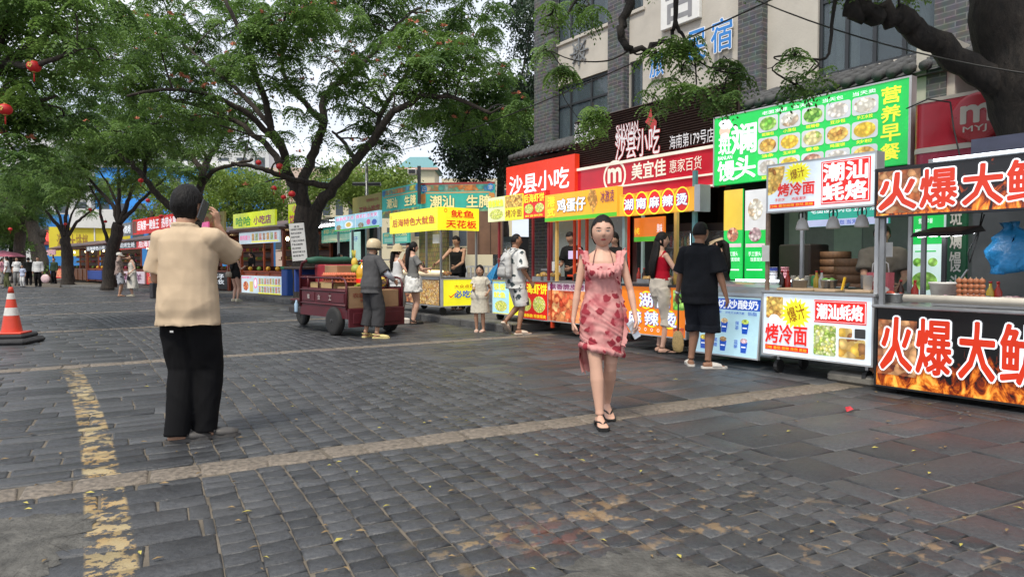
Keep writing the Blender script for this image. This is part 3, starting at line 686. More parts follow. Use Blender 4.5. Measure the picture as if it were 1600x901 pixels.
def bark_mat(name, a, b2):
    m, nt, b = _new(name); l = nt.links.new; tc = N(nt, 'ShaderNodeTexCoord'); mpn = N(nt, 'ShaderNodeMapping'); mpn.inputs['Scale'].default_value = (1, 1, .3)
    n = N(nt, 'ShaderNodeTexNoise', Scale=16.0, Detail=8.0, Roughness=.7); l(tc.outputs['Object'], mpn.inputs[0]); l(mpn.outputs[0], n.inputs['Vector'])
    r = N(nt, 'ShaderNodeValToRGB'); e = r.color_ramp.elements; e[0].position = .35; e[1].position = .7; e[0].color = (*a, 1); e[1].color = (*b2, 1)
    l(n.outputs[0], r.inputs[0]); l(r.outputs[0], b.inputs['Base Color']); b.inputs['Roughness'].default_value = .9
    bp = N(nt, 'ShaderNodeBump', Strength=.9, Distance=.05); l(n.outputs[0], bp.inputs['Height']); l(bp.outputs[0], b.inputs['Normal']); return m
BARK = bark_mat('dark wet bark', (.016, .013, .011), (.065, .05, .04)); BARK_D = bark_mat('black wet bark', (.007, .006, .006), (.034, .027, .022)); BARK_L = bark_mat('grey bark', (.05, .042, .034), (.14, .115, .09))
def spray_proto(seed, kind='feather'):
    r = np.random.default_rng(seed); quads = []
    if kind == 'feather':
        for k in range(9):
            a = 2 * PI * k / 9 + r.normal(0, .25); ln = r.uniform(.28, .42); up = r.uniform(.05, .5)
            for i in range(7):
                f = (i + 1) / 7; s_ = ln * f; z = up * ln * f - .85 * ln * f * f
                c = np.array([math.cos(a) * s_ * (1 - .25 * f), math.sin(a) * s_ * (1 - .25 * f), z]); side = np.array([-math.sin(a), math.cos(a), 0])
                for sg in (-1, 1):
                    d = side * sg * .8 + np.array([math.cos(a) * .45, math.sin(a) * .45, -.35 - .4 * f]); d /= np.linalg.norm(d)
                    l_ = .085 * (1 - .35 * abs(f - .5)) * r.uniform(.8, 1.2); w = np.cross(d, [r.normal(0, .3), r.normal(0, .3), 1]); w /= np.linalg.norm(w); w *= .021
                    quads.append([c, c + d * l_ * .5 + w, c + d * l_, c + d * l_ * .5 - w])
    else:
        for k in range(46):
            c = r.normal(0, .17, 3); d = r.normal(0, 1, 3); d[2] -= .4; d /= np.linalg.norm(d); w = np.cross(d, r.normal(0, 1, 3)); w /= np.linalg.norm(w)
            l_ = r.uniform(.10, .17); quads.append([c, c + d * l_ * .5 + w * l_ * .27, c + d * l_, c + d * l_ * .5 - w * l_ * .27])
    return np.array(quads).reshape(-1, 3)
PROTO = {'feather': [spray_proto(i) for i in range(6)], 'broad': [spray_proto(i, 'broad') for i in range(6)]}
def quads_mesh(name, V, m):
    n = len(V) // 4; me = bpy.data.meshes.new(name); me.vertices.add(len(V)); me.vertices.foreach_set('co', V.reshape(-1).astype(np.float32))
    me.loops.add(len(V)); me.loops.foreach_set('vertex_index', np.arange(len(V), dtype=np.int32)); me.polygons.add(n)
    me.polygons.foreach_set('loop_start', np.arange(0, len(V), 4, dtype=np.int32)); me.update(calc_edges=True); me.materials.append(m); return me
def leaf_mesh(name, pts, scale, m, kind, seed):
    r = np.random.default_rng(seed); out = []
    for p in pts:
        q = PROTO[kind][r.integers(6)]; a = r.uniform(0, 2 * PI); s = scale * r.uniform(.7, 1.25); c, s_ = math.cos(a), math.sin(a)
        M = np.array([[c, -s_, 0], [s_, c, 0], [0, 0, 1]]) * s; tl = r.normal(0, .22, 2)
        v = q @ M.T; v[:, 2] += v[:, 0] * tl[0] + v[:, 1] * tl[1]; out.append(v + np.array(p))
    return quads_mesh(name, np.concatenate(out), m)
def smooth_path(pts, k=4):
    pts = [Vector(p) for p in pts]; out = []
    for i in range(len(pts) - 1):
        a = pts[max(i - 1, 0)]; b = pts[i]; c = pts[i + 1]; d = pts[min(i + 2, len(pts) - 1)]
        for j in range(k):
            t = j / k; out.append(.5 * ((2 * b) + (-a + c) * t + (2 * a - 5 * b + 4 * c - d) * t * t + (-a + 3 * b - 3 * c + d) * t ** 3))
    out.append(pts[-1]); return out
def tree(name, label, base, trunk, limbs, clusters, lm=LEAF, bark=BARK, ls=1.0, kind='feather', seed=1, blossoms=0, dens=1.0, group=None, twr=.03, proot=None):
    """trunk: (point list, radii); limbs: the same; clusters: (centre, (rx, ry, rz)); all in world space"""
    r = random.Random(seed); o = thing(name, label, 'tree', base, 0, group); B = Vector(base); nodes = []
    t = MB(); p = smooth_path(trunk[0]); k = len(p)
    rad = [trunk[1][0] + (trunk[1][1] - trunk[1][0]) * i / (k - 1) for i in range(k)]; rad[0] *= 1.35; rad[1] *= 1.1
    p = [q - B + Vector((r.gauss(0, .02), r.gauss(0, .02), 0)) * (0 < i < k - 1) for i, q in enumerate(p)]
    t.tube(p, [a * r.uniform(.93, 1.07) for a in rad], bark, 12); nodes += [(q, a) for q, a in zip(p[k // 2:], rad[k // 2:])]
    t.build('trunk', o)
    l_ = MB()
    for pts, (ra, rb) in limbs:
        p = smooth_path(pts, 5); k = len(p); j = ra * .13
        p = [q - B + Vector((r.gauss(0, j), r.gauss(0, j), r.gauss(0, j))) * (i > 0) for i, q in enumerate(p)]
        rad = [.86 * (ra + (rb - ra) * (i / (k - 1)) ** .8) for i in range(k)]; l_.tube(p, rad, bark, 8); nodes += list(zip(p, rad))
    sprays = []; flo = []
    for c, (rx, ry, rz) in clusters:
        c = Vector(c) - B; near = min(nodes, key=lambda n: (n[0] - c).length + (1.2 if n[0].z > c.z + .3 else 0)); a, ra = near
        mid = a.lerp(c, .5) + Vector((r.gauss(0, .1), r.gauss(0, .1), .12 * (c - a).length)); pth = smooth_path([a, mid, c], 4); r0 = min(ra * .6, twr)
        l_.tube(pth, [r0 + (.012 - r0) * i / (len(pth) - 1) for i in range(len(pth))], bark, 5)
        n = max(4, int(dens * 15 * (rx * ry + rx * rz + ry * rz) / 3 / (ls * ls * .36)))
        for i in range(n):
            while True:
                q = Vector((r.uniform(-1, 1), r.uniform(-1, 1), r.uniform(-1, 1)))
                if q.length < 1: break
            w = c + Vector((q.x * rx, q.y * ry, q.z * rz)); sprays.append(w)
            if i % 4 == 0:
                m2 = c.lerp(w, .5) + Vector((0, 0, .08)); l_.tube([c, m2, w], [.011, .008, .004], bark, 4)
            if blossoms and q.z > .1 and r.random() < blossoms: flo.append(w + Vector((r.gauss(0, .1), r.gauss(0, .1), .12)))
    l_.build('limbs', o)
    me = leaf_mesh('crown', [tuple(v) for v in sprays], ls, lm, kind, seed)
    c_ = bpy.data.objects.new('crown', me); COL.objects.link(c_); c_.parent = o
    if flo:
        rr = np.random.default_rng(seed); V = []
        for f in flo:
            for i in range(14):
                d = rr.normal(0, 1, 3); d[2] = abs(d[2]); d /= np.linalg.norm(d); s_ = np.cross(d, rr.normal(0, 1, 3)); s_ /= np.linalg.norm(s_); f_ = np.array(f)
                V += [f_, f_ + d * .05 + s_ * .018, f_ + d * .1, f_ + d * .05 - s_ * .018]
        b_ = bpy.data.objects.new('blossoms', quads_mesh('blossoms', np.array(V), BLOS)); COL.objects.link(b_); b_.parent = o
    return o
def wl(pts, Y): return [W(p[0], p[1], Y + (p[2] if len(p) > 2 else 0)) for p in pts]
def cl(lst, Y, spread, sz, seed, flat=.55):
    r = random.Random(seed); out = []
    for p in lst:
        s = sz * (p[2] if len(p) > 2 else 1) * r.uniform(.8, 1.2); d = p[3] if len(p) > 3 else r.uniform(-spread, spread)
        out.append((W(p[0] + r.uniform(-8, 8), p[1] + r.uniform(-6, 6), Y + d), (s, s, s * flat)))
    return out
AVE = 'flowering avenue trees along the stalls'
# T1: the big tree beside the tricycle
Y = 19.5; b = G(480, 473); b = W(480, 470, Y); b.z = .1
tree('avenue_tree', 'tallest spreading avenue tree with thick forked trunk behind the red tricycle', b,
     ([b, W(478, 420, Y), W(477, 370, Y), W(484, 325, Y)], (.36, .36)),
     [(wl([(480, 345), (468, 310), (448, 270), (443, 235, -.5), (425, 200, -1), (404, 130, -1.4), (380, 60, -2), (350, 0, -2.2)], Y), (.22, .05)),
      (wl([(482, 340), (474, 290), (492, 235, .4), (506, 195, .6), (507, 150, .8), (535, 125, 1), (570, 100, 1.2), (610, 50, 1.5), (660, 10, 2)], Y), (.2, .05)),
      (wl([(486, 335), (522, 292, -.4), (556, 248, -.8), (585, 215, -1.2), (606, 185, -1.5), (640, 160, -1.8), (700, 150, -2), (770, 180, -2.2)], Y), (.22, .05)),
      (wl([(522, 292, -.4), (480, 285, -.6), (430, 272, -1.2), (400, 262, -1.6), (360, 255, -2)], Y), (.12, .05)),
      (wl([(506, 195, .6), (480, 165, .4), (450, 130, 0), (440, 80, -.4), (445, 20, -1)], Y), (.12, .04)),
      (wl([(448, 270), (415, 225, .8), (370, 190, 1.2), (310, 165, 1.6), (250, 150, 2), (190, 120, 2.4)], Y), (.13, .04)),
      (wl([(443, 235, -.5), (390, 180, -1.2), (330, 150, -1.8), (270, 140, -2.4), (200, 150, -3)], Y), (.12, .035)),
      (wl([(425, 200, -1), (370, 140, -.5), (310, 90, 0), (260, 50, .6)], Y), (.1, .03)),
      (wl([(556, 248, -.8), (535, 220, .5), (520, 205, 1)], Y), (.09, .04)),
      (wl([(585, 215, -1.2), (600, 170, -.6), (640, 110, 0), (690, 60, .4), (720, 10, .8)], Y), (.1, .03))],
     cl([(705, 165), (755, 185), (805, 200, .8), (650, 150), (600, 130, .7), (690, 110), (745, 85, .8), (630, 70), (570, 45), (690, 35), (510, 30), (445, 50), (770, 130, .8), (605, 205, .55), (820, 180, .6), (790, 150, .6), (548, 170, .4),
         (655, 205, .5), (590, 245, .4), (680, 180, .7), (740, 150, .9), (720, 195, .8), (640, 185, .5), (560, 105, .4), (615, 20), (745, 30, .8), (520, 75, .6), (480, 90, .5), (410, 100, .8), (350, 65), (290, 40), (330, 115), (250, 110), (290, 150),
         (390, 25), (455, -5), (530, -20), (600, -30), (680, -25), (330, -10), (260, 0), (200, 40), (190, 100), (210, 160), (150, 130), (370, 165, .7), (320, 195, .8), (260, 195, .9), (420, 160, .4), (460, 250, .35), (500, 265, .3), (400, 300, .4), (440, 215, .3), (350, 225, .5), (120, 90), (140, 40), (250, 65), (180, 200, .8), (700, 75, .7), (655, 95, .6), (580, 85, .5), (470, 20, .7), (420, 60, .8), (365, 110, .8), (225, 75, .9), (520, 140, .55), (560, 195, .45), (480, 180, .5), (545, 225, .35), (590, 165, .6), (625, 125, .6), (535, 110, .6), (500, 210, .4), (470, 140, .45), (610, 225, .35), (660, 60, .7), (785, 110, .7), (760, 55, .6)], Y, 2.6, 1.05, 5),
     seed=11, blossoms=.3, dens=1.18, group=AVE)
# T2: tree whose trunk stands behind the man on the telephone
Y = 27; b = W(303, 458, Y); b.z = .1
tree('avenue_tree', 'avenue tree with long leaning limbs whose trunk is behind the man in beige', b,
     ([b, W(305, 420, Y), W(300, 380, Y), W(304, 345, Y)], (.36, .3)),
     [(wl([(302, 365), (285, 338), (250, 308, -.4), (226, 280, -.8), (205, 255, -1), (170, 228, -1.2), (120, 200, -1.4)], Y), (.22, .05)),
      (wl([(304, 345), (312, 305), (318, 270), (325, 250, .3), (345, 215, .6), (365, 175, 1)], Y), (.24, .07)),
      (wl([(315, 290), (335, 265, -.5), (365, 258, -1), (395, 250, -1.4)], Y), (.13, .06)),
      (wl([(318, 270), (295, 240, .5), (270, 220, 1), (225, 205, 1.5)], Y), (.14, .05)), (wl([(226, 280), (228, 250), (240, 220), (262, 190)], Y), (.1, .04)),
      (wl([(325, 250), (305, 215, -1), (285, 180, -1.6)], Y), (.1, .04))],
     cl([(130, 190), (170, 205), (210, 215), (180, 175), (250, 205), (290, 215, .8), (330, 205, .8), (300, 175), (230, 175), (350, 175, .8), (385, 235, .5), (265, 235, .6), (150, 225, .8), (110, 215, .8), (225, 235, .6), (310, 240, .6), (390, 200, .6), (75, 190), (95, 165), (330, 265, .4), (190, 250, .5), (300, 270, .4)], Y, 2.4, 1.35, 8), seed=12, dens=1.05, group=AVE)
Y = 33; b = W(171, 452, Y); b.z = .02
tree('avenue_tree', 'avenue tree forking low into a fan of limbs behind the couple', b,
     ([b, W(172, 430, Y), W(173, 405, Y), W(181, 370, Y), W(186, 350, Y)], (.33, .26)),
     [(wl([(186, 352), (178, 325), (158, 300), (130, 270), (110, 250)], Y), (.16, .04)), (wl([(186, 352), (186, 310), (185, 270), (178, 240)], Y), (.16, .04)),
      (wl([(186, 350), (200, 315), (212, 285), (225, 255)], Y), (.16, .04)), (wl([(186, 350), (215, 320), (245, 290), (275, 262)], Y), (.15, .04)),
      (wl([(174, 395), (168, 375), (160, 345), (155, 318), (140, 290)], Y), (.14, .04)), (wl([(186, 330), (170, 290), (150, 260)], Y), (.1, .03))],
     cl([(110, 245), (140, 250), (170, 245), (200, 250), (230, 250), (260, 255, .9), (285, 262, .7), (95, 270, .8), (130, 275, .7), (155, 225), (215, 225), (190, 275, .6), (240, 280, .6), (75, 245), (265, 300, .5)], Y, 2.5, 1.4, 9), seed=13, dens=.9, group=AVE)
Y = 37.7; b = W(107, 448, Y); b.z = .02
tree('avenue_tree', 'avenue tree with one straight thin trunk left of the red kiosks', b,
     ([b, W(106, 420, Y), W(104, 390, Y), W(101, 370, Y)], (.32, .24)),
     [(wl([(102, 375), (88, 350), (65, 325), (35, 310)], Y), (.16, .04)), (wl([(101, 370), (103, 340), (108, 310), (110, 280)], Y), (.15, .04)), (wl([(102, 375), (118, 350), (135, 335), (150, 325)], Y), (.14, .04)), (wl([(101, 370), (90, 330), (75, 290)], Y), (.12, .04)), (wl([(103, 372), (112, 335), (130, 300)], Y), (.1, .03))],
     cl([(30, 300), (60, 295), (95, 290), (125, 295), (150, 305, .7), (45, 270), (80, 265), (20, 275), (10, 315, .8), (115, 265), (65, 320, .6), (140, 330, .4)], Y, 2.5, 1.5, 10), seed=14, dens=.9, group=AVE)
Y = 46; b = W(64, 440, Y); b.z = .02
tree('pruned_tree', 'pruned leaning tree with cut limb stumps and ivy on its trunk', b, ([b, W(64, 415, Y), W(58, 385, Y), W(53, 360, Y), W(50, 345, Y)], (.5, .36)),
     [(wl([(58, 385), (66, 372), (68, 362)], Y), (.25, .22)), (wl([(50, 347), (44, 342)], Y), (.3, .25))], cl([(62, 400, .5), (55, 380, .4), (60, 420, .4)], Y, .6, 1.0, 3), bark=BARK_L, kind='broad', seed=15)
Y = 47; b = W(30, 440, Y); b.z = .02
tree('street_tree', 'pale straight trunked tree farthest left with yellowish leaves', b, ([b, W(30, 410, Y), W(31, 370, Y), W(30, 330, Y)], (.42, .3)),
     [(wl([(30, 345), (18, 320), (0, 300)], Y), (.18, .05)), (wl([(30, 340), (45, 310), (55, 290)], Y), (.18, .05))],
     cl([(0, 300), (25, 295), (50, 300), (15, 330), (45, 335, .7), (-15, 325), (60, 280), (0, 350, .8), (65, 330, .6)], Y, 2.5, 2.0, 17), seed=16, bark=BARK_L, dens=1, ls=1.3)
# T6: nearer tree reaching in from the left edge
Y = 12.5; b = W(-190, 470, Y); b.z = 0
tree('avenue_tree', 'nearest avenue tree leaning in from the left edge with lanterns in its crown', b, ([b, W(-190, 330, Y), W(-160, 220, Y), W(-110, 160, Y)], (.34, .26)),
     [(wl([(-110, 165), (-40, 130), (10, 100), (45, 75), (90, 45)], Y), (.2, .05)), (wl([(-110, 165), (-30, 110), (20, 20), (80, -40)], Y), (.16, .05)), (wl([(10, 100), (60, 100, -1), (120, 80, -1)], Y), (.09, .03)), (wl([(-110, 165), (-40, 170), (30, 165), (90, 150)], Y), (.1, .03))],
     cl([(20, 40), (60, 15), (110, 10, .8), (35, 80, .7), (90, 60, .7), (140, 50, .6), (10, 130, .7), (55, 140, .7), (100, 120, .6), (150, 100, .6), (-20, 40), (-30, 100), (20, 190, .7), (60, 200, .6), (-10, 230, .7), (30, 240, .6), (95, 180, .5), (180, 20, .7), (-40, 160), (0, -20), (80, -30), (10, 5)], Y, 1.6, .95, 18), seed=17, blossoms=.08, dens=1.0, group=AVE)
# T7: right-hand tree beside the shops
Y = 6.9; b = W(1720, 500, Y); b.z = 0
tree('avenue_tree', 'thick dark tree with a sawn limb, its twigs hanging before the shop signs', b,
     ([b, W(1690, 360, Y), W(1632, 220, Y), W(1592, 110, Y), W(1575, 20, Y), W(1572, -40, Y)], (.4, .31)),
     [(wl([(1585, 150), (1510, 100), (1440, 50), (1390, 22), (1352, 22), (1335, 10)], Y), (.17, .10)), (wl([(1352, 20), (1340, -15), (1300, -50)], Y), (.10, .07)),
      (wl([(1570, -20), (1480, -150), (1300, -160), (1150, -110), (1040, -60), (980, -30), (985, 0), (970, 45), (985, 78), (1020, 72), (1050, 52), (1058, 15), (1057, -30)], Y), (.12, .008)),
      (wl([(1150, -110), (1075, -60), (1057, 0), (1057, 40), (1070, 60), (1085, 90)], Y), (.05, .012)), (wl([(985, 78), (1000, 85), (1040, 62)], Y), (.012, .01)),
      (wl([(1085, 90), (1110, 105), (1160, 108)], Y), (.012, .006)), (wl([(1310, -50), (1300, 40), (1290, 90), (1240, 88), (1200, 108)], Y), (.03, .005)),
      (wl([(1040, -60), (930, -50), (900, 0), (870, 45), (845, 55)], Y), (.03, .008)), (wl([(985, 78), (950, 95), (900, 95), (860, 80)], Y), (.012, .006)), (wl([(1085, 90), (1088, 130), (1080, 160)], Y), (.012, .006)),
      (wl([(1570, 0), (1600, -40), (1680, -100)], Y), (.2, .1)), (wl([(860, 80), (885, 120), (880, 150), (915, 200)], Y), (.008, .004))],
     cl([(1062, 85, .7), (1068, 120, .8), (1050, 140, .6), (1085, 75, .5), (1112, 145, .9), (1125, 155, .6), (1102, 160, .5), (1040, 68, .4), (1032, 160, .6), (1140, 100, .35), (1240, 92, .35), (1265, 118, .6), (1240, 130, .4), (930, 12, .6), (905, 5, .5), (868, 112, .45), (890, 115, .35), (860, 85, .3), (925, 205, .5), (940, 190, .3), (925, 170, .3), (860, 20, .4), (1020, 80, .5), (1150, 110, .3),
         (1250, -120, 3), (1100, -130, 3), (1400, -140, 3), (1350, -5, .5), (1420, -14, .5)], Y, .35, .3, 19, .7), seed=18, bark=BARK_D, dens=.85, ls=.5, twr=.01, group=AVE)
# darker trees behind the gate, pale trees further off
Y = 25; b = W(790, 440, Y); b.z = .1
tree('dark_leaf_tree', 'dark dense tree standing beside the end of the inn', b, ([b, W(788, 360, Y), W(782, 300, Y), W(786, 250, Y)], (.2, .12)), [(wl([(786, 260), (800, 200), (815, 120), (830, 40)], Y), (.1, .03)), (wl([(784, 280), (760, 230), (730, 200)], Y), (.08, .03))],
     cl([(735, 215), (770, 235), (800, 215), (715, 245, .7), (820, 250, .8), (760, 190), (790, 270, .7), (740, 255, .8), (820, 190), (828, 30, .9), (800, 70, .4), (845, 60, .7), (838, 100, .7), (850, 150), (805, 10, .5), (790, 30, .35), (835, 0, .8), (790, 245), (830, 220), (745, 235), (810, 275, .8), (725, 265, .7), (775, 200), (800, 160, .8), (835, 130, .7)], Y, 1.5, 1.1, 21), lm=LEAF_D, kind='broad', seed=19, dens=1.1)
for px, Y, lst, lab in ((385, 48, [(340, 300), (370, 280), (410, 285), (350, 320), (390, 315), (430, 310), (330, 275, .7), (365, 345, .8), (415, 340, .8), (450, 330, .8)], 'pale yellow green tree behind the kiosk with the lit menu'),
                        (560, 44, [(520, 290), (550, 300), (590, 285), (620, 280, .7), (500, 310), (540, 270, .6), (575, 310), (610, 300)], 'pale green tree behind the long row of turquoise signs'),
                        (235, 58, [(200, 300), (235, 290), (270, 300), (220, 330, .8), (255, 325, .8), (290, 310, .8)], 'bushy light tree behind the red kiosk signs')):
    b = W(px, 440, Y); b.z = 0
    tree('pale_leaf_tree', lab, b, ([b, W(px, 390, Y), W(px + 3, 330, Y)], (.3, .15)), [(wl([(px + 3, 340), (px - 20, 310)], Y), (.1, .04)), (wl([(px + 3, 340), (px + 25, 300)], Y), (.1, .04))], cl(lst, Y, 2, 1.7, px), lm=LEAF_L, kind='broad', seed=px, ls=1.5, dens=1.0)
for px in (-120, -60, 20):
    Y = 75 + rnd.uniform(-4, 4); b = W(px, 430, Y); b.z = 0
    tree('distant_street_tree', {-120: 'distant dense green tree at the far end of the street, left one', -60: 'distant dense green tree at the far end of the street', 20: 'distant dense green tree behind the pale trunk'}[px], b, ([b, W(px, 400, Y), W(px, 370, Y)], (.4, .3)), [(wl([(px, 380), (px + 8, 350)], Y), (.2, .1))],
         cl([(px + rnd.uniform(-45, 45), rnd.uniform(290, 375)) for _ in range(12)], Y, 3, 2.6, px + 200), kind='broad', seed=px + 500, ls=2.4)
# ================================================================ food stalls
RED_L = lit('lit red', (.80, .02, .015), .5); ORG_L = lit('lit orange', (.90, .22, .015), .55); ORG2_L = lit('lit amber', (.95, .45, .03), .6)
WHT_L = lit('lit white panel', (.72, .82, .90), .62); YEL_L = lit('lit yellow panel', (.92, .86, .03), .68); GRN_L = lit('lit green stripe', (.10, .55, .03), .5)
BLU_L = lit('lit blue', (.02, .10, .55), .55); SKY_L = lit('lit pale blue', (.42, .75, .92), .6); PNK_L = lit('lit pink', (.90, .12, .35), .6); BLK_L = mat('black print', (.012, .012, .013), .3)
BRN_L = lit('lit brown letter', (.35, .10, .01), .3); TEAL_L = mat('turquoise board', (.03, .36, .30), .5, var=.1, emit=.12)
FDF = {'fried': food('printed fried strips', foods['fried'], 22, .5), 'greens': food('printed omelette', [(.45, .62, .12), (.75, .75, .45), (.25, .4, .05), (.7, .65, .2)], 34, .55),
       'meat': food('printed roast meat', [(.75, .12, .05), (.85, .32, .12), (.45, .05, .02), (.8, .45, .2)], 9, .5, 1.2), 'squid': food('printed grilled squid', [(.55, .16, .05), (.30, .08, .03), (.75, .40, .18), (.14, .03, .02)], 15, .35),
       'noodle': food('printed noodles', [(.8, .5, .08), (.55, .28, .05), (.85, .65, .25), (.3, .12, .04)], 12, .5), 'shrimp': food('printed shrimp cake', [(.75, .75, .12), (.5, .6, .1), (.85, .8, .4)], 40, .55)}
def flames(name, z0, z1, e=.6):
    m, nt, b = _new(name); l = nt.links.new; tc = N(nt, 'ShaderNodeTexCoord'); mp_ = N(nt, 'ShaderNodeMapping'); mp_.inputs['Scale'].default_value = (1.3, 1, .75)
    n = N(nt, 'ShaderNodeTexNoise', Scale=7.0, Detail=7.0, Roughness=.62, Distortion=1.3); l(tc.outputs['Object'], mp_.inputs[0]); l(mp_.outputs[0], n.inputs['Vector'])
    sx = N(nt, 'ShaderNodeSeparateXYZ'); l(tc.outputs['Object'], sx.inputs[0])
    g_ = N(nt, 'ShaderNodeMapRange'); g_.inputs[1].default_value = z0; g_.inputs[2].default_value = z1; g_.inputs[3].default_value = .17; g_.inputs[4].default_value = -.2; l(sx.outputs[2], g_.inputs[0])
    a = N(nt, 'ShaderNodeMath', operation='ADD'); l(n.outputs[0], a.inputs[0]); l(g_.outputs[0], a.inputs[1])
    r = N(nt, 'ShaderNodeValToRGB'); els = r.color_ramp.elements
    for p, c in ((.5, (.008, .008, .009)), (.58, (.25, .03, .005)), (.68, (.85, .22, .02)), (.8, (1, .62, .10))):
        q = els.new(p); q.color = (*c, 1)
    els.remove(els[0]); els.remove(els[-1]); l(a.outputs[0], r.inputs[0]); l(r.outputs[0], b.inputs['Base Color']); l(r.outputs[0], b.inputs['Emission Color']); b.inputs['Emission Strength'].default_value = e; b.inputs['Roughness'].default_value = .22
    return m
class Board:
    """a lit or painted panel; fractions a (across) and b (up) place what is printed on it"""
    def __init__(s, parent, name, x0, x1, z0, z1, y, th, m, xf=None, frame=None, label=None):
        s.x0, s.x1, s.z0, s.z1, s.y, s.xf = x0, x1, z0, z1, y, xf; mb = s.mb(); mb.box(x0, x1, y, y + th, z0, z1, m)
        s.o = mb.build(name, parent, 0, label); s.L = s.mb()
        if frame:
            f = s.mb(); e = .018
            f.box(x0 - e, x0, y - .008, y + th, z0 - e, z1 + e, frame); f.box(x1, x1 + e, y - .008, y + th, z0 - e, z1 + e, frame); f.box(x0, x1, y - .008, y + th, z1, z1 + e, frame); f.box(x0, x1, y - .008, y + th, z0 - e, z0, frame)
            f.build('edge_frame', s.o)
    def mb(s): m = MB(); m.xf = s.xf; return m
    def X(s, a): return s.x0 + (s.x1 - s.x0) * a
    def Z(s, b): return s.z0 + (s.z1 - s.z0) * b
    def text(s, t, a0, a1, b0, b1, m, **k): s.L.text(t, s.X(a0), s.X(a1), s.Z(b0), s.Z(b1), s.y - .012, m, **k); return s
    def fill(s, a0, a1, b0, b1, m, rad=0, d=.003, name='colour_field'):
        q = s.mb(); q.rect(s.X(a0), s.X(a1), s.Z(b0), s.Z(b1), s.y - d, m, rad); q.build(name, s.o); return s
    def pic(s, a0, a1, b0, b1, m, rad=.01, disc=False, d=.005, name='food_picture'):
        q = s.mb()
        if disc: q.disc((s.X(a0) + s.X(a1)) / 2, (s.Z(b0) + s.Z(b1)) / 2, (s.X(a1) - s.X(a0)) / 2, (s.Z(b1) - s.Z(b0)) / 2, s.y - d, m)
        else: q.rect(s.X(a0), s.X(a1), s.Z(b0), s.Z(b1), s.y - d, m, rad)
        q.build(name, s.o); return s
    def done(s):
        if s.L.v: s.L.build('lettering', s.o)
        return s
def wheels(mb, x0, x1, y0, y1, r=.07):
    for x in (x0, x1):
        for y in (y0, y1):
            for i in range(1): mb.tube([(x - .02, y, r), (x + .02, y, r)], r, mat('castor rubber', (.02, .02, .02), .6), 14, smooth=False); mb.bar((x, y, r), (x, y, r * 2.6), .03, .03, STEEL)
PCX = lambda fr, t, base: (lambda px, py=430: fr.R(px, t, py) - base)
def stall(name, label, t, px0, group='food carts along the kerb', fr=ROW, cat='food stall', z=0.0, py=430):
    r0 = fr.R(px0, t, py); o = thing(name, label, cat, fr.P(r0, t, z), fr.rz, group)
    X = lambda px, py=430, tt=t: fr.R(px, tt, py) - r0
    Zf = lambda px, py, tt=t: fr.Z(px, py, tt) - z
    return o, X, Zf
def tray(mb, x0, x1, y0, y1, z, m, fill=None, h=.05):
    mb.box(x0, x1, y0, y0 + .008, z, z + h, m); mb.box(x0, x1, y1 - .008, y1, z, z + h, m); mb.box(x0, x0 + .008, y0 + .008, y1 - .008, z, z + h, m); mb.box(x1 - .008, x1, y0 + .008, y1 - .008, z, z + h, m); mb.box(x0 + .008, x1 - .008, y0 + .008, y1 - .008, z, z + .006, m)
    if fill: mb.box(x0 + .01, x1 - .01, y0 + .01, y1 - .01, z + .007, z + h * .8, fill, .01)
def heap(mb, x0, x1, y0, y1, z, m, n, r, seed=0):
    q = random.Random(seed)
    for i in range(n):
        x, y = q.uniform(x0, x1), q.uniform(y0, y1); s = r * q.uniform(.7, 1.2); mb.ell((x, y, z + s * .6 + q.uniform(0, r * .8)), s * q.uniform(.8, 1.5), s * q.uniform(.7, 1.1), s * .8, m, 8, 5)
# ---------------------------------------------------------------- S1 black squid stall
o, X, Zf = stall('squid_stall', 'black food cart with flame print and huge red characters at the right edge', 6.55, 1372)
w = 2.75; FL1 = flames('flame print below', .1, .62, .08); FL2 = flames('flame print above', 1.62, 2.15, .3)  # lower panel is front-lit vinyl; its faint glow is added
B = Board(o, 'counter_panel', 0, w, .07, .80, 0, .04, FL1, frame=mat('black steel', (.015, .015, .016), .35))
REDW = lit('flame red letter', (.80, .045, .012), .22);  # printed vinyl letters, not backlit; a weak glow is added to the red
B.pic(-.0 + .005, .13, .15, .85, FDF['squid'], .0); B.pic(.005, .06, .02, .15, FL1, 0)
for ch, a, c in (('火', 1380, 1428), ('爆', 1436, 1490), ('大', 1503, 1558), ('鱿', 1568, 1630), ('鱼', 1645, 1720)):
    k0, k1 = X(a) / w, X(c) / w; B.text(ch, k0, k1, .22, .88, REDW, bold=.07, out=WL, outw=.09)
B.done()
b_ = MB(); DK = mat('black cart body', (.02, .02, .022), .4, var=.3); b_.box(.02, w - .02, .045, .85, .12, .78, DK, .01); b_.box(-.03, w, -.06, .9, .80, .83, STEEL, .008); b_.build('cart_body', o)
b_ = MB(); wheels(b_, .15, w - .2, .15, .7, .05); b_.build('castors', o)
b_ = MB(); PST = mat('cart post', (.30, .31, .32), .4, .6)
for x in (.0, 1.4, w - .05):
    for y in (0.02, .84): b_.bar((x + .03, y, .83), (x + .03, y, 2.1), .04, .04, PST)
b_.build('posts', o)
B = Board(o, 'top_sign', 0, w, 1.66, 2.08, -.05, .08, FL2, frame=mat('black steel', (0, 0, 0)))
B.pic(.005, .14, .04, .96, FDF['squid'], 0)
for ch, a, c in (('火', 1377, 1434), ('爆', 1441, 1497), ('大', 1507, 1568), ('鱿', 1576, 1640), ('鱼', 1655, 1720)):
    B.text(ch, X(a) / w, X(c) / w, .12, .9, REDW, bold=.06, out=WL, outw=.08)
B.done()
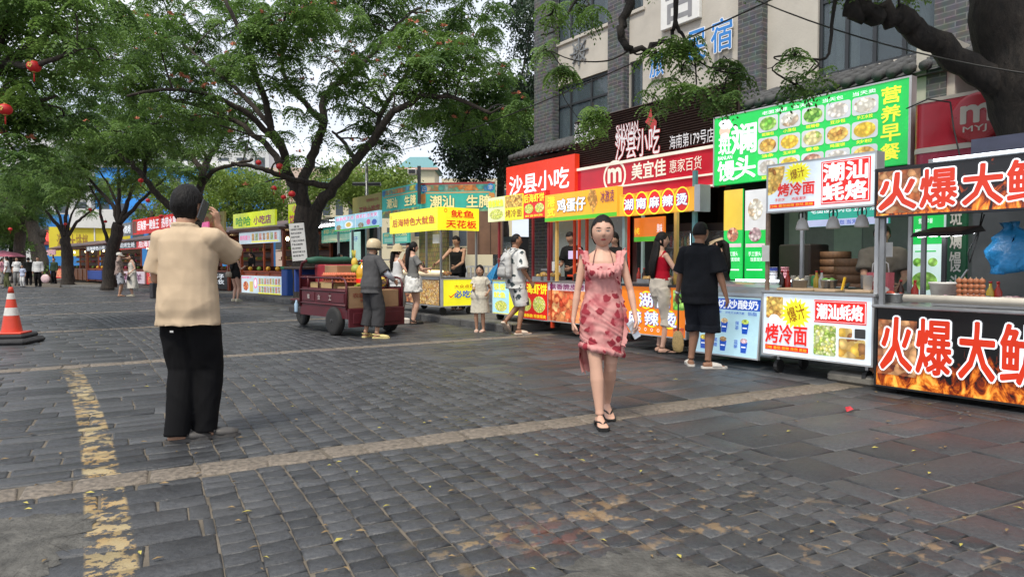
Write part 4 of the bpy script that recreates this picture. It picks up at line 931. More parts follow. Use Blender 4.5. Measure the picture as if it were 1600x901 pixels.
b_ = MB(); b_.box(X(1514, 230), w, .04, .08, 2.09, 2.27, mat('navy board', (.045, .05, .085), .5, var=.2)); b_.box(-.05, w, -.02, .95, 2.085, 2.088, DK); b_.build('roof_board', o)
LED = lit('led tube', (.85, .93, 1.0), 3.0, var=0); LED.cycles.emission_sampling = 'AUTO'
b_ = MB(); b_.tube([(.5, -.075, 2.115), (w, -.075, 2.115)], .011, LED, 8); b_.box(.45, w, -.06, -.03, 2.095, 2.13, PST); b_.build('light_tube', o)
b_ = MB(); CRM = mat('cream pipe', (.62, .57, .48), .4); b_.tube([(.25, -.02, .90), (w, -.02, .90)], .035, CRM, 12); b_.build('counter_rail', o)
b_ = MB(); tray(b_, .42, 1.3, .12, .42, .835, STEEL, food('onion squid', [(.5, .3, .35), (.6, .5, .45), (.35, .15, .2)], 45, 0)); b_.build('grill_tray', o)
b_ = MB(); heap(b_, .5, 1.25, .15, .38, .87, food('onion squid', [], 1), 40, .03, 3); b_.build('chopped_onions', o)
# lamp head, bucket, bag
b_ = MB(); px = X(1447); b_.bar((px, .35, .84), (px, .35, 1.5), .035, .035, DK); o2 = thing('led_cluster_lamp', 'black lamp head with eight white led discs on a thin post over the black cart', 'lamp', o.matrix_basis @ Vector((px, .35, .84)), ROW.rz)
b_ = MB(); b_.bar((0, 0, 0), (0, 0, .62), .035, .035, DK); b_.build('post', o2)
b_ = MB(); b_.add([(-.22, -.18, .62), (.22, -.18, .62), (.26, .2, .67), (-.2, .2, .67), (-.2, -.16, .66), (.2, -.16, .66), (.23, .18, .72), (-.18, .18, .72)], [(0, 3, 2, 1), (4, 5, 6, 7), (0, 1, 5, 4), (1, 2, 6, 5), (2, 3, 7, 6), (3, 0, 4, 7)], DK); h_ = b_.build('lamp_head', o2)
b_ = MB(); LEDD = lit('led disc', (.95, .97, 1), 6.0, var=0); LEDD.cycles.emission_sampling = 'AUTO'
for i in range(4):
    for j in range(2):
        cx, cy = -.145 + i * .1 + j * .02, -.09 + j * .17; b_.add([(cx + .042 * math.cos(2 * PI * k / 12), cy + .07 * math.sin(2 * PI * k / 12), .614 + .13 * (cy + .07 * math.sin(2 * PI * k / 12) + .18)) for k in range(12)], [tuple(range(12))], LEDD)
b_.build('led_discs', h_)
b_ = MB(); BK = mat('white bucket', (.62, .60, .56), .4, var=.2, scale=8); b_.lathe([(.09, 0), (.12, .19), (.128, .19), (.128, .21), (.112, .21), (.085, .02)], BK, n=20)
solo(b_, 'sauce_bucket', 'white plastic bucket with a ladle on the black squid cart', 'bucket', o.matrix_basis @ Vector((X(1452), .3, .835)), 0)
b_ = MB(); b_.bar((.05, 0, .1), (.2, -.03, .32), .02, .012, STEEL); b_.ell((.04, 0, .08), .04, .04, .03, STEEL); solo(b_, 'ladle', 'steel ladle leaning in the white bucket on the black cart', 'ladle', o.matrix_basis @ Vector((X(1452), .3, .84)), ROW.rz)
b_ = MB(); b_.lathe([(.13, 0), (.22, .05), (.23, .055), (.12, .01)], STEEL, n=24); solo(b_, 'steel_bowl', 'wide shallow steel bowl on the counter of the black cart', 'bowl', o.matrix_basis @ Vector((X(1535), .55, .835)))
b_ = MB(); BB = mat('blue plastic bag', (.03, .28, .62), .3, var=.25, scale=7, bump=.5); prof = [(.05, .44), (.025, .39), (.06, .35), (.12, .31), (.15, .26), (.165, .20), (.17, .14), (.16, .08), (.13, .03), (.08, 0), (.03, -.01)]
b_.lathe(prof[::-1], BB, n=18, sx=1.1, sy=.5)
b_.v = [tuple(Vector(v) + Vector((1, .8, .4)) * .07 * noise.noise(Vector(v) * 9) + Vector((.03 * math.sin(40 * math.atan2(v[1], v[0]) / 6 + 9 * v[2]), 0, 0)) + Vector((0, 0, .05 * v[0]))) for v in b_.v]
solo(b_, 'plastic_bag', 'blue plastic bag hanging inside the black squid cart', 'bag', ROW.P(ROW.R(1578, 7.05, 400), 7.05, 1.14), ROW.rz)
# green vertical sign, lit poster of the bun shop
t_ = 7.9; r0, r1 = ROW.R(1478, t_, 400), ROW.R(1509, t_, 400); p = thing('vertical_shop_sign', 'narrow dark green vertical sign with white characters on the grey wall', 'shop sign', ROW.P(r0, t_, 0), ROW.rz)
B = Board(p, 'sign_board', 0, r1 - r0, .85, 1.85, 0, .05, mat('dark green board', (.015, .11, .05), .4)); B.L.vtext('斑斓馒头', .04, r1 - r0 - .04, .87, 1.84, -.012, mat('cream print', (.7, .7, .65), .5), bold=.05); B.done()
r0, r1 = ROW.R(1419, t_ + .05, 400), ROW.R(1474, t_ + .05, 400); p = thing('lit_poster', 'tall backlit green and white poster with steamed buns beside the narrow green sign', 'poster', ROW.P(r0, t_ + .05, 0), ROW.rz)
B = Board(p, 'poster_panel', 0, r1 - r0, .85, 1.78, 0, .05, lit('poster white', (.68, .86, .84), .7)); B.fill(.0, 1, .62, 1, GRN); B.text('斑斓馒头', .2, .8, .72, .8, WL, bold=.03); B.text('营养早餐', .3, .7, .86, .92, WL); B.pic(.12, .85, .08, .3, FD['greens'], disc=True); B.pic(.15, .42, .36, .46, FD['greens'], disc=True); B.pic(.58, .85, .36, .46, FD['greens'], disc=True); B.fill(.2, .8, .53, .545, GRN); B.done()
# ---------------------------------------------------------------- S2 white oyster omelette cart
o, X, Zf = stall('white_snack_cart', 'white lit food cart with red square sign and yellow starburst between freezer and black cart', 6.7, 1194)
w = X(1364); 
B = Board(o, 'counter_panel', 0, w, .22, .885, 0, .06, WHT_L, frame=ALU)
B.pic(.03, .20, .60, .95, FDF['fried'], .015); B.pic(.06, .17, .5, .66, WL, disc=True, d=.006, name='plate_picture')
q = MB(); q.burst(B.X(.325), B.Z(.69), .12, .175, -.006, YEL_L, 18, 1.05); q.build('starburst', B.o)
B.text('爆汁', .25, .42, .58, .82, BRN_L, rot=.35); B.text('烤冷面', .03, .44, .19, .5, RED_L, bold=.06); B.fill(.02, .45, .07, .155, RED_L, .01)
B.text('口味 番茄 甜辣 孜然 黑椒', .03, .44, .085, .14, ORG2_L, bold=.03); B.fill(.5, .955, .58, .93, RED_L); B.L.rect(B.X(.51), B.X(.945), B.Z(.60), B.Z(.605), -.008, WL); B.L.rect(B.X(.51), B.X(.945), B.Z(.905), B.Z(.91), -.008, WL); B.L.rect(B.X(.505), B.X(.51), B.Z(.60), B.Z(.91), -.008, WL); B.L.rect(B.X(.945), B.X(.95), B.Z(.60), B.Z(.91), -.008, WL)
B.text('潮汕蚝烙', .53, .93, .64, .87, WL, bold=.09); B.pic(.5, .70, .07, .54, FDF['greens'], .02); B.pic(.725, .84, .38, .52, FDF['noodle'], .02); B.pic(.725, .95, .07, .36, FDF['noodle'], .02); B.pic(.86, .95, .38, .52, mat('dark plate print', (.05, .05, .05), .4), .01); B.done()
b_ = MB(); WC = mat('white cart steel', (.60, .61, .60), .35, var=.1); b_.box(.0, w, .062, .7, .24, .86, WC, .01); b_.box(-.02, w + .04, -.03, .74, .89, .92, STEEL, .006); b_.build('cart_body', o)
b_ = MB(); wheels(b_, .12, w - .1, .12, .6, .075); b_.build('castors', o)
b_ = MB()
for x in (.02, w + .02):
    for y in (.03, .7): b_.bar((x, y, .92), (x, y, 1.8), .035, .035, mat('rusty post', (.25, .17, .12), .6, var=.4, scale=12) if x < .1 and y < .1 else ALU)
b_.build('posts', o)
B = Board(o, 'top_sign', X(1202), X(1368), 1.79, 2.28, -.04, .14, WHT_L, frame=ALU)
q = MB(); q.face([(B.X(.0) + .002, B.y - .005, B.Z(.97))] + [(B.X(.0) + .002 + .2 * math.sin(a), B.y - .005, B.Z(.97) - .3 * math.cos(a)) for a in [i * PI / 16 for i in range(9)]], FDF['fried']); q.build('food_picture', B.o)
q = MB(); q.burst(B.X(.3), B.Z(.78), .085, .125, B.y - .006, YEL_L, 18, 1.3); q.build('starburst', B.o)
B.text('爆汁', .235, .375, .67, .88, BRN_L, rot=.2); B.text('烤冷面', .11, .47, .31, .58, RED_L, bold=.07); B.text('手抓饼', .08, .18, .2, .27, RED_L); B.text('鸡蛋灌饼', .25, .39, .2, .27, RED_L); B.fill(.02, .47, .055, .15, RED_L); B.text('口味 番茄甜辣 孜然 黑椒', .03, .46, .07, .135, ORG2_L, bold=.03)
B.fill(.53, .965, .06, .95, RED_L); B.L.ring((B.X(.5475) + B.X(.9475)) / 2, B.Z(.505), 0.001, 0.001, .001, B.y - .006, WL)
for a, c, d, e in ((.54, .955, .085, .095), (.54, .955, .915, .925), (.54, .546, .085, .925), (.949, .955, .085, .925)): B.L.rect(B.X(a), B.X(c), B.Z(d), B.Z(e), B.y - .008, WL)
B.text('潮汕', .555, .94, .53, .89, WL, bold=.08); B.text('蚝烙', .555, .94, .13, .49, WL, bold=.08); B.done()
CARD = mat('plain white card', (.6, .6, .58), .5)
b_ = MB(); b_.box(-.045, .045, -.02, -.012, 1.22, 1.40, CARD); solo(b_, 'payment_card', 'small plain white card tied to the rusty post of the white cart', 'card', o.matrix_basis @ Vector((.02, .01, .02)), ROW.rz)
b_ = MB(); b_.box(-.04, .04, -.02, -.012, 1.22, 1.36, CARD); solo(b_, 'payment_card', 'small plain card on the steel post between white and black carts', 'card', o.matrix_basis @ Vector((w + .09, .12, .06)), ROW.rz)
WOOD = mat('pale wood board', (.42, .30, .19), .6, var=.2)
for k, (a, c, y, l_) in enumerate(((1205, 1262, .1, 'long wooden board at the left end of the white cart counter'), (1268, 1300, .05, 'short wooden board in the middle of the white cart counter'), (1310, 1350, .12, 'steel-edged board at the right of the white cart counter'))):
    b_ = MB(); b_.box(0, X(c) - X(a), 0, .3, 0, .025, WOOD, .005); solo(b_, 'serving_board', l_, 'board', o.matrix_basis @ Vector((X(a), y, .922)), ROW.rz)
b_ = MB(); b_.bar((0, 0, .0), (.03, 0, .13), .03, .012, mat('yellow scraper', (.85, .5, .02), .4)); solo(b_, 'scraper', 'yellow scraper standing up on the white cart counter', 'scraper', o.matrix_basis @ Vector((X(1306), .12, .945)), ROW.rz)
SPOT = mat('white lamp shade', (.55, .54, .52), .4, var=.15)
for px, l_ in ((1240, 'left'), (1288, 'middle'), (1333, 'right')):
    s_ = thing('clip_lamp', f'white spot lamp under the white cart sign, {l_} one of three', 'lamp', o.matrix_basis @ Vector((X(px), .15, 1.58)), ROW.rz, 'spot lamps under the white sign')
    b_ = MB(); b_.lathe([(.065, 0), (.07, .02), (.05, .09), (.03, .12), (.012, .13)], SPOT, n=16); b_.build('lamp_shade', s_); b_ = MB(); b_.ring(0, .15, .05, .07, .012, 0, DK); b_.bar((0, 0, .12), (0, 0, .22), .015, .015, DK); b_.build('bracket', s_)
# paper carrier bag
b_ = MB(); PB = spots('printed paper bag', (.55, .12, .14), (.75, .70, .65), 9, .38); b_.box(-.11, .11, -.06, .06, 0, .2, PB)
s_ = solo(b_, 'paper_bag', 'red and white printed paper bag with rope handles on the white cart', 'bag', o.matrix_basis @ Vector((X(1342), .42, .925)), ROW.rz); b_ = MB()
for y in (-.05, .05): b_.tube([(-.06, y, .2), (-.05, y, .29), (0, y, .32), (.05, y, .29), (.06, y, .2)], .006, WHITE, 6)
b_.build('handle', s_)
# ---------------------------------------------------------------- S3 yogurt freezer
o, X, Zf = stall('display_freezer', 'chest freezer with curved glass front and fried yogurt poster', 6.95, 1100)
w = X(1205); b_ = MB(); FW = mat('freezer white', (.62, .64, .65), .3, var=.05); b_.box(0, w, .06, .75, .12, .78, FW, .02); b_.build('freezer_body', o)
b_ = MB(); n = 8; prof = [(.02, .78)] + [(.02 + .42 * (1 - math.cos(i / n * PI / 2)), .78 + .22 * math.sin(i / n * PI / 2)) for i in range(1, n + 1)] + [(.75, 1.0), (.75, .78)]
m_ = len(prof); GF = mat('curved freezer glass', (.42, .45, .46), .08, .3, var=.1, scale=2); b_.add([(0.01, y, z) for y, z in prof] + [(w - .01, y, z) for y, z in prof], [(i, (i + 1) % m_, m_ + (i + 1) % m_, m_ + i) for i in range(m_)] + [tuple(reversed(range(m_))), tuple(range(m_, 2 * m_))], GF); b_.build('glass_front', o)
b_ = MB(); b_.box(.1, w - .1, .5, .56, 1.003, 1.02, LED); b_.box(0, w, .02, .06, .765, .795, STEEL); b_.build('light_strip', o)
pw = X(1192) - X(1090); pst = thing('yogurt_poster', 'pale blue lit poster with six blue cups leaning on the chest freezer', 'poster', o.matrix_basis @ Vector((X(1090) + .02, -.12, .12)), ROW.rz); pst.rotation_euler = (-.1, 0, ROW.rz)
B = Board(pst, 'poster_panel', 0, pw, 0, .70, 0, .03, lit('pale cyan panel', (.50, .76, .86), .62), frame=ALU); B.fill(0, 1, .78, .97, BLU_L); B.text('选', .03, .17, .82, .94, WL, bold=.04); B.text('厚切炒酸奶', .22, .97, .80, .95, WL, bold=.06)
B.text('轻脂酸奶', .05, .25, .71, .76, BLU_L); B.text('低卡', .32, .44, .70, .76, BLU_L, bold=.02); B.text('好吃又冰爽不腻', .5, .78, .71, .75, BLU_L); B.text('低脂', .83, .96, .70, .76, BLU_L, bold=.02)
tops = [(.75, .72, .7), (.75, .55, .3), (.6, .75, .15), (.85, .65, .1), (.4, .25, .12), (.85, .55, .62)]
for k in range(6):
    c_, r_ = k % 3, k // 3; cx = .18 + .31 * c_; cz = .5 - .32 * r_; q = B.mb(); x, z = B.X(cx), B.Z(cz)
    q.face([(x - .035, -.006, z - .08), (x + .035, -.006, z - .08), (x + .05, -.006, z + .045), (x - .05, -.006, z + .045)], BLU_L); q.disc(x, z + .062, .05, .03, -.008, food('yogurt top %d' % k, [tops[k], [min(1, v * 1.25) for v in tops[k]], [v * .6 for v in tops[k]]], 45, .5)); q.rect(x - .03, x + .03, z - .02, z - .005, -.008, WL)
    q.build('cup_picture', B.o); B.L.vtext(['原味', '芒果', '抹茶', '草莓', '黑糖', '蓝莓'][k], B.X(cx - .14), B.X(cx - .085), B.Z(cz - .06), B.Z(cz + .1), -.012, BLU_L)
B.done()
for px, c, l_ in ((1160, (.62, .60, .60), 'white paper cup stack with blue print'), (1178, (.72, .30, .32), 'pink paper cup stack')):
    b_ = MB(); m_ = mat(l_, c, .5); h = .17
    for k in range(4): b_.lathe([(.036, .0 + k * .035), (.05, .07 + k * .035), (.052, .07 + k * .035)], m_, n=16)
    if px == 1160: b_.lathe([(.0515, .125), (.0525, .165)], mat('blue print', (.05, .08, .35), .5), n=16, cap=False)
    solo(b_, 'paper_cups', l_ + ' standing on the freezer', 'cups', o.matrix_basis @ Vector((X(px), .62, 1.003)))
# ---------------------------------------------------------------- S4 spicy hotpot cart
t4 = 7.0; o, X, Zf = stall('hotpot_cart', 'orange cart with white characters in yellow rings behind the woman in red', t4, 972, z=.115)
w = X(1072); zb = .24 - .115; zt = .9 - .115
B = Board(o, 'counter_panel', 0, w, zb, zt, 0, .05, ORG_L, frame=ALU)
for k, ch in enumerate('湖南麻辣'):
    a = .30 + .27 * (k % 2) if k < 2 else .12 + .27 * (k - 2); b0 = .72 if k < 2 else .34
    for mm, rr in ((RED_L, .15),): pass
    cx = B.X(a + .11); cz = B.Z(b0); B.L.ring(cx, cz, .125, .125, .02, -.008, YEL_L); B.text(ch, a + .005, a + .215, b0 - .14, b0 + .14, WL, bold=.05, out=BLU_L, outw=.06)
B.L.ring(B.X(.77), B.Z(.34), .125, .125, .02, -.008, YEL_L); B.text('烫', .665, .875, .2, .48, WL, bold=.05, out=BLU_L, outw=.06)
for k in range(5): B.L.ring(B.X(.2 + .1 * k), B.Z(.1), .022, .022, .006, -.008, WL)
B.pic(.82, .98, .55, .95, FD['greens'], .01); B.pic(.82, .98, .05, .2, FDF['meat'], .01); B.done()
b_ = MB(); b_.box(.02, w, .052, .7, .16, .76, DK); b_.box(-.02, w + .02, -.04, .74, .79, .82, DK, .006); wheels(b_, .1, w - .1, .12, .6, .06); b_.build('cart_body', o)
b_ = MB(); GP = mat('grey green post', (.22, .30, .30), .5); YP = mat('yellow post', (.70, .50, .15), .5)
b_.bar((.03, .02, .82), (.03, .02, 2.0), .05, .05, GP); b_.bar((w + .12, .02, 0), (w + .12, .02, 2.3), .05, .05, mat('teal post', (.12, .30, .32), .5)); b_.bar((X(1033), .3, .82), (X(1033), .3, 2.0), .05, .05, YP); b_.build('posts', o)
ts = t4 - .1; x0, x1 = ROW.R(968, ts, 330) - ROW.R(972, t4), ROW.R(1085, ts, 300) - ROW.R(972, t4)
zt_, zb_ = ROW.Z(1085, 291, ts) - .115, ROW.Z(1085, 328, ts) - .115
B = Board(o, 'top_sign', x0, x1, zb_, zt_, -.1, .14, ORG2_L, frame=None); q = B.mb()
for k in range(-7, 8):
    a = k * .11; q.face([(B.X(.5), -.104, B.Z(-.2 + .21)), (B.X(.5) + math.sin(a) * .0 + (B.x1 - B.x0) * .49 * math.sin(a * 1.9) / 1, -.104, B.Z(.99)), (B.X(.5) + (B.x1 - B.x0) * .49 * math.sin((a + .05) * 1.9), -.104, B.Z(.99))], ORG_L)
q.build('ray_pattern', B.o)
for k, ch in enumerate('湖南麻辣烫'):
    a = .06 + .178 * k; cx = B.X(a + .085); cz = B.Z(.5); q = MB(); q.disc(cx, cz, .115, .155, -.107, RED_L); q.build('red_disc', B.o); B.L.ring(cx, cz, .125, .165, .018, -.109, YEL_L); B.text(ch, a + .02, a + .15, .26, .74, WL, bold=.07, out=BLU_L, outw=.04)
B.done(); q = MB(); q.box(x1, x1 + .09, -.1, .1, zb_ - .02, zt_ + .02, ALU); q.build('sign_end', o)
x0, x1 = X(975), ROW.R(1042, t4 + .25, 340) - ROW.R(972, t4)
B = Board(o, 'banner', x0, x1, zb_ - .36, zb_ - .02, .2, .03, ORG_L); B.fill(0, 1, 0, .2, GRN_L); B.text('小吃', .03, .2, .3, .6, YEL_L, bold=.04); B.text('美味', .78, .95, .35, .7, WL, bold=.04); B.done()
for k, (px, y, m_, l_) in enumerate(((985, .3, food('fried snacks', [(.6, .35, .08), (.75, .5, .15), (.4, .18, .05)], 30, 0), 'steel tray of fried snacks at the left of the orange hotpot cart'), (1015, .25, food('meat balls', [(.5, .3, .2), (.6, .4, .25)], 25, 0), 'steel tray of skewers in the middle of the orange hotpot cart'), (1050, .3, food('leafy greens', [(.12, .35, .05), (.25, .5, .1)], 30, 0), 'steel tray of greens at the right of the orange hotpot cart'))):
    b_ = MB(); tray(b_, -.12, .12, -.15, .15, 0, STEEL, None, .06); p = solo(b_, 'food_tray', l_, 'tray', o.matrix_basis @ Vector((X(px), y + .1, .823)), ROW.rz, 'trays of food on the carts'); b_ = MB(); heap(b_, -.1, .1, -.12, .12, .03, m_, 26, .035, k); b_.build('food_heap', p)
# ---------------------------------------------------------------- S5 egg waffle cart
t5 = 7.35; o, X, Zf = stall('waffle_cart', 'amber waffle cart with red posts and roast meat panel behind the woman in pink', t5, 857, z=.115)
w = X(968); z0, z1 = Zf(857, 500), Zf(857, 441)
B = Board(o, 'counter_panel', 0, w, z0, z1, 0, .05, SKY_L, frame=ALU); B.pic(.0, 1, 0, .8, FDF['meat'], 0); B.fill(.0, .55, .8, 1, lit('pale pink strip', (.8, .66, .72), .5)); B.text('飘香脆皮烤', .03, .54, .83, .97, lit('purple letter', (.25, .03, .15), .3), bold=.05); B.fill(.93, 1, 0, .8, GRN_L, 0, .007); B.done()
b_ = MB(); b_.box(.02, w, .052, .7, .12, z1 - .03, WC); b_.box(-.02, w + .02, -.04, .74, z1, z1 + .025, STEEL, .005); wheels(b_, .1, w - .1, .12, .6, .06); b_.build('cart_body', o)
RP = mat('red steel post', (.55, .05, .015), .4, var=.15); zt2 = Zf(857, 347)
b_ = MB(); b_.bar((X(868), .03, z1), (X(868), .03, zt2 + .2), .045, .045, mat('amber post', (.65, .42, .12), .5))
for px in (880, 899, 918): b_.bar((X(px), .25, z1 + .03), (X(px), .25, zt2 + .1), .04, .04, RP)
b_.bar((X(862), .02, 0), (X(862), .02, z1), .05, .05, RP); b_.bar((X(870), .25, z1 + .12), (X(930), .25, z1 + .12), .035, .035, RP); b_.bar((w, .5, z1), (w, .5, zt2 + .1), .04, .04, GP); b_.bar((.0, .7, z1), (.0, .7, zt2 + .1), .04, .04, RP); b_.build('posts', o)
B = Board(o, 'top_sign', 0, w + .02, Zf(857, 347), Zf(857, 306), -.08, .12, ORG2_L, frame=None); B.fill(0, 1, 0, .14, GRN_L); B.text('港', .05, .16, .55, .92, YEL_L, bold=.05); B.text('式', .05, .16, .18, .5, YEL_L, bold=.05); B.text('鸡蛋仔', .2, .60, .3, .78, WL, bold=.06, out=BLK_L, outw=.05)
q = MB(); q.face([(B.X(.70), -.085, B.Z(.16)), (B.X(.76), -.085, B.Z(.55)), (B.X(.73), -.085, B.Z(.95)), (B.X(.66), -.085, B.Z(1.0)), (B.X(.62), -.085, B.Z(.7))], food('waffle print', [(.75, .42, .1), (.5, .22, .05)], 22, .5)); q.build('waffle_picture', B.o); B.text('冰激凌', .80, .97, .5, .9, lit('purple letter', (0, 0, 0), .3), bold=.03); B.done()
b_ = MB(); b_.box(-.035, .035, 0, .01, 0, .16, CARD); solo(b_, 'payment_card', 'small plain card on the amber post of the waffle cart', 'card', o.matrix_basis @ Vector((X(865), -.01, z1 + .2)), ROW.rz)
for px, y, l_ in ((890, .3, 'round black waffle griddle with golden batter on the amber cart'),):
    b_ = MB(); b_.lathe([(.17, 0), (.17, .12), (.15, .13), (.0, .13)], DK, n=22); p = solo(b_, 'waffle_griddle', l_, 'griddle', o.matrix_basis @ Vector((X(px), y, z1 + .026)), 0); q = MB(); q.lathe([(.14, .131), (.12, .15), (0, .155)], food('waffle', [(.7, .4, .08), (.55, .25, .04)], 30, 0), n=18); q.build('waffle', p)
# ---------------------------------------------------------------- S6 shrimp cake cart
t6 = 7.5; o, X, Zf = stall('shrimp_cake_cart', 'cart with three lit panels and a red shrimp cake panel beside the backpacker', t6, 770, z=.115)
w = X(856); z0, z1 = Zf(856, 497), Zf(856, 441); xm = X(812)
B = Board(o, 'counter_panel', 0, xm, z0, z1, 0, .05, YEL_L, frame=ALU); B.fill(.0, .62, .02, .98, SKY_L); B.text('铁板', .06, .5, .72, .92, YEL_L, bold=.06); B.text('鱿鱼', .06, .5, .48, .66, YEL_L, bold=.06); B.pic(.08, .55, .06, .4, FDF['shrimp'], disc=True); B.done()
B = Board(o, 'red_panel', xm + .02, w, z0 - .04, z1, 0, .05, RED_L, frame=ALU); B.text('后海虾饼', .02, .98, .68, .95, YEL_L, bold=.06); B.pic(.05, .42, .2, .6, FDF['shrimp'], disc=True); B.pic(.48, .92, .18, .62, FDF['shrimp'], disc=True); B.text('鲜香酥脆 现做现卖', .05, .95, .04, .13, YEL_L, bold=.03); B.done()
b_ = MB(); b_.box(.02, w, .052, .7, .14, z1 - .03, WC); b_.box(-.02, w + .02, -.04, .74, z1, z1 + .025, STEEL, .005); wheels(b_, .12, w - .15, .1, .6, .085); b_.build('cart_body', o)
zs = Zf(770, 347); b_ = MB(); DR = mat('dark red post', (.22, .02, .025), .5)
for x, y in ((X(778), .03), (X(800), .5), (X(828), .5), (w - .04, .05)): b_.bar((x, y, z1), (x, y, zs + .15), .04, .04, DR)
b_.build('posts', o)
zt3 = Zf(770, 310)
for k, (a, c, m_) in enumerate(((768, 794, lit('pale yellow panel', (.80, .82, .45), .6)), (794.5, 823, YEL_L), (823.5, 858, RED_L))):
    B = Board(o, 'top_panel', X(a), X(c) - .004, zs, zt3, -.08, .1, m_)
    if k == 0: B.text('铁板鱿鱼', .05, .95, .6, .88, YEL_L, bold=.05, out=GRN_L, outw=.03); B.pic(.1, .92, .08, .5, FDF['shrimp'], disc=True)
    if k == 1: B.pic(.02, .98, .5, .98, FDF['fried'], 0); B.text('烤冷面', .05, .95, .1, .42, BRN_L, bold=.03)
    if k == 2: B.text('后海虾饼', .04, .96, .6, .92, YEL_L, bold=.05); B.pic(.06, .46, .18, .55, FDF['shrimp'], disc=True); B.pic(.54, .94, .18, .55, FDF['shrimp'], disc=True); B.text('鲜香酥脆', .1, .9, .04, .13, YEL_L)
    B.done()
b_ = MB(); b_.box(X(840), X(865), .72, .74, 1.2, 1.35, lit('purple white lightbox', (.6, .5, .75), .6)); b_.build('small_light_box', o)
FRY = food('fried cake', [(.7, .42, .08), (.8, .55, .15), (.5, .25, .05)], 20, 0)
for px, l_ in ((828, 'steel tray with yellow fried cakes on the shrimp cake cart, left one'), (846, 'steel tray with yellow fried cakes on the shrimp cake cart, right one')):
    b_ = MB(); tray(b_, -.13, .13, -.15, .15, 0, STEEL, None, .07); p = solo(b_, 'food_tray', l_, 'tray', o.matrix_basis @ Vector((X(px), .3, z1 + .027)), ROW.rz, 'trays of food on the carts'); b_ = MB(); heap(b_, -.08, .08, -.1, .1, .04, FRY, 10, .055, int(px)); b_.build('food_heap', p)
b_ = MB(); b_.lathe([(.045, 0), (.05, .03), (.05, .2), (.02, .27), (.015, .32), (.0, .32)], mat('yellow oil bottle', (.6, .48, .12), .2), n=12); solo(b_, 'sauce_bottle', 'tall squeeze bottle standing behind the backpacker on the shrimp cart', 'bottle', o.matrix_basis @ Vector((X(819), .6, z1 + .25)))
b_ = MB(); b_.box(X(812), X(826), .5, .72, z1 + .2, z1 + .24, STEEL); b_.build('bottle_shelf', o)
# ---------------------------------------------------------------- S7 yellow squid cart
t7 = 7.15; fr = ROW; rc = ROW.R(688, t7); o, X, Zf = stall('yellow_squid_cart', 'cart with big yellow squid signs and a yellow end panel behind the girl in white', t7, 613, z=.115)
w = X(688); 
B = Board(o, 'front_sign', 0, w, Zf(688, 359), Zf(688, 323), -.06, .1, YEL_L, frame=None); B.text('后海特色大鱿鱼', .07, .95, .3, .66, lit('red brown letter', (.55, .06, .01), .3), bold=.05); B.L.ring(B.X(.04), B.Z(.78), .035, .035, .012, -.07, RED_L); B.done()
D = .95; xf = Matrix.Translation((w + .02, 0, 0)) @ Matrix.Rotation(PI / 2, 4, 'Z')
B = Board(o, 'end_sign', 0, D, Zf(688, 359), Zf(688, 323), -.03, .06, YEL_L, xf=xf); B.text('鱿鱼', .25, .85, .56, .88, RED_L, bold=.05); B.text('天花板', .12, .92, .1, .44, RED_L, bold=.05); B.L.ring(.1, B.Z(.85), .04, .04, .012, -.04, RED_L); B.done()
z0, z1 = Zf(688, 478), Zf(688, 437)
B = Board(o, 'end_panel', 0.04, D, z0, z1, -.03, .05, YEL_L, xf=xf, frame=ALU); B.text('必吃榜', .3, .95, .3, .58, BLU_L, bold=.06); B.text('大众点评', .3, .85, .68, .8, lit('red brown letter', (0, 0, 0)), bold=.03)
B.L.add([(.1 + .06, -.045, B.Z(.42)), (.1 + .12, -.045, B.Z(.3)), (.1 + .3, -.045, B.Z(.55)), (.1 + .12, -.045, B.Z(.36))], [(0, 1, 2, 3)], RED_L); B.done()
B = Board(o, 'counter_panel', 0, w, z0, z1, 0, .05, mat('black steel', (0, 0, 0)), frame=ALU); B.pic(.6, .98, .02, .98, food('skewered squid', [(.7, .45, .1), (.45, .2, .05), (.8, .6, .3), (.3, .1, .04)], 26, .4), 0); B.text('大鱿鱼', .1, .55, .5, .85, RED_L, bold=.06); B.pic(.05, .55, .05, .4, FDF['squid'], 0); B.done()
b_ = MB(); b_.box(.02, w - .02, .055, D, z0 + .02, z1, DK); b_.box(-.03, w + .0, -.05, D + .02, z1 + .01, z1 + .035, STEEL); wheels(b_, .12, w - .12, .12, D - .15, .085); b_.build('cart_body', o)
b_ = MB()
for x, y in ((.03, .03), (w - .02, .03), (.03, D - .03), (w - .02, D - .03)): b_.bar((x, y, z1), (x, y, Zf(688, 340)), .04, .04, PST)
b_.build('posts', o)
b_ = MB(); GL = lit('warm display light', (.95, .72, .38), 1.4, var=0); b_.box(.15, w - .15, .1, .16, z1 + .16, z1 + .2, GL); b_.build('light_strip', o)
b_ = MB(); b_.box(.05, w - .05, .05, .5, z1 + .04, z1 + .07, STEEL, .01); b_.tube([(.05, .06, z1 + .12), (w - .05, .06, z1 + .12)], .045, mat('warm white tray', (.75, .62, .42), .4), 12); b_.build('display_tray', o)
b_ = MB(); heap(b_, .15, w - .15, .2, .45, z1 + .07, food('grilled squid', [(.5, .2, .06), (.6, .35, .12), (.3, .1, .03)], 20, 0), 36, .05, 8); b_.build('grilled_squid', o)
b_ = MB(); b_.box(-.14, .14, -.02, .02, -.1, .1, CARD); solo(b_, 'white_notice', 'white box hanging under the yellow squid sign at its corner', 'notice', o.matrix_basis @ Vector((X(676), .1, Zf(688, 372))), ROW.rz)
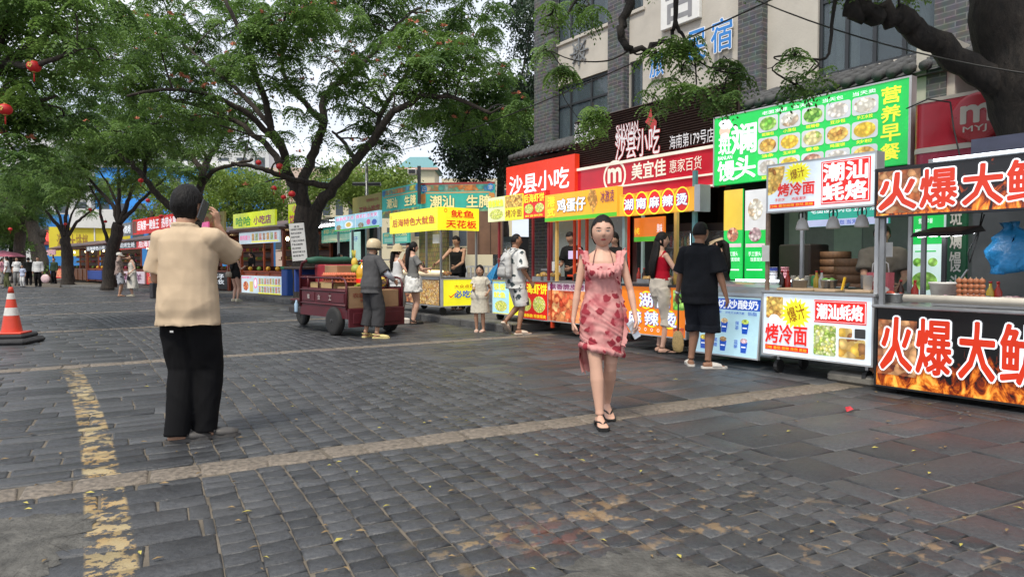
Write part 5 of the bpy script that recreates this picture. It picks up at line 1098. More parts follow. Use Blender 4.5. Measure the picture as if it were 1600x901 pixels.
b_ = MB(); b_.add([(-.45, 0, 0), (.25, 0, 0), (.45, .1, .5), (.1, .15, .35), (-.3, .2, .1)], [(0, 1, 2, 3, 4)], BB); b_.v = b_.v + [(x, y + .12, z) for x, y, z in b_.v]; b_.f = [[0, 1, 2, 3, 4], [9, 8, 7, 6, 5]] + [[i, (i + 1) % 5, 5 + (i + 1) % 5, 5 + i] for i in range(5)]; b_.m = [0] * 7; b_.sm = [False] * 7
solo(b_, 'blue_tarpaulin', 'bright blue tarpaulin beside the vendor in the black tank top', 'tarpaulin', o.matrix_basis @ Vector((X(684), D + .25, z1 - .1)), ROW.rz)
# ---------------------------------------------------------------- turquoise gate boards, plywood wall
TQ = TEAL_L; Yg = 17.5
def gate_board(name, label, p0, p1, ztop, zbot, body, m, textm, cat='shop sign'):
    d = (p1 - p0); d.z = 0; L_ = d.length; o = thing(name, label, cat, (p0.x, p0.y, 0), math.atan2(d.y, d.x)); B = Board(o, 'sign_board', 0, L_, zbot, ztop, 0, .12, m); return o, B, L_
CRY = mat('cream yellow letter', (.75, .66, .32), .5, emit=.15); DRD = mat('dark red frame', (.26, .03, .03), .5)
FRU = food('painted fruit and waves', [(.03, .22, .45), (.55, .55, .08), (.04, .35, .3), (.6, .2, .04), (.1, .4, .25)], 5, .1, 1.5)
p0, p1 = W(656, 300, Yg), W(773, 300, Yg - .3); zt, zb = W(700, 286, Yg).z, W(700, 342, Yg).z
o, B, L_ = gate_board('turquoise_gate_sign', 'turquoise painted sign board with dark red frame and cream characters, right one', p0, p1, zt, zb, '', TQ, CRY); B.fill(0, 1, .94, 1, DRD); B.fill(0, 1, 0, .05, DRD); B.fill(.03, .97, .76, .93, FRU); B.fill(.0, 1, .05, .26, FRU); B.fill(.06, .94, .70, .735, mat('sand stripe', (.6, .32, .12), .5)); B.text('潮汕', .14, .46, .3, .64, CRY, bold=.05, out=mat('green outline', (.03, .2, .12), .5), outw=.05); B.text('生腌', .63, .95, .3, .64, CRY, bold=.05, out=mat('green outline', (0, 0, 0)), outw=.05)
BLD = mat('blue round badge', (.03, .2, .5), .5); B.pic(.01, .1, .72, .94, BLD, disc=True, d=.008, name='badge'); B.pic(.9, .99, .74, .96, BLD, disc=True, d=.008, name='badge'); B.text('正', .03, .08, .77, .89, WHITE); B.text('宗', .92, .97, .79, .91, WHITE)
B.pic(.0, .08, .42, .7, mat('painted orange barrel', (.6, .25, .06), .5), .05, d=.008, name='barrel_picture'); B.pic(.92, 1, .42, .7, mat('painted orange barrel', (0, 0, 0)), .05, d=.008, name='barrel_picture'); B.done()
p1 = W(655, 300, 18.2); q_ = ROW.U * 2.35; p0 = Vector((p1.x + q_.x, p1.y + q_.y, 0)); zt, zb = W(655, 285, 18.2).z, W(655, 333, 18.2).z
o, B, L_ = gate_board('turquoise_gate_sign', 'turquoise painted sign board with cream characters, left one behind the yellow squid sign', p0, p1, zt, zb, '', TQ, CRY); B.fill(.0, 1, .0, .22, FRU); B.fill(.08, .92, .78, .96, FRU); B.fill(.05, .95, .70, .735, mat('sand stripe', (0, 0, 0))); B.text('潮汕', .15, .44, .3, .64, CRY, bold=.05, out=mat('green outline', (0, 0, 0)), outw=.05); B.text('生腌', .64, .93, .3, .64, CRY, bold=.05, out=mat('green outline', (0, 0, 0)), outw=.05); B.pic(.01, .09, .75, .97, BLD, disc=True, d=.008, name='badge'); B.pic(.91, .99, .75, .97, BLD, disc=True, d=.008, name='badge'); B.done()
p2 = p0.copy(); p2.x += ROW.U.x * .05; p2.y += ROW.U.y * .05; q_ = ROW.U * 2.2; p3 = Vector((p2.x + q_.x, p2.y + q_.y, 0))
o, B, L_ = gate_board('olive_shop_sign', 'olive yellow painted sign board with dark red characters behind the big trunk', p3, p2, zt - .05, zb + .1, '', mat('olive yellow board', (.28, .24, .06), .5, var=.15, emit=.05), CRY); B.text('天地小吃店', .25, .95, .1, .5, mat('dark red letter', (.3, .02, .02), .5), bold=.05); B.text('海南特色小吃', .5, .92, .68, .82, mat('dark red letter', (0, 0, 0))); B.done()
b_ = MB(); PLY = mat('brown plywood', (.16, .085, .055), .55, var=.3, scale=3); a, c = W(730, 400, 17.3), W(785, 400, 17.0); L_ = (c - a).length; b_.box(0, L_, 0, .08, 1.35, zt - .95, PLY)
for k in range(2): b_.box(L_ * (k + 1) / 3 - .01, L_ * (k + 1) / 3 + .01, -.01, 0, 1.35, zt - .95, mat('plywood joint', (.06, .03, .02), .7))
o = thing('plywood_wall', 'brown plywood hoarding under the turquoise sign beside the yellow cart', 'hoarding', (a.x, a.y, .115), math.atan2(c.y - a.y, c.x - a.x)); b_.build('plywood_panel', o); b_ = MB(); 
for k in range(9): b_.bar((L_ * k / 8, -.05, 0), (L_ * k / 8, -.05, 1.05), .035, .035, ALU)
b_.bar((0, -.05, 1.05), (L_, -.05, 1.05), .04, .04, ALU); b_.bar((0, -.05, .12), (L_, -.05, .12), .04, .04, ALU); b_.build('railing', o)
b_ = MB(); b_.box(0, 5.5, 0, .1, 0, 2.6, mat('dark back wall', (.035, .032, .032), .8, var=.3, scale=1.5)); b_.box(0, 5.5, -2.2, .1, 2.5, 2.56, mat('dark tin roof', (.05, .05, .055), .6)); solo(b_, 'shed_wall', 'dark shed wall and flat tin roof behind the coconut and squid carts', 'shed', ROW.P(ROW.R(500, 9.7), 9.7, .115), ROW.rz)
mosaic = brick('yellowish tile wall', (.30, .24, .08), (.22, .18, .07), (.12, .1, .06), .12, .12); b_ = MB(); b_.box(0, 1.6, 0, .06, .9, 2.2, mosaic); solo(b_, 'tiled_wall', 'yellowish tiled wall behind the vendor in the black tank top', 'wall', ROW.P(ROW.R(655, 9.0), 9.0, .115), ROW.rz)
# ---------------------------------------------------------------- S8 coconut egg cart
t8 = 8.2; o, X, Zf = stall('coconut_cart', 'dim cart with a pink and blue lit sign behind the tricycle', t8, 526, z=.115)
w = X(596); B = Board(o, 'top_sign', 0, w, Zf(596, 354), Zf(596, 328), -.05, .08, SKY_L); B.text('经典椰子冻', .05, .47, .66, .9, PNK_L, bold=.04, out=WL, outw=.03); B.text('爆浆奶冻泡芙', .52, .97, .66, .9, PNK_L, bold=.04, out=WL, outw=.03); B.pic(.25, .44, .1, .58, WL, disc=True); B.pic(.28, .4, .2, .5, lit('pudding yellow', (.9, .6, .1), .6), disc=True, d=.008); B.pic(.04, .17, .05, .4, food('coconut print', [(.4, .22, .08), (.6, .6, .5)], 15, .4), disc=True); B.pic(.56, .68, .05, .4, food('coconut print', [], 1), disc=True); B.pic(.74, .82, .2, .55, PNK_L, disc=True); B.pic(.85, .95, .15, .5, BLU_L, disc=True); B.fill(.495, .505, 0, 1, WL); B.fill(0, 1, 0, .1, GRN_L); B.done()
b_ = MB(); TN = mat('tan post', (.42, .33, .24), .6)
for px in (527, 549, 573, 592): b_.bar((X(px), .05, 0), (X(px), .05, Zf(596, 345)), .06, .06, TN if px in (573,) else PST)
for zz in (.95, 1.25): b_.bar((0, .6, zz), (w, .6, zz), .03, .03, PST)
b_.build('posts', o)
b_ = MB(); b_.box(0, w, .05, .8, .3, .92, DK); b_.box(-.03, w, 0, .85, .92, .95, STEEL); b_.build('counter', o)
B = Board(o, 'hanging_menu', X(533), X(549), .55 + .6, Zf(596, 356), .3, .02, lit('mint menu', (.55, .85, .72), .5)); B.text('椰子', .2, .8, .7, .85, BLU_L); B.done()
for px0, px1, py0, py1, tt, l_ in ((503, 552, 354, 378, 8.9, 'turquoise menu board behind the vendor near the big trunk'), (598, 640, 362, 380, 8.6, 'turquoise menu board behind the women at the squid cart')):
    r0, r1 = ROW.R(px0, tt), ROW.R(px1, tt); p = thing('menu_board', l_, 'menu board', ROW.P(r0, tt, 0), ROW.rz); B = Board(p, 'board', 0, r1 - r0, ROW.Z((px0 + px1) / 2, py1, tt), ROW.Z((px0 + px1) / 2, py0, tt), 0, .04, lit('turquoise lit board', (.05, .45, .36), .4)); B.text('椰子饮品', .08, .92, .6, .88, CRY, bold=.03); B.fill(.08, .92, .12, .5, lit('pale menu rows', (.3, .65, .5), .4)); B.done()
p = thing('led_cluster_lamp', 'glowing lamp panel of small round leds beside the big trunk', 'lamp', ROW.P(ROW.R(497, 8.3), 8.3, ROW.Z(505, 356, 8.3)), ROW.rz); b_ = MB(); L_ = ROW.R(524, 8.3) - ROW.R(497, 8.3); b_.box(0, L_, -.02, .1, .26, .31, DK); b_.box(0, L_, .0, .08, 0, .26, mat('lamp panel', (.5, .5, .48), .4)); h_ = b_.build('lamp_panel', p); b_ = MB()
for i in range(6):
    for j in range(2): b_.disc(L_ * (i + .5) / 6, .07 + .12 * j, L_ / 14, .045, -.004, LEDD, 12)
b_.build('led_discs', h_)

# ---------------------------------------------------------------- bottles, pans and tubs on the counters
def bottle(m, h=.2, r=.032): b = MB(); b.lathe([(r, 0), (r * 1.05, h * .1), (r * 1.05, h * .6), (r * .4, h * .82), (r * .38, h), (0, h)], m, n=12); b.lathe([(r * .45, h * .99), (r * .45, h * 1.08), (0, h * 1.08)], mat('red cap', (.5, .03, .03), .4), n=10); return b
SAU = [('dark soy', (.05, .02, .012)), ('red chilli', (.42, .03, .015)), ('yellow mustard', (.62, .42, .04)), ('white mayonnaise', (.62, .60, .54))]
def place(t, px, z): return ROW.P(ROW.R(px, t, 430), t, z)
for k, (px, t, z, m, where) in enumerate(((1222, 7.2, .92, 0, 'left end of the white cart'), (1231, 7.22, .92, 1, 'left end of the white cart'), (1276, 7.25, .92, 2, 'middle of the white cart'), (1284, 7.25, .92, 3, 'middle of the white cart'), (1430, 7.2, .835, 1, 'black squid cart near the lamp post'), (1408, 7.2, .835, 0, 'black squid cart near the vendor'), (1548, 7.2, .835, 2, 'black squid cart near the steel bowl'), (1560, 7.22, .835, 1, 'black squid cart near the steel bowl'),
        (998, 7.6, .94, 1, 'hotpot cart'), (1006, 7.62, .94, 0, 'hotpot cart'), (874, 7.9, 1.0, 3, 'waffle cart by the amber post'), (925, 7.9, 1.0, 2, 'waffle cart beside the woman in pink'), (812, 8.0, 1.02, 0, 'shrimp cake cart'), (636, 7.5, 1.06, 1, 'yellow squid cart'), (662, 7.5, 1.06, 0, 'yellow squid cart'))):
    solo(bottle(mat('sauce ' + SAU[m][0], SAU[m][1], .25)), 'sauce_bottle', f'{SAU[m][0]} sauce bottle on the {where}', 'bottle', place(t, px, z))
for px, t, z, l_, f_ in ((1250, 7.0, .947, 'round tub of batter on the long wooden board of the white cart', (.62, .55, .38)), (1295, 7.05, .95, 'round tub of chopped greens on the short wooden board', (.15, .35, .06)), (1398, 6.9, .835, 'round tub of red sauce on the black cart', (.40, .05, .02)), (1530, 6.95, .835, 'round tub of squid pieces beside the grill tray', (.5, .32, .3)), (1040, 7.3, .94, 'round tub of noodles on the hotpot cart', (.6, .45, .2))):
    b_ = MB(); b_.lathe([(.07, 0), (.085, .09), (.09, .09), (.088, .08), (.0, .075)], STEEL, n=18); q = solo(b_, 'steel_tub', l_, 'tub', place(t, px, z)); b_ = MB(); heap(b_, -.05, .05, -.05, .05, .07, mat('tub food %d' % px, f_, .6, var=.4, scale=40), 9, .022, px); b_.build('tub_food', q)
b_ = MB(); b_.lathe([(.02, 0), (.17, .012), (.19, .03), (.18, .03), (.16, .02), (0, .015)], DK, n=24); b_.bar((.18, 0, .03), (.42, .02, .07), .03, .015, DK); solo(b_, 'frying_pan', 'black frying pan on the right half of the white cart counter', 'pan', place(7.15, 1318, .925), ROW.rz + 1.9)
for k, (px, t, z) in enumerate(((1352, 7.3, .925), (1356, 7.0, .925))):
    b_ = MB()
    for j in range(6): b_.lathe([(.035, .02 * j), (.045, .02 * j + .07), (.047, .02 * j + .07)], mat('white cup', (.65, .64, .62), .5), n=14, cap=False)
    solo(b_, 'paper_cups', ['tall stack of white paper cups behind the printed bag', 'tall stack of white paper cups in front of the printed bag'][k], 'cups', place(t, px, z))
for k in range(5):
    b_ = MB(); b_.tube([(0, 0, 0), (.0, -.02, .26)], [.004, .004], WOOD, 5)
    for j in range(4): b_.ell((0, -.005 - .003 * j, .09 + .045 * j), .028, .02, .026, FDF['meat'] if False else mat('skewered meat', (.35, .12, .05), .5, var=.4, scale=30), 8, 6)
    solo(b_, 'meat_skewer', 'meat skewer standing in the row on the black squid cart rail', 'skewer', place(6.72, 1500 + 9 * k, .835), ROW.rz, 'skewers standing on the black cart')
# ================================================================ people
def skin(n, c): return mat('skin ' + n, c, .5, var=.08, scale=9, spec=.35)
SK_F = skin('fair', (.58, .345, .25)); SK_M = skin('tan', (.44, .25, .165)); SK_D = skin('deep tan', (.30, .155, .095))
HAIR = mat('black hair', (.010, .009, .009), .55, var=.4, spec=.18, scale=40, bump=.5, bscale=90, stretch=(1, 1, .25)); EYEW = mat('eye white', (.62, .58, .55), .3, var=0); EYEB = mat('dark iris', (.015, .01, .008), .15, var=0); LIP = mat('lips', (.40, .07, .07), .4, var=0); LIPM = mat('plain lips', (.33, .13, .10), .5, var=0)
def cloth(n, c, var=.1, scale=5, rough=.85):
    new = 'cloth ' + n not in MATS; m = mat('cloth ' + n, c, rough, var=var, scale=scale, bump=.12, bscale=260, spec=.15)
    if new:      # soft creases
        nt = m.node_tree; bp = [q for q in nt.nodes if q.type == 'BUMP'][0]; tc = [q for q in nt.nodes if q.type == 'TEX_COORD'][0]
        mp_ = N(nt, 'ShaderNodeMapping'); mp_.inputs['Scale'].default_value = (1, 1, .55); mp_.inputs['Rotation'].default_value = (.5, .6, 0)
        nz_ = N(nt, 'ShaderNodeTexNoise', Scale=7.0, Detail=2.5, Roughness=.5, Distortion=.8); nz_.noise_type = 'RIDGED_MULTIFRACTAL'
        b2 = N(nt, 'ShaderNodeBump', Strength=.28, Distance=.03); nt.links.new(tc.outputs['Object'], mp_.inputs[0]); nt.links.new(mp_.outputs[0], nz_.inputs['Vector']); nt.links.new(nz_.outputs[0], b2.inputs['Height']); nt.links.new(b2.outputs[0], bp.inputs['Normal'])
    return m
def remeshed(mb, vox, smooth=2, fold=None, mats=None, post=None, name='m'):
    me = mb.mesh('tmp'); ob = bpy.data.objects.new('tmp', me); COL.objects.link(ob)
    r = ob.modifiers.new('r', 'REMESH'); r.mode = 'VOXEL'; r.voxel_size = vox; r.use_smooth_shade = True
    s = ob.modifiers.new('s', 'SMOOTH'); s.iterations = smooth; s.factor = .5
    dg = bpy.context.evaluated_depsgraph_get(); out = bpy.data.meshes.new_from_object(ob.evaluated_get(dg)); out.name = name
    bpy.data.objects.remove(ob); bpy.data.meshes.remove(me)
    out.materials.clear(); out.materials.append(mb.mats[0])
    if fold or post:
        n = len(out.vertices); co = np.empty(n * 3); out.vertices.foreach_get('co', co); co = co.reshape(-1, 3)
        no = np.empty(n * 3); out.vertex_normals.foreach_get('vector', no); no = no.reshape(-1, 3)
        if fold:
            amp, fx, fz = fold; d = np.array([noise.noise((c[0] * fx, c[1] * fx, c[2] * fz + .6 * c[0] * fx)) + .9 * (.35 - abs(noise.noise((c[0] * fx * 1.1 + c[2] * fx * .9 + 5, c[1] * fx, (c[2] - c[0]) * fz * .8)))) + .45 * (.3 - abs(noise.noise((c[0] * fx * 2.2 - c[2] * fx * 1.5, c[1] * fx * 2 + 9, (c[2] + c[0]) * fz * 1.6)))) for c in co]); co = co + no * (d * amp)[:, None]
        if post: co = post(co)
        out.vertices.foreach_set('co', co.reshape(-1)); out.update()
    out.polygons.foreach_set('use_smooth', [True] * len(out.polygons))
    return out
def child(me, name, parent, label=None):
    o = bpy.data.objects.new(name, me); COL.objects.link(o); o.parent = parent
    if label: o['label'] = label
    return o
def ik(a, b, l1, l2, pole):
    a, b = Vector(a), Vector(b); d = b - a; L_ = min(d.length, (l1 + l2) * .999); u = d.normalized(); b = a + u * L_
    x = (l1 * l1 - l2 * l2 + L_ * L_) / (2 * L_); h = math.sqrt(max(0, l1 * l1 - x * x)); p = Vector(pole); p = (p - u * p.dot(u))
    p = p.normalized() if p.length > 1e-5 else Vector((0, 1, 0)); return a + u * x + p * h, b
def head_point(d, fem):
    """unit direction -> point of the head surface, head centre at 0, face towards -y"""
    x, y, z = d; f = -y
    X, Y, Z = x * .079, y * .094, z * .114
    if z < 0: k = -z; X *= 1 - (.27 if fem else .22) * k ** 1.9; Y *= 1 - .16 * k; 
    if z < 0 and y > 0: Y *= 1 - .25 * (-z)
    if f > 0:
        g = lambda cx, cz, sx, sz: math.exp(-((x - cx) / sx) ** 2 - ((z - cz) / sz) ** 2)
        Y += .006 * f * (1 - abs(x))
        Y -= .020 * g(0, -.20, .10, .12) + .010 * g(0, -.02, .09, .2) + .007 * g(0, -.48, .2, .09) + .010 * g(0, -.78, .26, .14) + .004 * g(.42, -.25, .25, .25) + .004 * g(-.42, -.25, .25, .25)
        Y += .008 * g(.38, .06, .2, .11) + .008 * g(-.38, .06, .2, .11); Y -= .004 * g(.36, .24, .3, .07) + .004 * g(-.36, .24, .3, .07)
    return Vector((X, Y, Z))
def head(mb, M, sk, fem, det=True, lip=LIPM):
    n, k = (40, 30) if det else (20, 14); vs = []; fs = []
    for i in range(k + 1):
        t = PI * i / k
        for j in range(n):
            p = 2 * PI * j / n; q = max(.01, math.sin(t)); vs.append(M @ head_point((q * math.cos(p), q * math.sin(p), -math.cos(t)), fem))
    for i in range(k):
        for j in range(n): fs.append((i * n + j, i * n + (j + 1) % n, (i + 1) * n + (j + 1) % n, (i + 1) * n + j))
    mb.add(vs, fs, sk, True)
    for s in (-1, 1):
        o = len(mb.v); mb.ell((0, 0, 0), .010, .018, .032, sk, 8, 6)
        for q in range(o, len(mb.v)): v = Vector(mb.v[q]); v = Matrix.Rotation(s * -.35, 3, 'Z') @ v; mb.v[q] = tuple(M @ (v + Vector((s * .074, .008, -.012))))
    if not det: return
    def surf(px, pz, off):
        x, z = px, pz; r = math.sqrt(max(.0, 1 - x * x - z * z)); p = head_point((x, -r, z), fem); p.y -= off; return M @ p
    def shape(pts, off, m, flip=False):
        c = surf(sum(p[0] for p in pts) / len(pts), sum(p[1] for p in pts) / len(pts), off + .0008); P_ = [surf(a, b, off) for a, b in pts]; mb.add(P_ + [c], [(i, (i + 1) % len(P_), len(P_)) for i in range(len(P_))], m, True)
    for s in (-1, 1):
        el = lambda cx, cz, rx, rz, n=14: [(cx + rx * math.cos(2 * PI * i / n), cz + rz * math.sin(2 * PI * i / n) * (1 if math.sin(2 * PI * i / n) > 0 else .7)) for i in range(n)]
        cx = s * .40
        shape(el(cx, .032, .215, .05), .0012, EYEB); shape(el(cx, .016, .17, .022), .0022, EYEW); shape(el(cx, .022, .075, .033), .0034, EYEB)
        shape([(cx - s * .20, .205), (cx - s * .05, .26), (cx + s * .16, .265), (cx + s * .27, .20), (cx + s * .15, .235), (cx - s * .04, .225)], .0015, HAIR)
        shape(el(s * .075, -.295, .04, .018, 8), .002, mat('nostril', (.12, .05, .04), .6, var=0))
    shape([(-.29, -.478), (-.09, -.435), (0, -.45), (.09, -.435), (.29, -.478), (.12, -.49), (0, -.492), (-.12, -.49)], .0015, lip)
    shape([(-.27, -.484), (-.1, -.494), (0, -.497), (.1, -.494), (.27, -.484), (.14, -.54), (0, -.557), (-.14, -.54)], .0022, lip)
def hair_cap(mb, M, fem, style, m, seed=0, grow=1.09, det=True):
    n, k = (44, 32) if det else (24, 16); idx = {}; vs = []; fs = []
    def d_(i, j): t = PI * i / k; p = 2 * PI * j / n; q = max(.01, math.sin(t)); return q * math.cos(p), q * math.sin(p), -math.cos(t)
    def keep(x, y, z):
        if style == 'short': return (z > .50 + .1 * (1 - abs(x))) if y < -.25 else (z > .05 - .25 * max(0, y - .1) / .9 * 3 if y < .12 else z > -.62)
        if style == 'fade': return (z > .62) if y < -.25 else (z > .25 if y < .2 else z > -.15)
        if style == 'back': return z > (.66 if abs(x) < .12 else .55 - .5 * max(0, abs(x) - .45)) if y < -.3 else z > (-.25 if y < .15 else -.7)
        return z > (.60 if abs(x) < .2 else .45 - .9 * max(0, abs(x) - .5)) if y < -.28 else z > -.75
    for i in range(k):
        for j in range(n):
            cs = [(i, j), (i, (j + 1) % n), (i + 1, (j + 1) % n), (i + 1, j)]; x, y, z = [sum(d_(*c)[a] for c in cs) / 4 for a in range(3)]
            if not keep(x, y, z): continue
            f = []
            for c in cs:
                if c not in idx:
                    v = Vector(d_(*c)); g_ = grow + .03 * max(0, v.z) + .025 * noise.noise(v * 5 + Vector((seed, 0, 0))) + (.03 * noise.noise(Vector((v.x * 14, v.y * 14, v.z * 5 + seed))) if style in ('short',) else .012 * noise.noise(v * 14))
                    p = head_point(v, fem); p = Vector((p.x * g_, p.y * g_ if v.y > -.2 else p.y * (1 + (g_ - 1) * .6), p.z * g_)); idx[c] = len(vs); vs.append(M @ p)
                f.append(idx[c])
            fs.append(f)
    mb.add(vs, fs, m, True)
def finger(mb, base, d, curl, up, l, r, m):
    p = [Vector(base)]; d = Vector(d).normalized(); ax = Vector(up).normalized()
    for k, s in enumerate((.42, .33, .25)):
        d = (Matrix.Rotation(curl * (.5 if k == 0 else 1), 3, ax) @ d).normalized(); p.append(p[-1] + d * l * s)
    mb.tube([p[0] - Vector(d) * 0] + p[1:], [r, r * .95, r * .85, r * .6], m, 6)
def hand(mb, fb, wrist, fwd, palm, sk, k=1, curl=.35, grip=False):
    """palm lump goes to the body mesh mb, fingers to fb; fwd: wrist to knuckles, palm: direction the palm faces"""
    w = Vector(wrist); f = Vector(fwd).normalized(); pn = Vector(palm); pn = (pn - f * pn.dot(f)).normalized(); s = f.cross(pn)
    mb.loft([(w - f * .02, .024 * k, .019 * k, s, pn), (w + f * .03 * k, .034 * k, .016 * k, s, pn), (w + f * .075 * k, .040 * k, .014 * k, s, pn), (w + f * .095 * k, .034 * k, .010 * k, s, pn)], sk, 12)
    return w, f, pn, s
def fingers(fb, h, sk, k, curl, thumb):
    w, f, pn, s = h
    for i, (o, l) in enumerate(((-.029, .068), (-.0095, .078), (.0105, .073), (.029, .056))):
        b = w + f * (.082 - .01 * abs(i - 1)) * k + s * o * k * 1.0
        finger(fb, b, f + s * o * 1.5, -curl * (1 if True else 1), s if True else s, l * k, .0085 * k, sk) if False else None
        p = [b - f * .01]; d = (f + s * o * 1.2).normalized()
        for q, (fr_, c) in enumerate(((.42, .5), (.33, 1.0), (.25, .9))):
            d = (d * math.cos(curl * c) + pn * math.sin(curl * c)).normalized() if q == 0 else (Matrix.Rotation(curl * c, 3, d.cross(pn).normalized()) @ d).normalized(); p.append(p[-1] + d * l * k * fr_)
        fb.tube(p, [.0088 * k, .0088 * k, .0078 * k, .0058 * k], sk, 7)
    b = w + f * .03 * k + s * thumb * .026 * k; d = (f * .75 + s * thumb * .75 + pn * .35).normalized(); p = [b, b + d * .032 * k]; d = (d + f * .4 + pn * .25).normalized(); p.append(p[-1] + d * .028 * k); p.append(p[-1] + (d + f * .2).normalized() * .022 * k)
    fb.tube(p, [.0115 * k, .0105 * k, .0095 * k, .006 * k], sk, 7)
def person(label, loc, heading, H=1.7, fem=False, sk=SK_M, feet=((-.1, 0), (.1, 0)), heel=(0, 0), fyaw=(.15, -.15), hands=(None, None), pole=((-.3, 1, -.2), (.3, 1, -.2)), lean=0, side=0, headyaw=0, headpitch=0,
           top=None, bottom=None, shoes=None, hair='short', hat=None, det=False, build=1.0, knee=((0, -1, 0), (0, -1, 0)), handdir=(None, None), palmdir=(None, None), curl=(.45, .45), vox=None, group=None, lip=LIPM, zbase=0, twist=0, headk=1.0, legs=True, extra=None):
    """heading: world angle the person faces; local front is -y, the person's right is -x"""
    k = H / 1.7; vox = vox or (.007 if det else .014)
    root = Vector(loc); rz = heading + PI / 2
    bw = build; pel = Vector((0, 0, .93)); R_ = Matrix.Rotation(twist, 3, 'Z') @ Matrix.Rotation(lean, 3, 'X') @ Matrix.Rotation(side, 3, 'Y')
    SP = lambda x, y, z: pel + R_ @ (Vector((x, y, z)) - pel)
    sx, fy = R_ @ Vector((1, 0, 0)), R_ @ Vector((0, 1, 0)); up = R_ @ Vector((0, 0, 1))
    sw = (.155 if fem else .182) * (.5 + .5 * bw); b = MB()
    TS = [(.84, .135, .095, 0), (.90, .165, .112, .005), (.97, .168 if fem else .158, .115, .005), (1.06, .128 if fem else .145, .092, 0), (1.16, .135 if fem else .158, .100, -.004), (1.27, .150 if fem else .172, .112 if fem else .112, -.008), (1.35, .145 if fem else .168, .102, 0), (1.405, .115 if fem else .135, .078, .006), (1.44, .065, .06, .012)]
    sec = lambda z, rx, ry, y, g=0: (SP(0, y, z), rx * bw + g, ry * bw + g, sx, fy)
    b.loft([sec(*t) for t in TS], sk)
    for s in ((-1, 1) if fem else ()): b.ell(SP(s * .068, -.085, 1.255), .058, .05, .055, sk, 10, 8)
    nk = SP(0, .012, 1.42); hc = SP(0, -.012, 1.592); b.tube([nk, SP(0, .008, 1.50), hc + Vector((0, 0, -.03))], [.062 * bw, .050 if fem else .057, .05], sk, 12)
    HM = Matrix.Translation(hc) @ (R_.to_4x4() if abs(lean) < .4 else Matrix.Rotation(lean * .6, 4, 'X')) @ Matrix.Rotation(headyaw, 4, 'Z') @ Matrix.Rotation(headpitch, 4, 'X') @ Matrix.Scale(headk, 4)
    fb = MB(); head(fb, HM, sk, fem, det, lip)
    J = {}; hs = []
    for i, s in enumerate((-1, 1)):
        sh = SP(s * sw, .005, 1.375); t = hands[i]; t = Vector(t) if t is not None else SP(s * (sw + .07), -.05, .86)
        el, wr = ik(sh, t, .285, .25, pole[i]); J['sh', i], J['el', i], J['wr', i] = sh, el, wr; a = (.8 if fem else 1) * bw
        b.ell(sh, .052 * a, .05 * a, .052 * a, sk, 10, 8); b.tube([sh, sh.lerp(el, .35), el.lerp(sh, .12), el, el.lerp(wr, .25), el.lerp(wr, .6), wr], [.046 * a, .046 * a, .038 * a, .036 * a, .039 * a, .030 * a, .0235 * a], sk, 12)
        hd = handdir[i] or (wr - el); pd = palmdir[i] or (-s, .1, 0); h_ = hand(b, fb, wr, hd, pd, sk, .92 if fem else 1); fingers(fb, h_, sk, .92 if fem else 1, curl[i], -1 if (Vector(hd).normalized().cross(Vector(pd))).y > 0 else 1); J['h', i] = h_
        if legs:
            hp = Vector((s * .088, .0, .905)); f = feet[i]; an = Vector((f[0], f[1], .085 + heel[i])); kn, an = ik(hp, an, .435, .40, knee[i]); J['hp', i], J['kn', i], J['an', i] = hp, kn, an; a = bw * (1.0 if not fem else 1.02)
            b.tube([hp + Vector((0, 0, .03)), hp.lerp(kn, .25), hp.lerp(kn, .65), kn.lerp(hp, .06), kn.lerp(an, .06), kn.lerp(an, .3), kn.lerp(an, .65), kn.lerp(an, .9), an], [.088 * a, .086 * a, .068 * a, .055 * a, .052 * a, .056 * a, .043 * a, .034 * a, .036 * a], sk, 14)
            ya = fyaw[i]; fd = Vector((math.sin(ya), -math.cos(ya), 0)); pt = math.atan2(heel[i], .17); fd3 = (fd * math.cos(pt) + Vector((0, 0, -math.sin(pt)))).normalized(); sd = Vector((-fd.y, fd.x, 0)); un = sd.cross(fd3) if sd.cross(fd3).z > 0 else fd3.cross(sd)
            ft = [(-.055, .030, .026, .040), (-.03, .036, .034, .036), (.02, .034, .045, .040), (.08, .038, .030, .030), (.14, .046, .020, .021), (.185, .044, .013, .017), (.205, .034, .009, .015)]
            base = an - Vector((0, 0, .085)) if heel[i] == 0 else an - un * .085
            b.loft([(base + fd3 * x + un * z, rx, rz_, sd, un) for x, rx, rz_, z in ft], sk, 12); J['ft', i] = (base, fd3, sd, un)
    me = remeshed(b, vox, 2, name='person'); P = bpy.data.objects.new('person', me); COL.objects.link(P)
    bm = bmesh.new(); bm.from_mesh(me); o2 = fb.mesh('t'); nm = len(me.materials)
    for m in fb.mats:
        if m.name not in [q.name for q in me.materials]: me.materials.append(m)
    mp_ = [[q.name for q in me.materials].index(m.name) for m in fb.mats]; n0 = len(bm.faces); bm.from_mesh(o2); bm.faces.ensure_lookup_table()
    for f in bm.faces[n0:]: f.material_index = mp_[f.material_index]
    bm.to_mesh(me); bm.free(); bpy.data.meshes.remove(o2)
    P.location = root + Vector((0, 0, zbase)); P.rotation_euler = (0, 0, rz); P.scale = (k, k, k); tag(P, label, 'person', group)
    # ---- clothes
    cv = .010 if det else .016
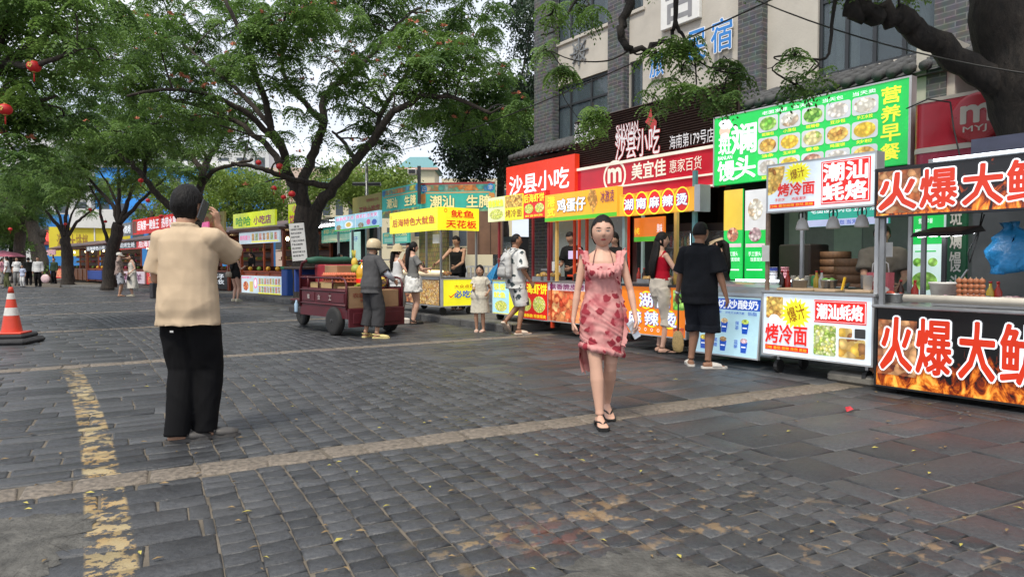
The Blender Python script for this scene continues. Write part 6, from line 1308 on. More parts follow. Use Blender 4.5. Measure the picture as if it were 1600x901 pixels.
    if top:
        kind, m = top[0], top[1]; c = MB(); opt = top[2] if len(top) > 2 else {}
        hem = opt.get('hem', .84); g = opt.get('g', .016); fl = opt.get('flare', .03); slv = opt.get('sleeve', .75); bxw = opt.get('box', .15 if not fem else 0); lo = [(hem, .165, .115, 0)] + [t for t in TS if t[0] > hem + .03 and t[0] < (1.42 if kind != 'tank' else 1.36)]
        c.loft([(SP(0, y, z), max(rx, bxw if z < 1.3 else 0) * bw + g + fl * max(0, min(1, (1.28 - z) / .4)), max(ry, bxw * .66 if z < 1.3 else 0) * bw + g + fl * max(0, min(1, (1.28 - z) / .4)), sx, fy) for z, rx, ry, y in lo] + ([(SP(0, .012, 1.452), .072 * bw + .004, .066 * bw, sx, fy)] if kind != 'tank' and not opt.get('off') else []), m)
        for s in ((-1, 1) if fem else ()): c.ell(SP(s * .068, -.088, 1.255), .064, .056, .062, m, 10, 8)
        for i, s in enumerate((-1, 1)):
            sh, el, wr = J['sh', i], J['el', i], J['wr', i]; a = (.8 if fem else 1) * bw; q = opt.get('loose', .018)
            if kind == 'tank':
                c.tube([SP(s * .085, -.07, 1.33), SP(s * .10, .0, 1.432), SP(s * .085, .07, 1.33)], [.03, .024, .03], m, 8)
            elif kind == 'long': c.ell(sh, .06 * a + q, .06 * a, .062 * a, m); c.tube([sh, sh.lerp(el, .5), el, el.lerp(wr, .5), el.lerp(wr, .93)], [.058 * a + q, .05 * a + q, .045 * a + q, .042 * a + q * .7, .034 * a + q * .6], m, 12)
            else:
                c.ell(sh, .052 * a + q, .054 * a + q * .6, .05 * a + q * .5, m); e = sh.lerp(el, slv) if slv <= 1 else el.lerp(wr, slv - 1); c.tube([SP(s * sw * .6, .0, 1.39), sh, sh.lerp(e, .6), e], [.06 * a, .06 * a + q * .6, .058 * a + q, .058 * a + q * 1.6], m, 14)
        if kind == 'tee' and det and not opt.get('off'): c.tube([SP(.078 * bw * math.cos(a_), .012 + .070 * bw * math.sin(a_), 1.455 + .012 * math.sin(a_)) for a_ in [2 * PI * q_ / 16 for q_ in range(17)]], .011, m, 6)
        child(remeshed(c, cv, 3 if not det else 2, opt.get('fold', (.012, 6, 3)), name='shirt'), opt.get('name', 'shirt'), P)
    if bottom and legs:
        kind, m = bottom[0], bottom[1]; c = MB(); opt = bottom[2] if len(bottom) > 2 else {}; g = opt.get('g', .012)
        if kind in ('trousers', 'shorts'):
            ln = opt.get('len', 1.93 if kind == 'trousers' else .95); ra, rb = opt.get('r', (.10, .075))
            wz = opt.get('waist', 1.02); c.loft([(SP(0, y, z) if z > .92 else Vector((0, y, z)), rx * bw + g, ry * bw + g, sx if z > .92 else Vector((1, 0, 0)), fy if z > .92 else Vector((0, 1, 0))) for z, rx, ry, y in ((.80, .12, .09, 0), (.86, .155, .108, 0), (.93, .165, .115, .004), (wz, .155, .11, .002))], m)
            for i in (0, 1):
                hp, kn, an = J['hp', i], J['kn', i], J['an', i]; pts = [hp + Vector((0, 0, .02))]; rr = [ra * bw]
                for t in (.3, .6, .9, 1.0, 1.3, 1.6, 1.95):
                    t_ = min(t, ln); p = hp.lerp(kn, t_) if t_ <= 1 else kn.lerp(an, t_ - 1); pts.append(p); rr.append((ra + (rb - ra) * t_ / max(ln, .01)) * bw)
                    if t >= ln: break
                if ln > 1.9: pts.append(an + Vector((0, .005, -.045))); rr.append(rr[-1] * 1.02)
                c.tube(pts, rr, m, 16)
                if opt.get('cuff'): c.tube([pts[-1] + Vector((0, 0, .05)), pts[-1] - Vector((0, 0, .02))], [rr[-1] + .012, rr[-1] + .012], m, 16)
        else:
            z0 = opt.get('hem', .5); wz = opt.get('waist', 1.04); fl = opt.get('flare', .08); n = 5
            c.loft([(Vector((0, 0, z0 + (wz - z0) * q / n)), (.14 + (.04 if z0 + (wz - z0) * q / n < .98 else 0)) * bw + g + fl * (1 - q / n), (.105 + .02) * bw + g + fl * (1 - q / n) * .8, Vector((1, 0, 0)), Vector((0, 1, 0))) for q in range(n + 1)], m, 28)
        child(remeshed(c, cv, 3, opt.get('fold', (.012, 7, 2)), name=kind), opt.get('name', kind if kind != 'trousers' else 'trousers'), P)
    if shoes and legs:
        kind, m = shoes[0], shoes[1]; m2 = shoes[2] if len(shoes) > 2 else m
        for i in (0, 1):
            base, fd, sd, un = J['ft', i]; c = MB(); sx_ = [(-.075, .030), (-.05, .043), (.0, .041), (.08, .043), (.14, .052), (.19, .048), (.225, .028)]; lift = .0
            vs = []; n = len(sx_)
            for zz in (-.002, .022):
                for x, wd_ in sx_: vs += [base + fd * x + sd * wd_ + un * zz, base + fd * x - sd * wd_ + un * zz]
            fs = []
            for q in range(n - 1):
                a = 2 * q; fs += [(a, a + 1, a + 3, a + 2), (2 * n + a, 2 * n + a + 2, 2 * n + a + 3, 2 * n + a + 1), (a, a + 2, 2 * n + a + 2, 2 * n + a), (a + 1, 2 * n + a + 1, 2 * n + a + 3, a + 3)]
            fs += [(0, 2 * n, 2 * n + 1, 1), (2 * n - 2, 2 * n - 1, 4 * n - 1, 4 * n - 2)]; c.add(vs, fs, m)
            if kind == 'slide':
                c.loft([(base + fd * x + un * z, w_, h_, sd, un) for x, w_, h_, z in ((.045, .050, .036, .034), (.05, .052, .039, .034), (.10, .056, .036, .030), (.15, .057, .028, .024), (.155, .055, .025, .024))], m2, 16)
            elif kind == 'thong':
                for s in (-1, 1): c.tube([base + fd * .15 + un * .03, base + fd * .12 + sd * s * .022 + un * .048, base + fd * .06 + sd * s * .043 + un * .04, base + fd * .03 + sd * s * .045 + un * .01], .007, m2, 6)
                c.tube([base + fd * .155 + un * .0, base + fd * .15 + un * .035], .006, m2, 6)
            elif kind == 'clog':
                c.loft([(base + fd * x + un * z, w_, h_, sd, un) for x, w_, h_, z in ((.05, .046, .03, .04), (.10, .053, .038, .03), (.16, .054, .03, .028), (.21, .036, .02, .024))], m2, 14); c.tube([base + fd * .06 + sd * .048 + un * .05, base - fd * .06 + sd * .03 + un * .07, base - fd * .075 + un * .07, base - fd * .06 - sd * .03 + un * .07, base + fd * .06 - sd * .048 + un * .05], .009, m2, 6)
            elif kind == 'shoe': c.loft([(base + fd * x + un * z, w_, h_, sd, un) for x, w_, h_, z in ((-.075, .03, .03, .04), (-.05, .042, .045, .05), (.03, .044, .05, .045), (.12, .05, .035, .035), (.20, .04, .022, .026), (.225, .022, .014, .022))], m2, 14)
            c.build('shoe', P)
    if hair:
        c = MB(); hm = HAIR; hair_cap(c, HM, fem, hair if hair in ('short', 'fade', 'back') else 'long', hm, len(label), 1.12 if hair == 'short' else 1.07, det)
        if hair == 'long': 
            d = R_ @ Vector((0, 1, 0)); ln = .36
            c.loft([(HM @ Vector((0, .05, .03)), .07, .05, sx, fy), (HM @ Vector((0, .075, -.08)), .085, .045, sx, fy), (SP(0, .10, 1.38), .10, .045, sx, fy), (SP(.0, .135, 1.27), .098, .04, sx, fy), (SP(0, .14, 1.15), .08, .03, sx, fy), (SP(.0, .13, 1.06), .045, .018, sx, fy)], hm, 20)
        if hair == 'tail': c.tube([HM @ Vector((0, .085, .0)), HM @ Vector((0, .12, -.06)), SP(0, .12, 1.36), SP(0.01, .125, 1.22), SP(0, .12, 1.1)], [.04, .05, .052, .045, .012], hm, 10)
        if hair == 'back': c.ell(HM @ Vector((0, .115, .04)), .045, .035, .04, hm)
        if hair == 'bob': c.loft([(HM @ Vector((0, .035, .03)), .078, .065, sx, fy), (HM @ Vector((0, .04, -.06)), .084, .062, sx, fy), (HM @ Vector((0, .04, -.13)), .074, .052, sx, fy)], hm, 18)
        c.build('hair', P)
    if hat:
        kind, m = hat; c = MB(); 
        if kind == 'bucket': prof = [(.165, -.01), (.16, .0), (.108, .055), (.098, .115), (.07, .135), (.0, .138)]
        elif kind == 'helmet': prof = [(.108, -.045), (.122, -.02), (.126, .03), (.116, .09), (.085, .135), (.04, .152), (.0, .156)]
        elif kind == 'cap': prof = [(.092, .02), (.098, .05), (.09, .1), (.06, .128), (.0, .136)]
        elif kind == 'visor': prof = [(.098, .02), (.102, .05), (.098, .055), (.094, .03)]
        o_ = len(c.v); c.lathe(prof, m, n=24, sx=.92, sy=1.08, cap=False)
        if kind == 'helmet': c.lathe([(.109, -.05), (.1245, -.03), (.1265, -.02), (.124, -.016)], mat('dark helmet rim', (.05, .04, .03), .5), n=24, sx=.92, sy=1.08, cap=False); c.tube([(-.098, .02, -.03), (-.085, -.03, -.10), (0, -.06, -.135), (.085, -.03, -.10), (.098, .02, -.03)], .008, BLK_L, 6)
        for q in range(o_, len(c.v)): c.v[q] = tuple(HM @ Vector(c.v[q]))
        if kind in ('helmet', 'cap', 'visor'):
            bl_ = .10 if kind != 'helmet' else .05; n = 12; vs = []
            for q in range(n + 1):
                a = PI * q / n; vs += [HM @ Vector((-.088 * math.cos(a), -.095 * math.sin(a) * .9 - .01, .03)), HM @ Vector((-.092 * math.cos(a), -(.1 + bl_) * math.sin(a) - .01, .012 - .02 * math.sin(a)))]
            c.add(vs, [(2 * q, 2 * q + 2, 2 * q + 3, 2 * q + 1) for q in range(n)], m, True)
        c.build({'bucket': 'bucket_hat', 'helmet': 'helmet', 'cap': 'cap', 'visor': 'sun_visor'}[kind], P)
    P['_j'] = 0; del P['_j']
    return P, J, SP, HM
def aim(loc, tx, ty): return math.atan2(ty - loc[1], tx - loc[0])
NANG = math.atan2(ROW.N.y, ROW.N.x)       # facing the stalls
def held(mb, name, label, cat, P, group=None):
    """an object built in a person's local space, placed in the world"""
    k = P.scale.x; o = mb.build(name); o.location = P.location; o.rotation_euler = P.rotation_euler; o.scale = (k, k, k); return tag(o, label, cat, group)
# ---- the man in beige seen from behind, telephoning
loc = G(297, 688); BEI = cloth('beige', (.52, .40, .275), .06); BLKT = cloth('black trousers', (.006, .006, .007), .2)
P, J, SP, HM = person(
    'man seen from behind in a beige t-shirt and wide black trousers, phone at his ear', loc, math.radians(80), 1.71, sk=SK_M, det=True, feet=((-.055, -.09), (.065, .05)), fyaw=(-.95, -.8), hands=((-.145, -.13, 1.465), (.17, -.25, 1.06)), headyaw=-.1, headk=1.13,
    pole=((-.35, -.8, -1.6), (.55, .5, -1)), handdir=((.05, .12, 1), (-.3, -1, .1)), palmdir=((1, .1, 0), (-1, 0, 0)), curl=(.55, .5),
    top=('tee', BEI, {'hem': .79, 'g': .024, 'flare': .03, 'sleeve': .84, 'loose': .016, 'fold': (.017, 4.5, 2.4), 'box': .16}), bottom=('trousers', BLKT, {'len': 1.95, 'r': (.112, .082), 'g': .016, 'fold': (.016, 5, 1.6)}), shoes=('clog', mat('grey rubber', (.075, .07, .066), .6)), hair='short')
b_ = MB(); b_.box(-.005, .005, -.031, .031, -.066, .066, mat('grey phone', (.05, .05, .055), .25), .005)
b_.v = [tuple(HM @ (Vector((-.094, -.02, -.03)) + Matrix.Rotation(.45, 3, 'X') @ Vector(v))) for v in b_.v]; held(b_, 'mobile_phone', 'dark mobile phone held to the ear of the man in beige', 'phone', P)
b_ = MB(); b_.box(-.012, .012, .0, .003, -.006, .006, mat('small white tag', (.5, .5, .5), .5)); b_.v = [tuple(SP(0, .168, .76) + Vector(v)) for v in b_.v]; q = b_.build('trouser_tag', P)
# ---- woman in the pink dress walking to the camera
loc = G(940, 657); 
PINK = spots('pink flowered cloth', (.58, .265, .25), (.28, .02, .035), 11, .31, 1.0, .8, (.42, .11, .12))
P, J, SP, HM = person('woman walking towards the camera in a short pink ruffled flowered dress', loc, math.radians(-94), 1.55, True, SK_F, feet=((-.025, -.17), (.055, .17)), heel=(0, .045), fyaw=(.12, .12), hands=((-.245, -.05, .84), (.27, -.11, .87)), pole=((-.5, 1, 0), (.5, 1, 0)), det=True, curl=(.6, .55), build=1.0, handdir=((.02, -.06, -1), (.12, -.3, -1)), headyaw=.02, headk=1.17,
    top=None, bottom=None, shoes=('thong', mat('black rubber', (.012, .012, .012), .5)), hair='back', lip=LIP, vox=.0065)
c = MB(); X_, Y_ = Vector((1, 0, 0)), Vector((0, 1, 0))
c.loft([(Vector((.005, -.015, .62)), .182, .155, X_, Y_), (Vector((.003, -.012, .72)), .19, .152, X_, Y_), (Vector((0, -.005, .84)), .192, .145, X_, Y_), (Vector((0, .0, .94)), .186, .135, X_, Y_), (Vector((0, 0, 1.02)), .158, .118, X_, Y_), (Vector((0, -.002, 1.09)), .142, .108, X_, Y_), (Vector((0, -.006, 1.17)), .146, .112, X_, Y_), (Vector((0, -.012, 1.25)), .158, .125, X_, Y_), (Vector((0, -.008, 1.31)), .150, .115, X_, Y_), (Vector((0, 0, 1.335)), .14, .098, X_, Y_)], PINK, 30)
for s in (-1, 1): c.ell((s * .068, -.088, 1.255), .066, .060, .064, PINK, 12, 10); c.tube([(s * .125, -.075, 1.31), (s * .135, -.03, 1.40), (s * .14, .0, 1.425), (s * .13, .05, 1.38), (s * .11, .09, 1.31)], [.024, .024, .026, .024, .024], PINK, 10, flat=.6)
def gather(co):      # ruched folds that run across the skirt
    z = co[:, 2]; m = np.clip((1.12 - z) / .15, 0, 1); a = np.arctan2(co[:, 0], -co[:, 1]); d = .0032 * np.sin(z * 120 + a * 7 + 3.5 * np.sin(a * 3 + z * 14)) * m * (.4 + .6 * np.sin(a * 4 + z * 23) ** 2)
    co = co.copy(); r_ = np.hypot(co[:, 0], co[:, 1]) + 1e-6; co[:, 0] += co[:, 0] / r_ * d; co[:, 1] += co[:, 1] / r_ * d
    low = z < .70; co[low, 2] += (.055 * (co[low, 0] / .19) * -1) * np.clip((.70 - z[low]) / .06, 0, 1); return co
child(remeshed(c, .008, 3, (.010, 9, 7), post=gather, name='dress'), 'dress', P)
def ruffle(mb, path, width, wav, amp, m, drop=(0, 0, -1), n=90, out=None):
    path = smooth_path(path, 8); L_ = len(path); vs = []; rows = 5
    for i in range(n + 1):
        t = i / n * (L_ - 1); k = min(int(t), L_ - 2); p = path[k].lerp(path[k + 1], t - k); o = Vector((p.x, p.y * 1.2, 0)).normalized() if out is None else Vector(out)
        tg = (path[min(k + 1, L_ - 1)] - path[max(k - 1, 0)]).normalized()
        for j in range(rows):
            f = j / (rows - 1); w = .75 * amp * f * math.sin(2 * PI * wav * i / n + .8 * f + .7 * math.sin(i * .37)); vs.append(p + Vector(drop) * width * f * (1 - .07 * math.sin(i * .45)) + o * (w + .022 * f * (1 - f) * 3) + tg * (.25 * amp * f * math.cos(2 * PI * wav * i / n)))
    mb.add(vs, [(i * rows + j, (i + 1) * rows + j, (i + 1) * rows + j + 1, i * rows + j + 1) for i in range(n) for j in range(rows - 1)], m, True)
c = MB(); ruffle(c, [(-.135, -.085, 1.335), (-.10, -.125, 1.30), (-.04, -.155, 1.275), (.02, -.160, 1.275), (.08, -.14, 1.29), (.14, -.085, 1.335)], .065, 9, .02, PINK); c.build('neckline_ruffle', P)
for s in (-1, 1): c = MB(); ruffle(c, [(s * .13, -.08, 1.31), (s * .155, -.04, 1.40), (s * .16, .0, 1.44), (s * .15, .05, 1.40), (s * .12, .09, 1.32)], .042, 4, .014, PINK, (s * .7, 0, .6), 90); c.build('shoulder_ruffle', P)
c = MB(); ruffle(c, [(.06, -.165, 1.27), (.10, -.135, 1.18), (.125, -.095, 1.08), (.155, -.10, .98), (.175, -.10, .86), (.165, -.11, .74), (.15, -.12, .66)], .045, 8, .014, PINK, (.7, -.35, -.45), 160); c.build('side_ruffle', P)
c = MB(); ruffle(c, [(-.185, -.03, .675), (-.145, -.115, .67), (-.06, -.162, .655), (.03, -.165, .64), (.11, -.135, .62), (.17, -.06, .60), (.185, .03, .59)], .055, 7, .012, PINK, (0, 0, -1), 140); c.build('hem_ruffle', P)
c = MB(); ruffle(c, [(-.185, .03, .68), (-.165, .09, .67), (-.10, .14, .65), (0, .15, .63), (.09, .14, .62), (.15, .09, .62)], .30, 5, .014, PINK, (.10, .02, -1), 80)
c.v = [(x, y, z + max(0, x + .17) * .75 * max(0, .66 - z) / .3) for x, y, z in c.v]; c.build('back_hem', P)
c = MB(); STR = mat('thin brown strap', (.16, .05, .045), .6)
for s in (-1, 1): c.tube([(s * .085, -.115, 1.315), (s * .075, -.085, 1.38), (s * .058, -.04, 1.44), (s * .045, .02, 1.462)], .0035, STR, 6)
c.build('neck_strap', P)
b_ = MB(); b_.box(-.036, .036, -.005, .005, -.075, .075, mat('silver phone', (.5, .52, .55), .2, .5), .005); w, f, pn, s_ = J['h', 1]; b_.v = [tuple(w + f * .085 + pn * .03 + (Matrix.Rotation(-.5, 3, 'Y') @ Matrix.Rotation(.5, 3, 'Z') @ Vector(v))) for v in b_.v]; held(b_, 'mobile_phone', 'silver phone hanging in the left hand of the woman in pink', 'phone', P)
# ---- man in black by the freezer
loc = G(1092, 573); P, J, SP, HM = person('stocky man in black t-shirt and rolled black shorts with white slides, back turned', loc, NANG + .12, 1.68, sk=SK_D, det=True, build=1.08, headk=1.08, feet=((-.12, .0), (.13, -.03)), fyaw=(-.75, .75), hands=((-.33, -.03, .86), (.33, -.03, .86)), top=('tee', cloth('black tee', (.012, .013, .016), .2), {'hem': .76, 'sleeve': .9, 'g': .026, 'loose': .03, 'box': .16}), bottom=('shorts', cloth('black denim', (.014, .016, .022), .3), {'len': 1.1, 'r': (.118, .10), 'cuff': 1}), shoes=('slide', mat('white foam', (.66, .62, .56), .6)), hair='fade')
b_ = MB(); el, wr = J['el', 1], J['wr', 1]; q = wr.lerp(el, .08); d = (wr - el).normalized(); b_.tube([q - d * .012, q + d * .012], .038, mat('silver watch', (.6, .6, .6), .3, .6), 14); b_.build('wrist_watch', P)
b_ = MB(); STRAW = mat('woven straw', (.42, .29, .12), .8, var=.3, scale=60, bump=.5); w, f, pn, s_ = J['h', 1]; b_.lathe([(.03, 0), (.07, .02), (.085, .10), (.075, .20), (.04, .26), (.02, .265)], STRAW, n=18, sx=1, sy=.35); b_.tube([(0, 0, .25), (.0, 0, .62)], .01, mat('black strap', (.015, .015, .015), .6), 8)
b_.v = [(w.x + x - .0, w.y + y - .02, w.z - .72 + z) for x, y, z in b_.v]
held(b_, 'straw_bag', 'straw coloured bag on a black strap held low by the man in black', 'bag', P)
# ---- woman in red top
loc = G(1032, 551); P, J, SP, HM = person('woman in red sleeveless top and cream trousers with very long black hair', loc, NANG - .35, 1.64, True, SK_F, det=True, feet=((-.09, .02), (.11, -.03)), fyaw=(-.25, .3), hands=((-.12, -.26, 1.22), (.20, -.26, 1.06)), pole=((-.8, .5, -.6), (.8, .5, -.6)), headyaw=-.55, top=('tank', cloth('red ribbed', (.36, .006, .02), .1), {'hem': 1.03, 'g': .010, 'flare': .0}), bottom=('trousers', cloth('cream', (.56, .50, .42), .08), {'len': 1.25, 'r': (.115, .088), 'waist': 1.06, 'g': .024, 'fold': (.02, 6, 4)}), shoes=('thong', mat('black rubber', (.0, 0, 0))), hair='long')
b_ = MB(); b_.tube([(0, 0, 0), (.0, 0, .10)], [.02, .03], mat('paper cone', (.5, .35, .15), .6), 10); heap(b_, -.02, .02, -.02, .02, .08, food('orange snack', [(.75, .3, .05), (.8, .45, .1)], 40, 0), 5, .03, 4); w = J['wr', 0]; b_.v = [(w.x + x + .02, w.y + y - .09, w.z + z + .02) for x, y, z in b_.v]; held(b_, 'snack_cone', 'orange snack in a paper cone held by the woman in red', 'snack', P)
# ---- vendors
def back(px, py_head, t, H, zb=.0, **k):
    """stand a person at pixel column px on row offset t"""
    r = ROW.R(px, t, 420); return ROW.P(r, t, zb)
SO = NANG + PI
person('vendor in black t-shirt with beige sun visor behind the freezer', back(1128, 0, 8.2, 1.62), SO - 1.2, 1.62, True, SK_F, hands=((-.2, -.3, 1.05), (.2, -.3, 1.05)), headpitch=.25, top=('tee', cloth('black vendor tee', (.013, .013, .014)), {}), bottom=('trousers', BLKT), hair='tail', hat=('visor', mat('beige visor', (.5, .40, .26), .7)), lean=.1)
person('vendor in grey brown t-shirt bending over the white snack cart', back(1380, 0, 7.75, 1.66), SO + .35, 1.66, False, SK_M, hands=((-.12, -.42, .98), (.2, -.40, 1.0)), headpitch=.45, top=('tee', cloth('grey brown', (.11, .10, .085)), {}), bottom=('trousers', cloth('dark red apron', (.20, .02, .06))), hair='short', lean=.22)
person('vendor in black t-shirt behind the red posts of the waffle cart', back(897, 0, 8.6, 1.72, .115), SO + .2, 1.72, False, SK_M, hands=((-.15, -.35, 1.0), (.2, -.35, 1.02)), headpitch=.3, top=('tee', cloth('black vendor tee', (0, 0, 0)), {}), bottom=('trousers', BLKT), hair='short', lean=.15)
person('vendor in black with a yellow scarf, mostly hidden behind the woman in pink', back(962, 0, 8.1, 1.66, .115), SO + .5, 1.64, True, SK_F, hands=((-.18, -.35, 1.02), (.2, -.35, 1.0)), top=('tee', cloth('black vendor tee', (0, 0, 0)), {'sleeve': 1.3}), bottom=('trousers', BLKT), hair='tail', headpitch=.3, lean=.12)
P, J, SP, HM = person('vendor in black tank top reaching over the yellow squid cart', back(716, 0, 8.45, 1.78, .115), SO + .55, 1.78, False, SK_M, det=True, hands=((-.36, -.42, 1.06), (.12, -.34, 1.0)), headyaw=-.35, headpitch=.3, top=('tank', cloth('black tank', (.012, .012, .013)), {'hem': .86, 'g': .016, 'flare': .02}), bottom=('trousers', BLKT), hair='short', lean=.12)
person('vendor with short hair and patterned shirt behind the yellow squid cart', back(640, 0, 8.7, 1.7, .115), SO + .1, 1.7, False, SK_M, hands=((-.15, -.3, 1.1), (.15, -.3, 1.1)), top=('tee', spots('brown patterned cloth', (.35, .17, .08), (.12, .05, .03), 14, .3), {}), bottom=('trousers', BLKT), hair='short', headpitch=.2)
person('dark haired vendor in black seen behind the loaded tricycle', back(531, 0, 8.0, 1.58, .0), NANG - .5, 1.56, False, SK_M, top=('tee', cloth('black vendor tee', (0, 0, 0)), {}), bottom=('trousers', BLKT), hair='short')
# ---- customers
loc = G(806, 521); HAW = spots('palm print cloth', (.62, .62, .60), (.035, .055, .06), 7.5, .33, 1.3, .8, (.56, .57, .56))
P, J, SP, HM = person('man in palm print shirt and shorts with a grey backpack', loc, NANG - .05, 1.73, sk=SK_D, det=True, feet=((-.12, .02), (.14, .12)), heel=(0, .13), fyaw=(-.3, .5), hands=((-.28, -.12, .9), (.27, -.22, .95)), headyaw=-.4, top=('tee', HAW, {'hem': .78, 'g': .024, 'sleeve': .95, 'loose': .03}), bottom=('shorts', HAW, {'len': .98, 'r': (.115, .115), 'g': .02}), shoes=('slide', mat('cream foam', (.60, .50, .40), .6)), hair='fade')
pk = thing('backpack', 'pale grey backpack on the back of the man in palm print', 'backpack', P.location, P.rotation_euler.z); GRY = cloth('pale grey nylon', (.46, .46, .45), .1); c = MB(); c.loft([(Vector((0, .20, .98)), .13, .07, X_, Y_), (Vector((0, .215, 1.02)), .155, .085, X_, Y_), (Vector((0, .215, 1.2)), .15, .085, X_, Y_), (Vector((0, .205, 1.34)), .12, .07, X_, Y_), (Vector((0, .19, 1.42)), .06, .045, X_, Y_)], GRY, 24); me = remeshed(c, .012, 2, (.008, 9, 9)); child(me, 'bag_body', pk)
c = MB(); c.loft([(Vector((0, .285, 1.0)), .11, .04, X_, Y_), (Vector((0, .30, 1.04)), .12, .045, X_, Y_), (Vector((0, .295, 1.14)), .115, .04, X_, Y_), (Vector((0, .28, 1.17)), .1, .03, X_, Y_)], cloth('mid grey nylon', (.40, .40, .39)), 20); child(remeshed(c, .012, 1, (.006, 9, 9)), 'front_pocket', pk)
c = MB(); DG = mat('dark zip', (.12, .12, .12), .6); c.tube([(-.11, .30, 1.21), (-.06, .305, 1.235), (.06, .305, 1.235), (.11, .30, 1.21)], .006, DG, 6); c.tube([(-.04, .22, 1.43), (0, .22, 1.47), (.04, .22, 1.43)], .01, GRY, 6); c.tube([(-.10, .29, 1.32), (0, .295, 1.26), (.10, .29, 1.32)], .006, DG, 6); c.build('zips', pk); c = MB()
for s in (-1, 1): c.tube([(s * .08, .17, 1.42), (s * .12, .05, 1.475), (s * .125, -.09, 1.40), (s * .14, -.13, 1.25), (s * .17, .0, 1.05)], .02, GRY, 8, flat=.4)
c.build('strap', pk)
loc = G(750, 518); CRM_ = cloth('cream cotton', (.55, .51, .42)); P, J, SP, HM = person('little girl in a loose cream dress holding an ice cream', loc, math.radians(-100), 1.17, True, SK_M, det=True, headk=1.32, feet=((-.09, 0), (.09, .02)), hands=((-.10, -.27, 1.12), (.22, -.12, 1.0)), pole=((-.35, 1, -.5), (.4, 1, -.4)), top=('tee', CRM_, {'hem': .50, 'g': .03, 'flare': .06, 'sleeve': .45, 'loose': .03, 'name': 'dress'}), bottom=None, shoes=('slide', mat('pale pink foam', (.55, .40, .34), .6)), hair='bob')
b_ = MB(); b_.tube([(0, 0, -.08), (0, 0, .03)], [.006, .035], mat('wafer', (.55, .35, .15), .7), 10); b_.ell((0, 0, .05), .04, .04, .035, mat('ice cream', (.75, .68, .6), .4)); b_.ell((0, 0, .09), .025, .025, .03, mat('ice cream', (0, 0, 0))); w = J['wr', 0]; b_.v = [(w.x + x + .03, w.y + y - .1, w.z + z + .03) for x, y, z in b_.v]; held(b_, 'ice_cream', 'ice cream cone in the hand of the little girl', 'ice cream', P)
loc = G(646, 506); P, J, SP, HM = person('woman in grey off-shoulder top and white ruffled mini skirt, back turned', loc, NANG - .1, 1.66, True, SK_F, det=True, feet=((-.08, .03), (.09, -.02)), hands=((-.15, -.3, 1.15), (.24, -.32, 1.1)), pole=((-.8, .3, -.8), (.8, .3, -.8)), headyaw=-.2, top=('tee', cloth('mid grey', (.16, .16, .155)), {'hem': .96, 'g': .012, 'flare': .01, 'sleeve': .6, 'off': 1}), bottom=('skirt', cloth('white', (.66, .66, .64)), {'hem': .68, 'waist': 1.0, 'flare': .06, 'fold': (.03, 9, 3)}), shoes=('clog', mat('black rubber', (0, 0, 0))), hair='tail')
loc = G(617, 508) + Vector((-.1, .9, 0)); P, J, SP, HM = person('woman in white top with a khaki bucket hat at the squid cart', loc, NANG, 1.6, True, SK_F, feet=((-.08, 0), (.08, 0)), hands=((-.2, -.3, 1.1), (.32, -.2, 1.22)), pole=((-.8, .3, -.8), (1, .2, .2)), top=('tank', cloth('white vest', (.6, .6, .6)), {'hem': .8, 'g': .02}), bottom=('trousers', cloth('grey slacks', (.2, .2, .2))), shoes=('clog', mat('black rubber', (0, 0, 0))), hair='tail', hat=('bucket', mat('khaki hat', (.46, .38, .23), .8)))
loc = G(581, 527); GRT = cloth('dark grey', (.075, .075, .078), .15); P, J, SP, HM = person('man in dark grey clothes and beige helmet sorting goods at the tricycle', loc, NANG + .15, 1.6, False, SK_M, det=True, build=1.05, feet=((-.16, .0), (.13, .05)), fyaw=(-.7, .5), hands=((-.3, -.28, 1.0), (.2, -.3, 1.0)), pole=((-.8, .4, -.5), (.8, .4, -.5)), lean=.06, top=('tee', GRT, {'hem': .78, 'g': .024, 'flare': .03, 'sleeve': .95}), bottom=('trousers', cloth('charcoal', (.045, .045, .048), .15), {'len': 1.72, 'r': (.112, .105), 'g': .016}), shoes=('clog', mat('yellow foam', (.62, .52, .22), .6)), hair='fade', hat=('helmet', mat('beige helmet', (.58, .47, .30), .35)))
c = MB(); el, wr = J['el', 0], J['wr', 0]; c.tube([el.lerp(wr, -.1), el.lerp(wr, .5), el.lerp(wr, .9)], [.05, .048, .04], cloth('pale sleeve', (.45, .47, .52)), 12); c.build('sun_sleeve', P)
# ---- people further down the street
loc = W(187, 463, 26); loc.z = 0; P, J, SP, HM = person('man in patterned shirt and shorts with cap raising a hand by the forked tree', loc, math.radians(20), 1.66, False, SK_M, hands=((.0, -.25, 1.5), (.25, -.1, .9)), feet=((-.09, 0), (.09, 0)), top=('tee', spots('brown leaf print', (.30, .22, .19), (.10, .07, .07), 12, .32), {}), bottom=('shorts', spots('blue grey leaf print', (.45, .46, .5), (.05, .05, .08), 10, .36), {'len': .95, 'r': (.12, .12)}), shoes=('thong', BLK_L), hair='fade', hat=('cap', mat('white cap', (.6, .58, .54), .7)))
loc = W(207, 463, 26.3); loc.z = 0; P, J, SP, HM = person('woman in long white dress with a small black bag beside the man in cap', loc, math.radians(215), 1.62, True, SK_F, hands=(None, (.26, -.1, .95)), top=('tank', cloth('white dress', (.6, .57, .52)), {'hem': .9, 'g': .02}), bottom=('skirt', cloth('white dress', (0, 0, 0)), {'hem': .32, 'flare': .13}), shoes=('shoe', mat('cream shoe', (.6, .55, .42), .6)), hair='long')
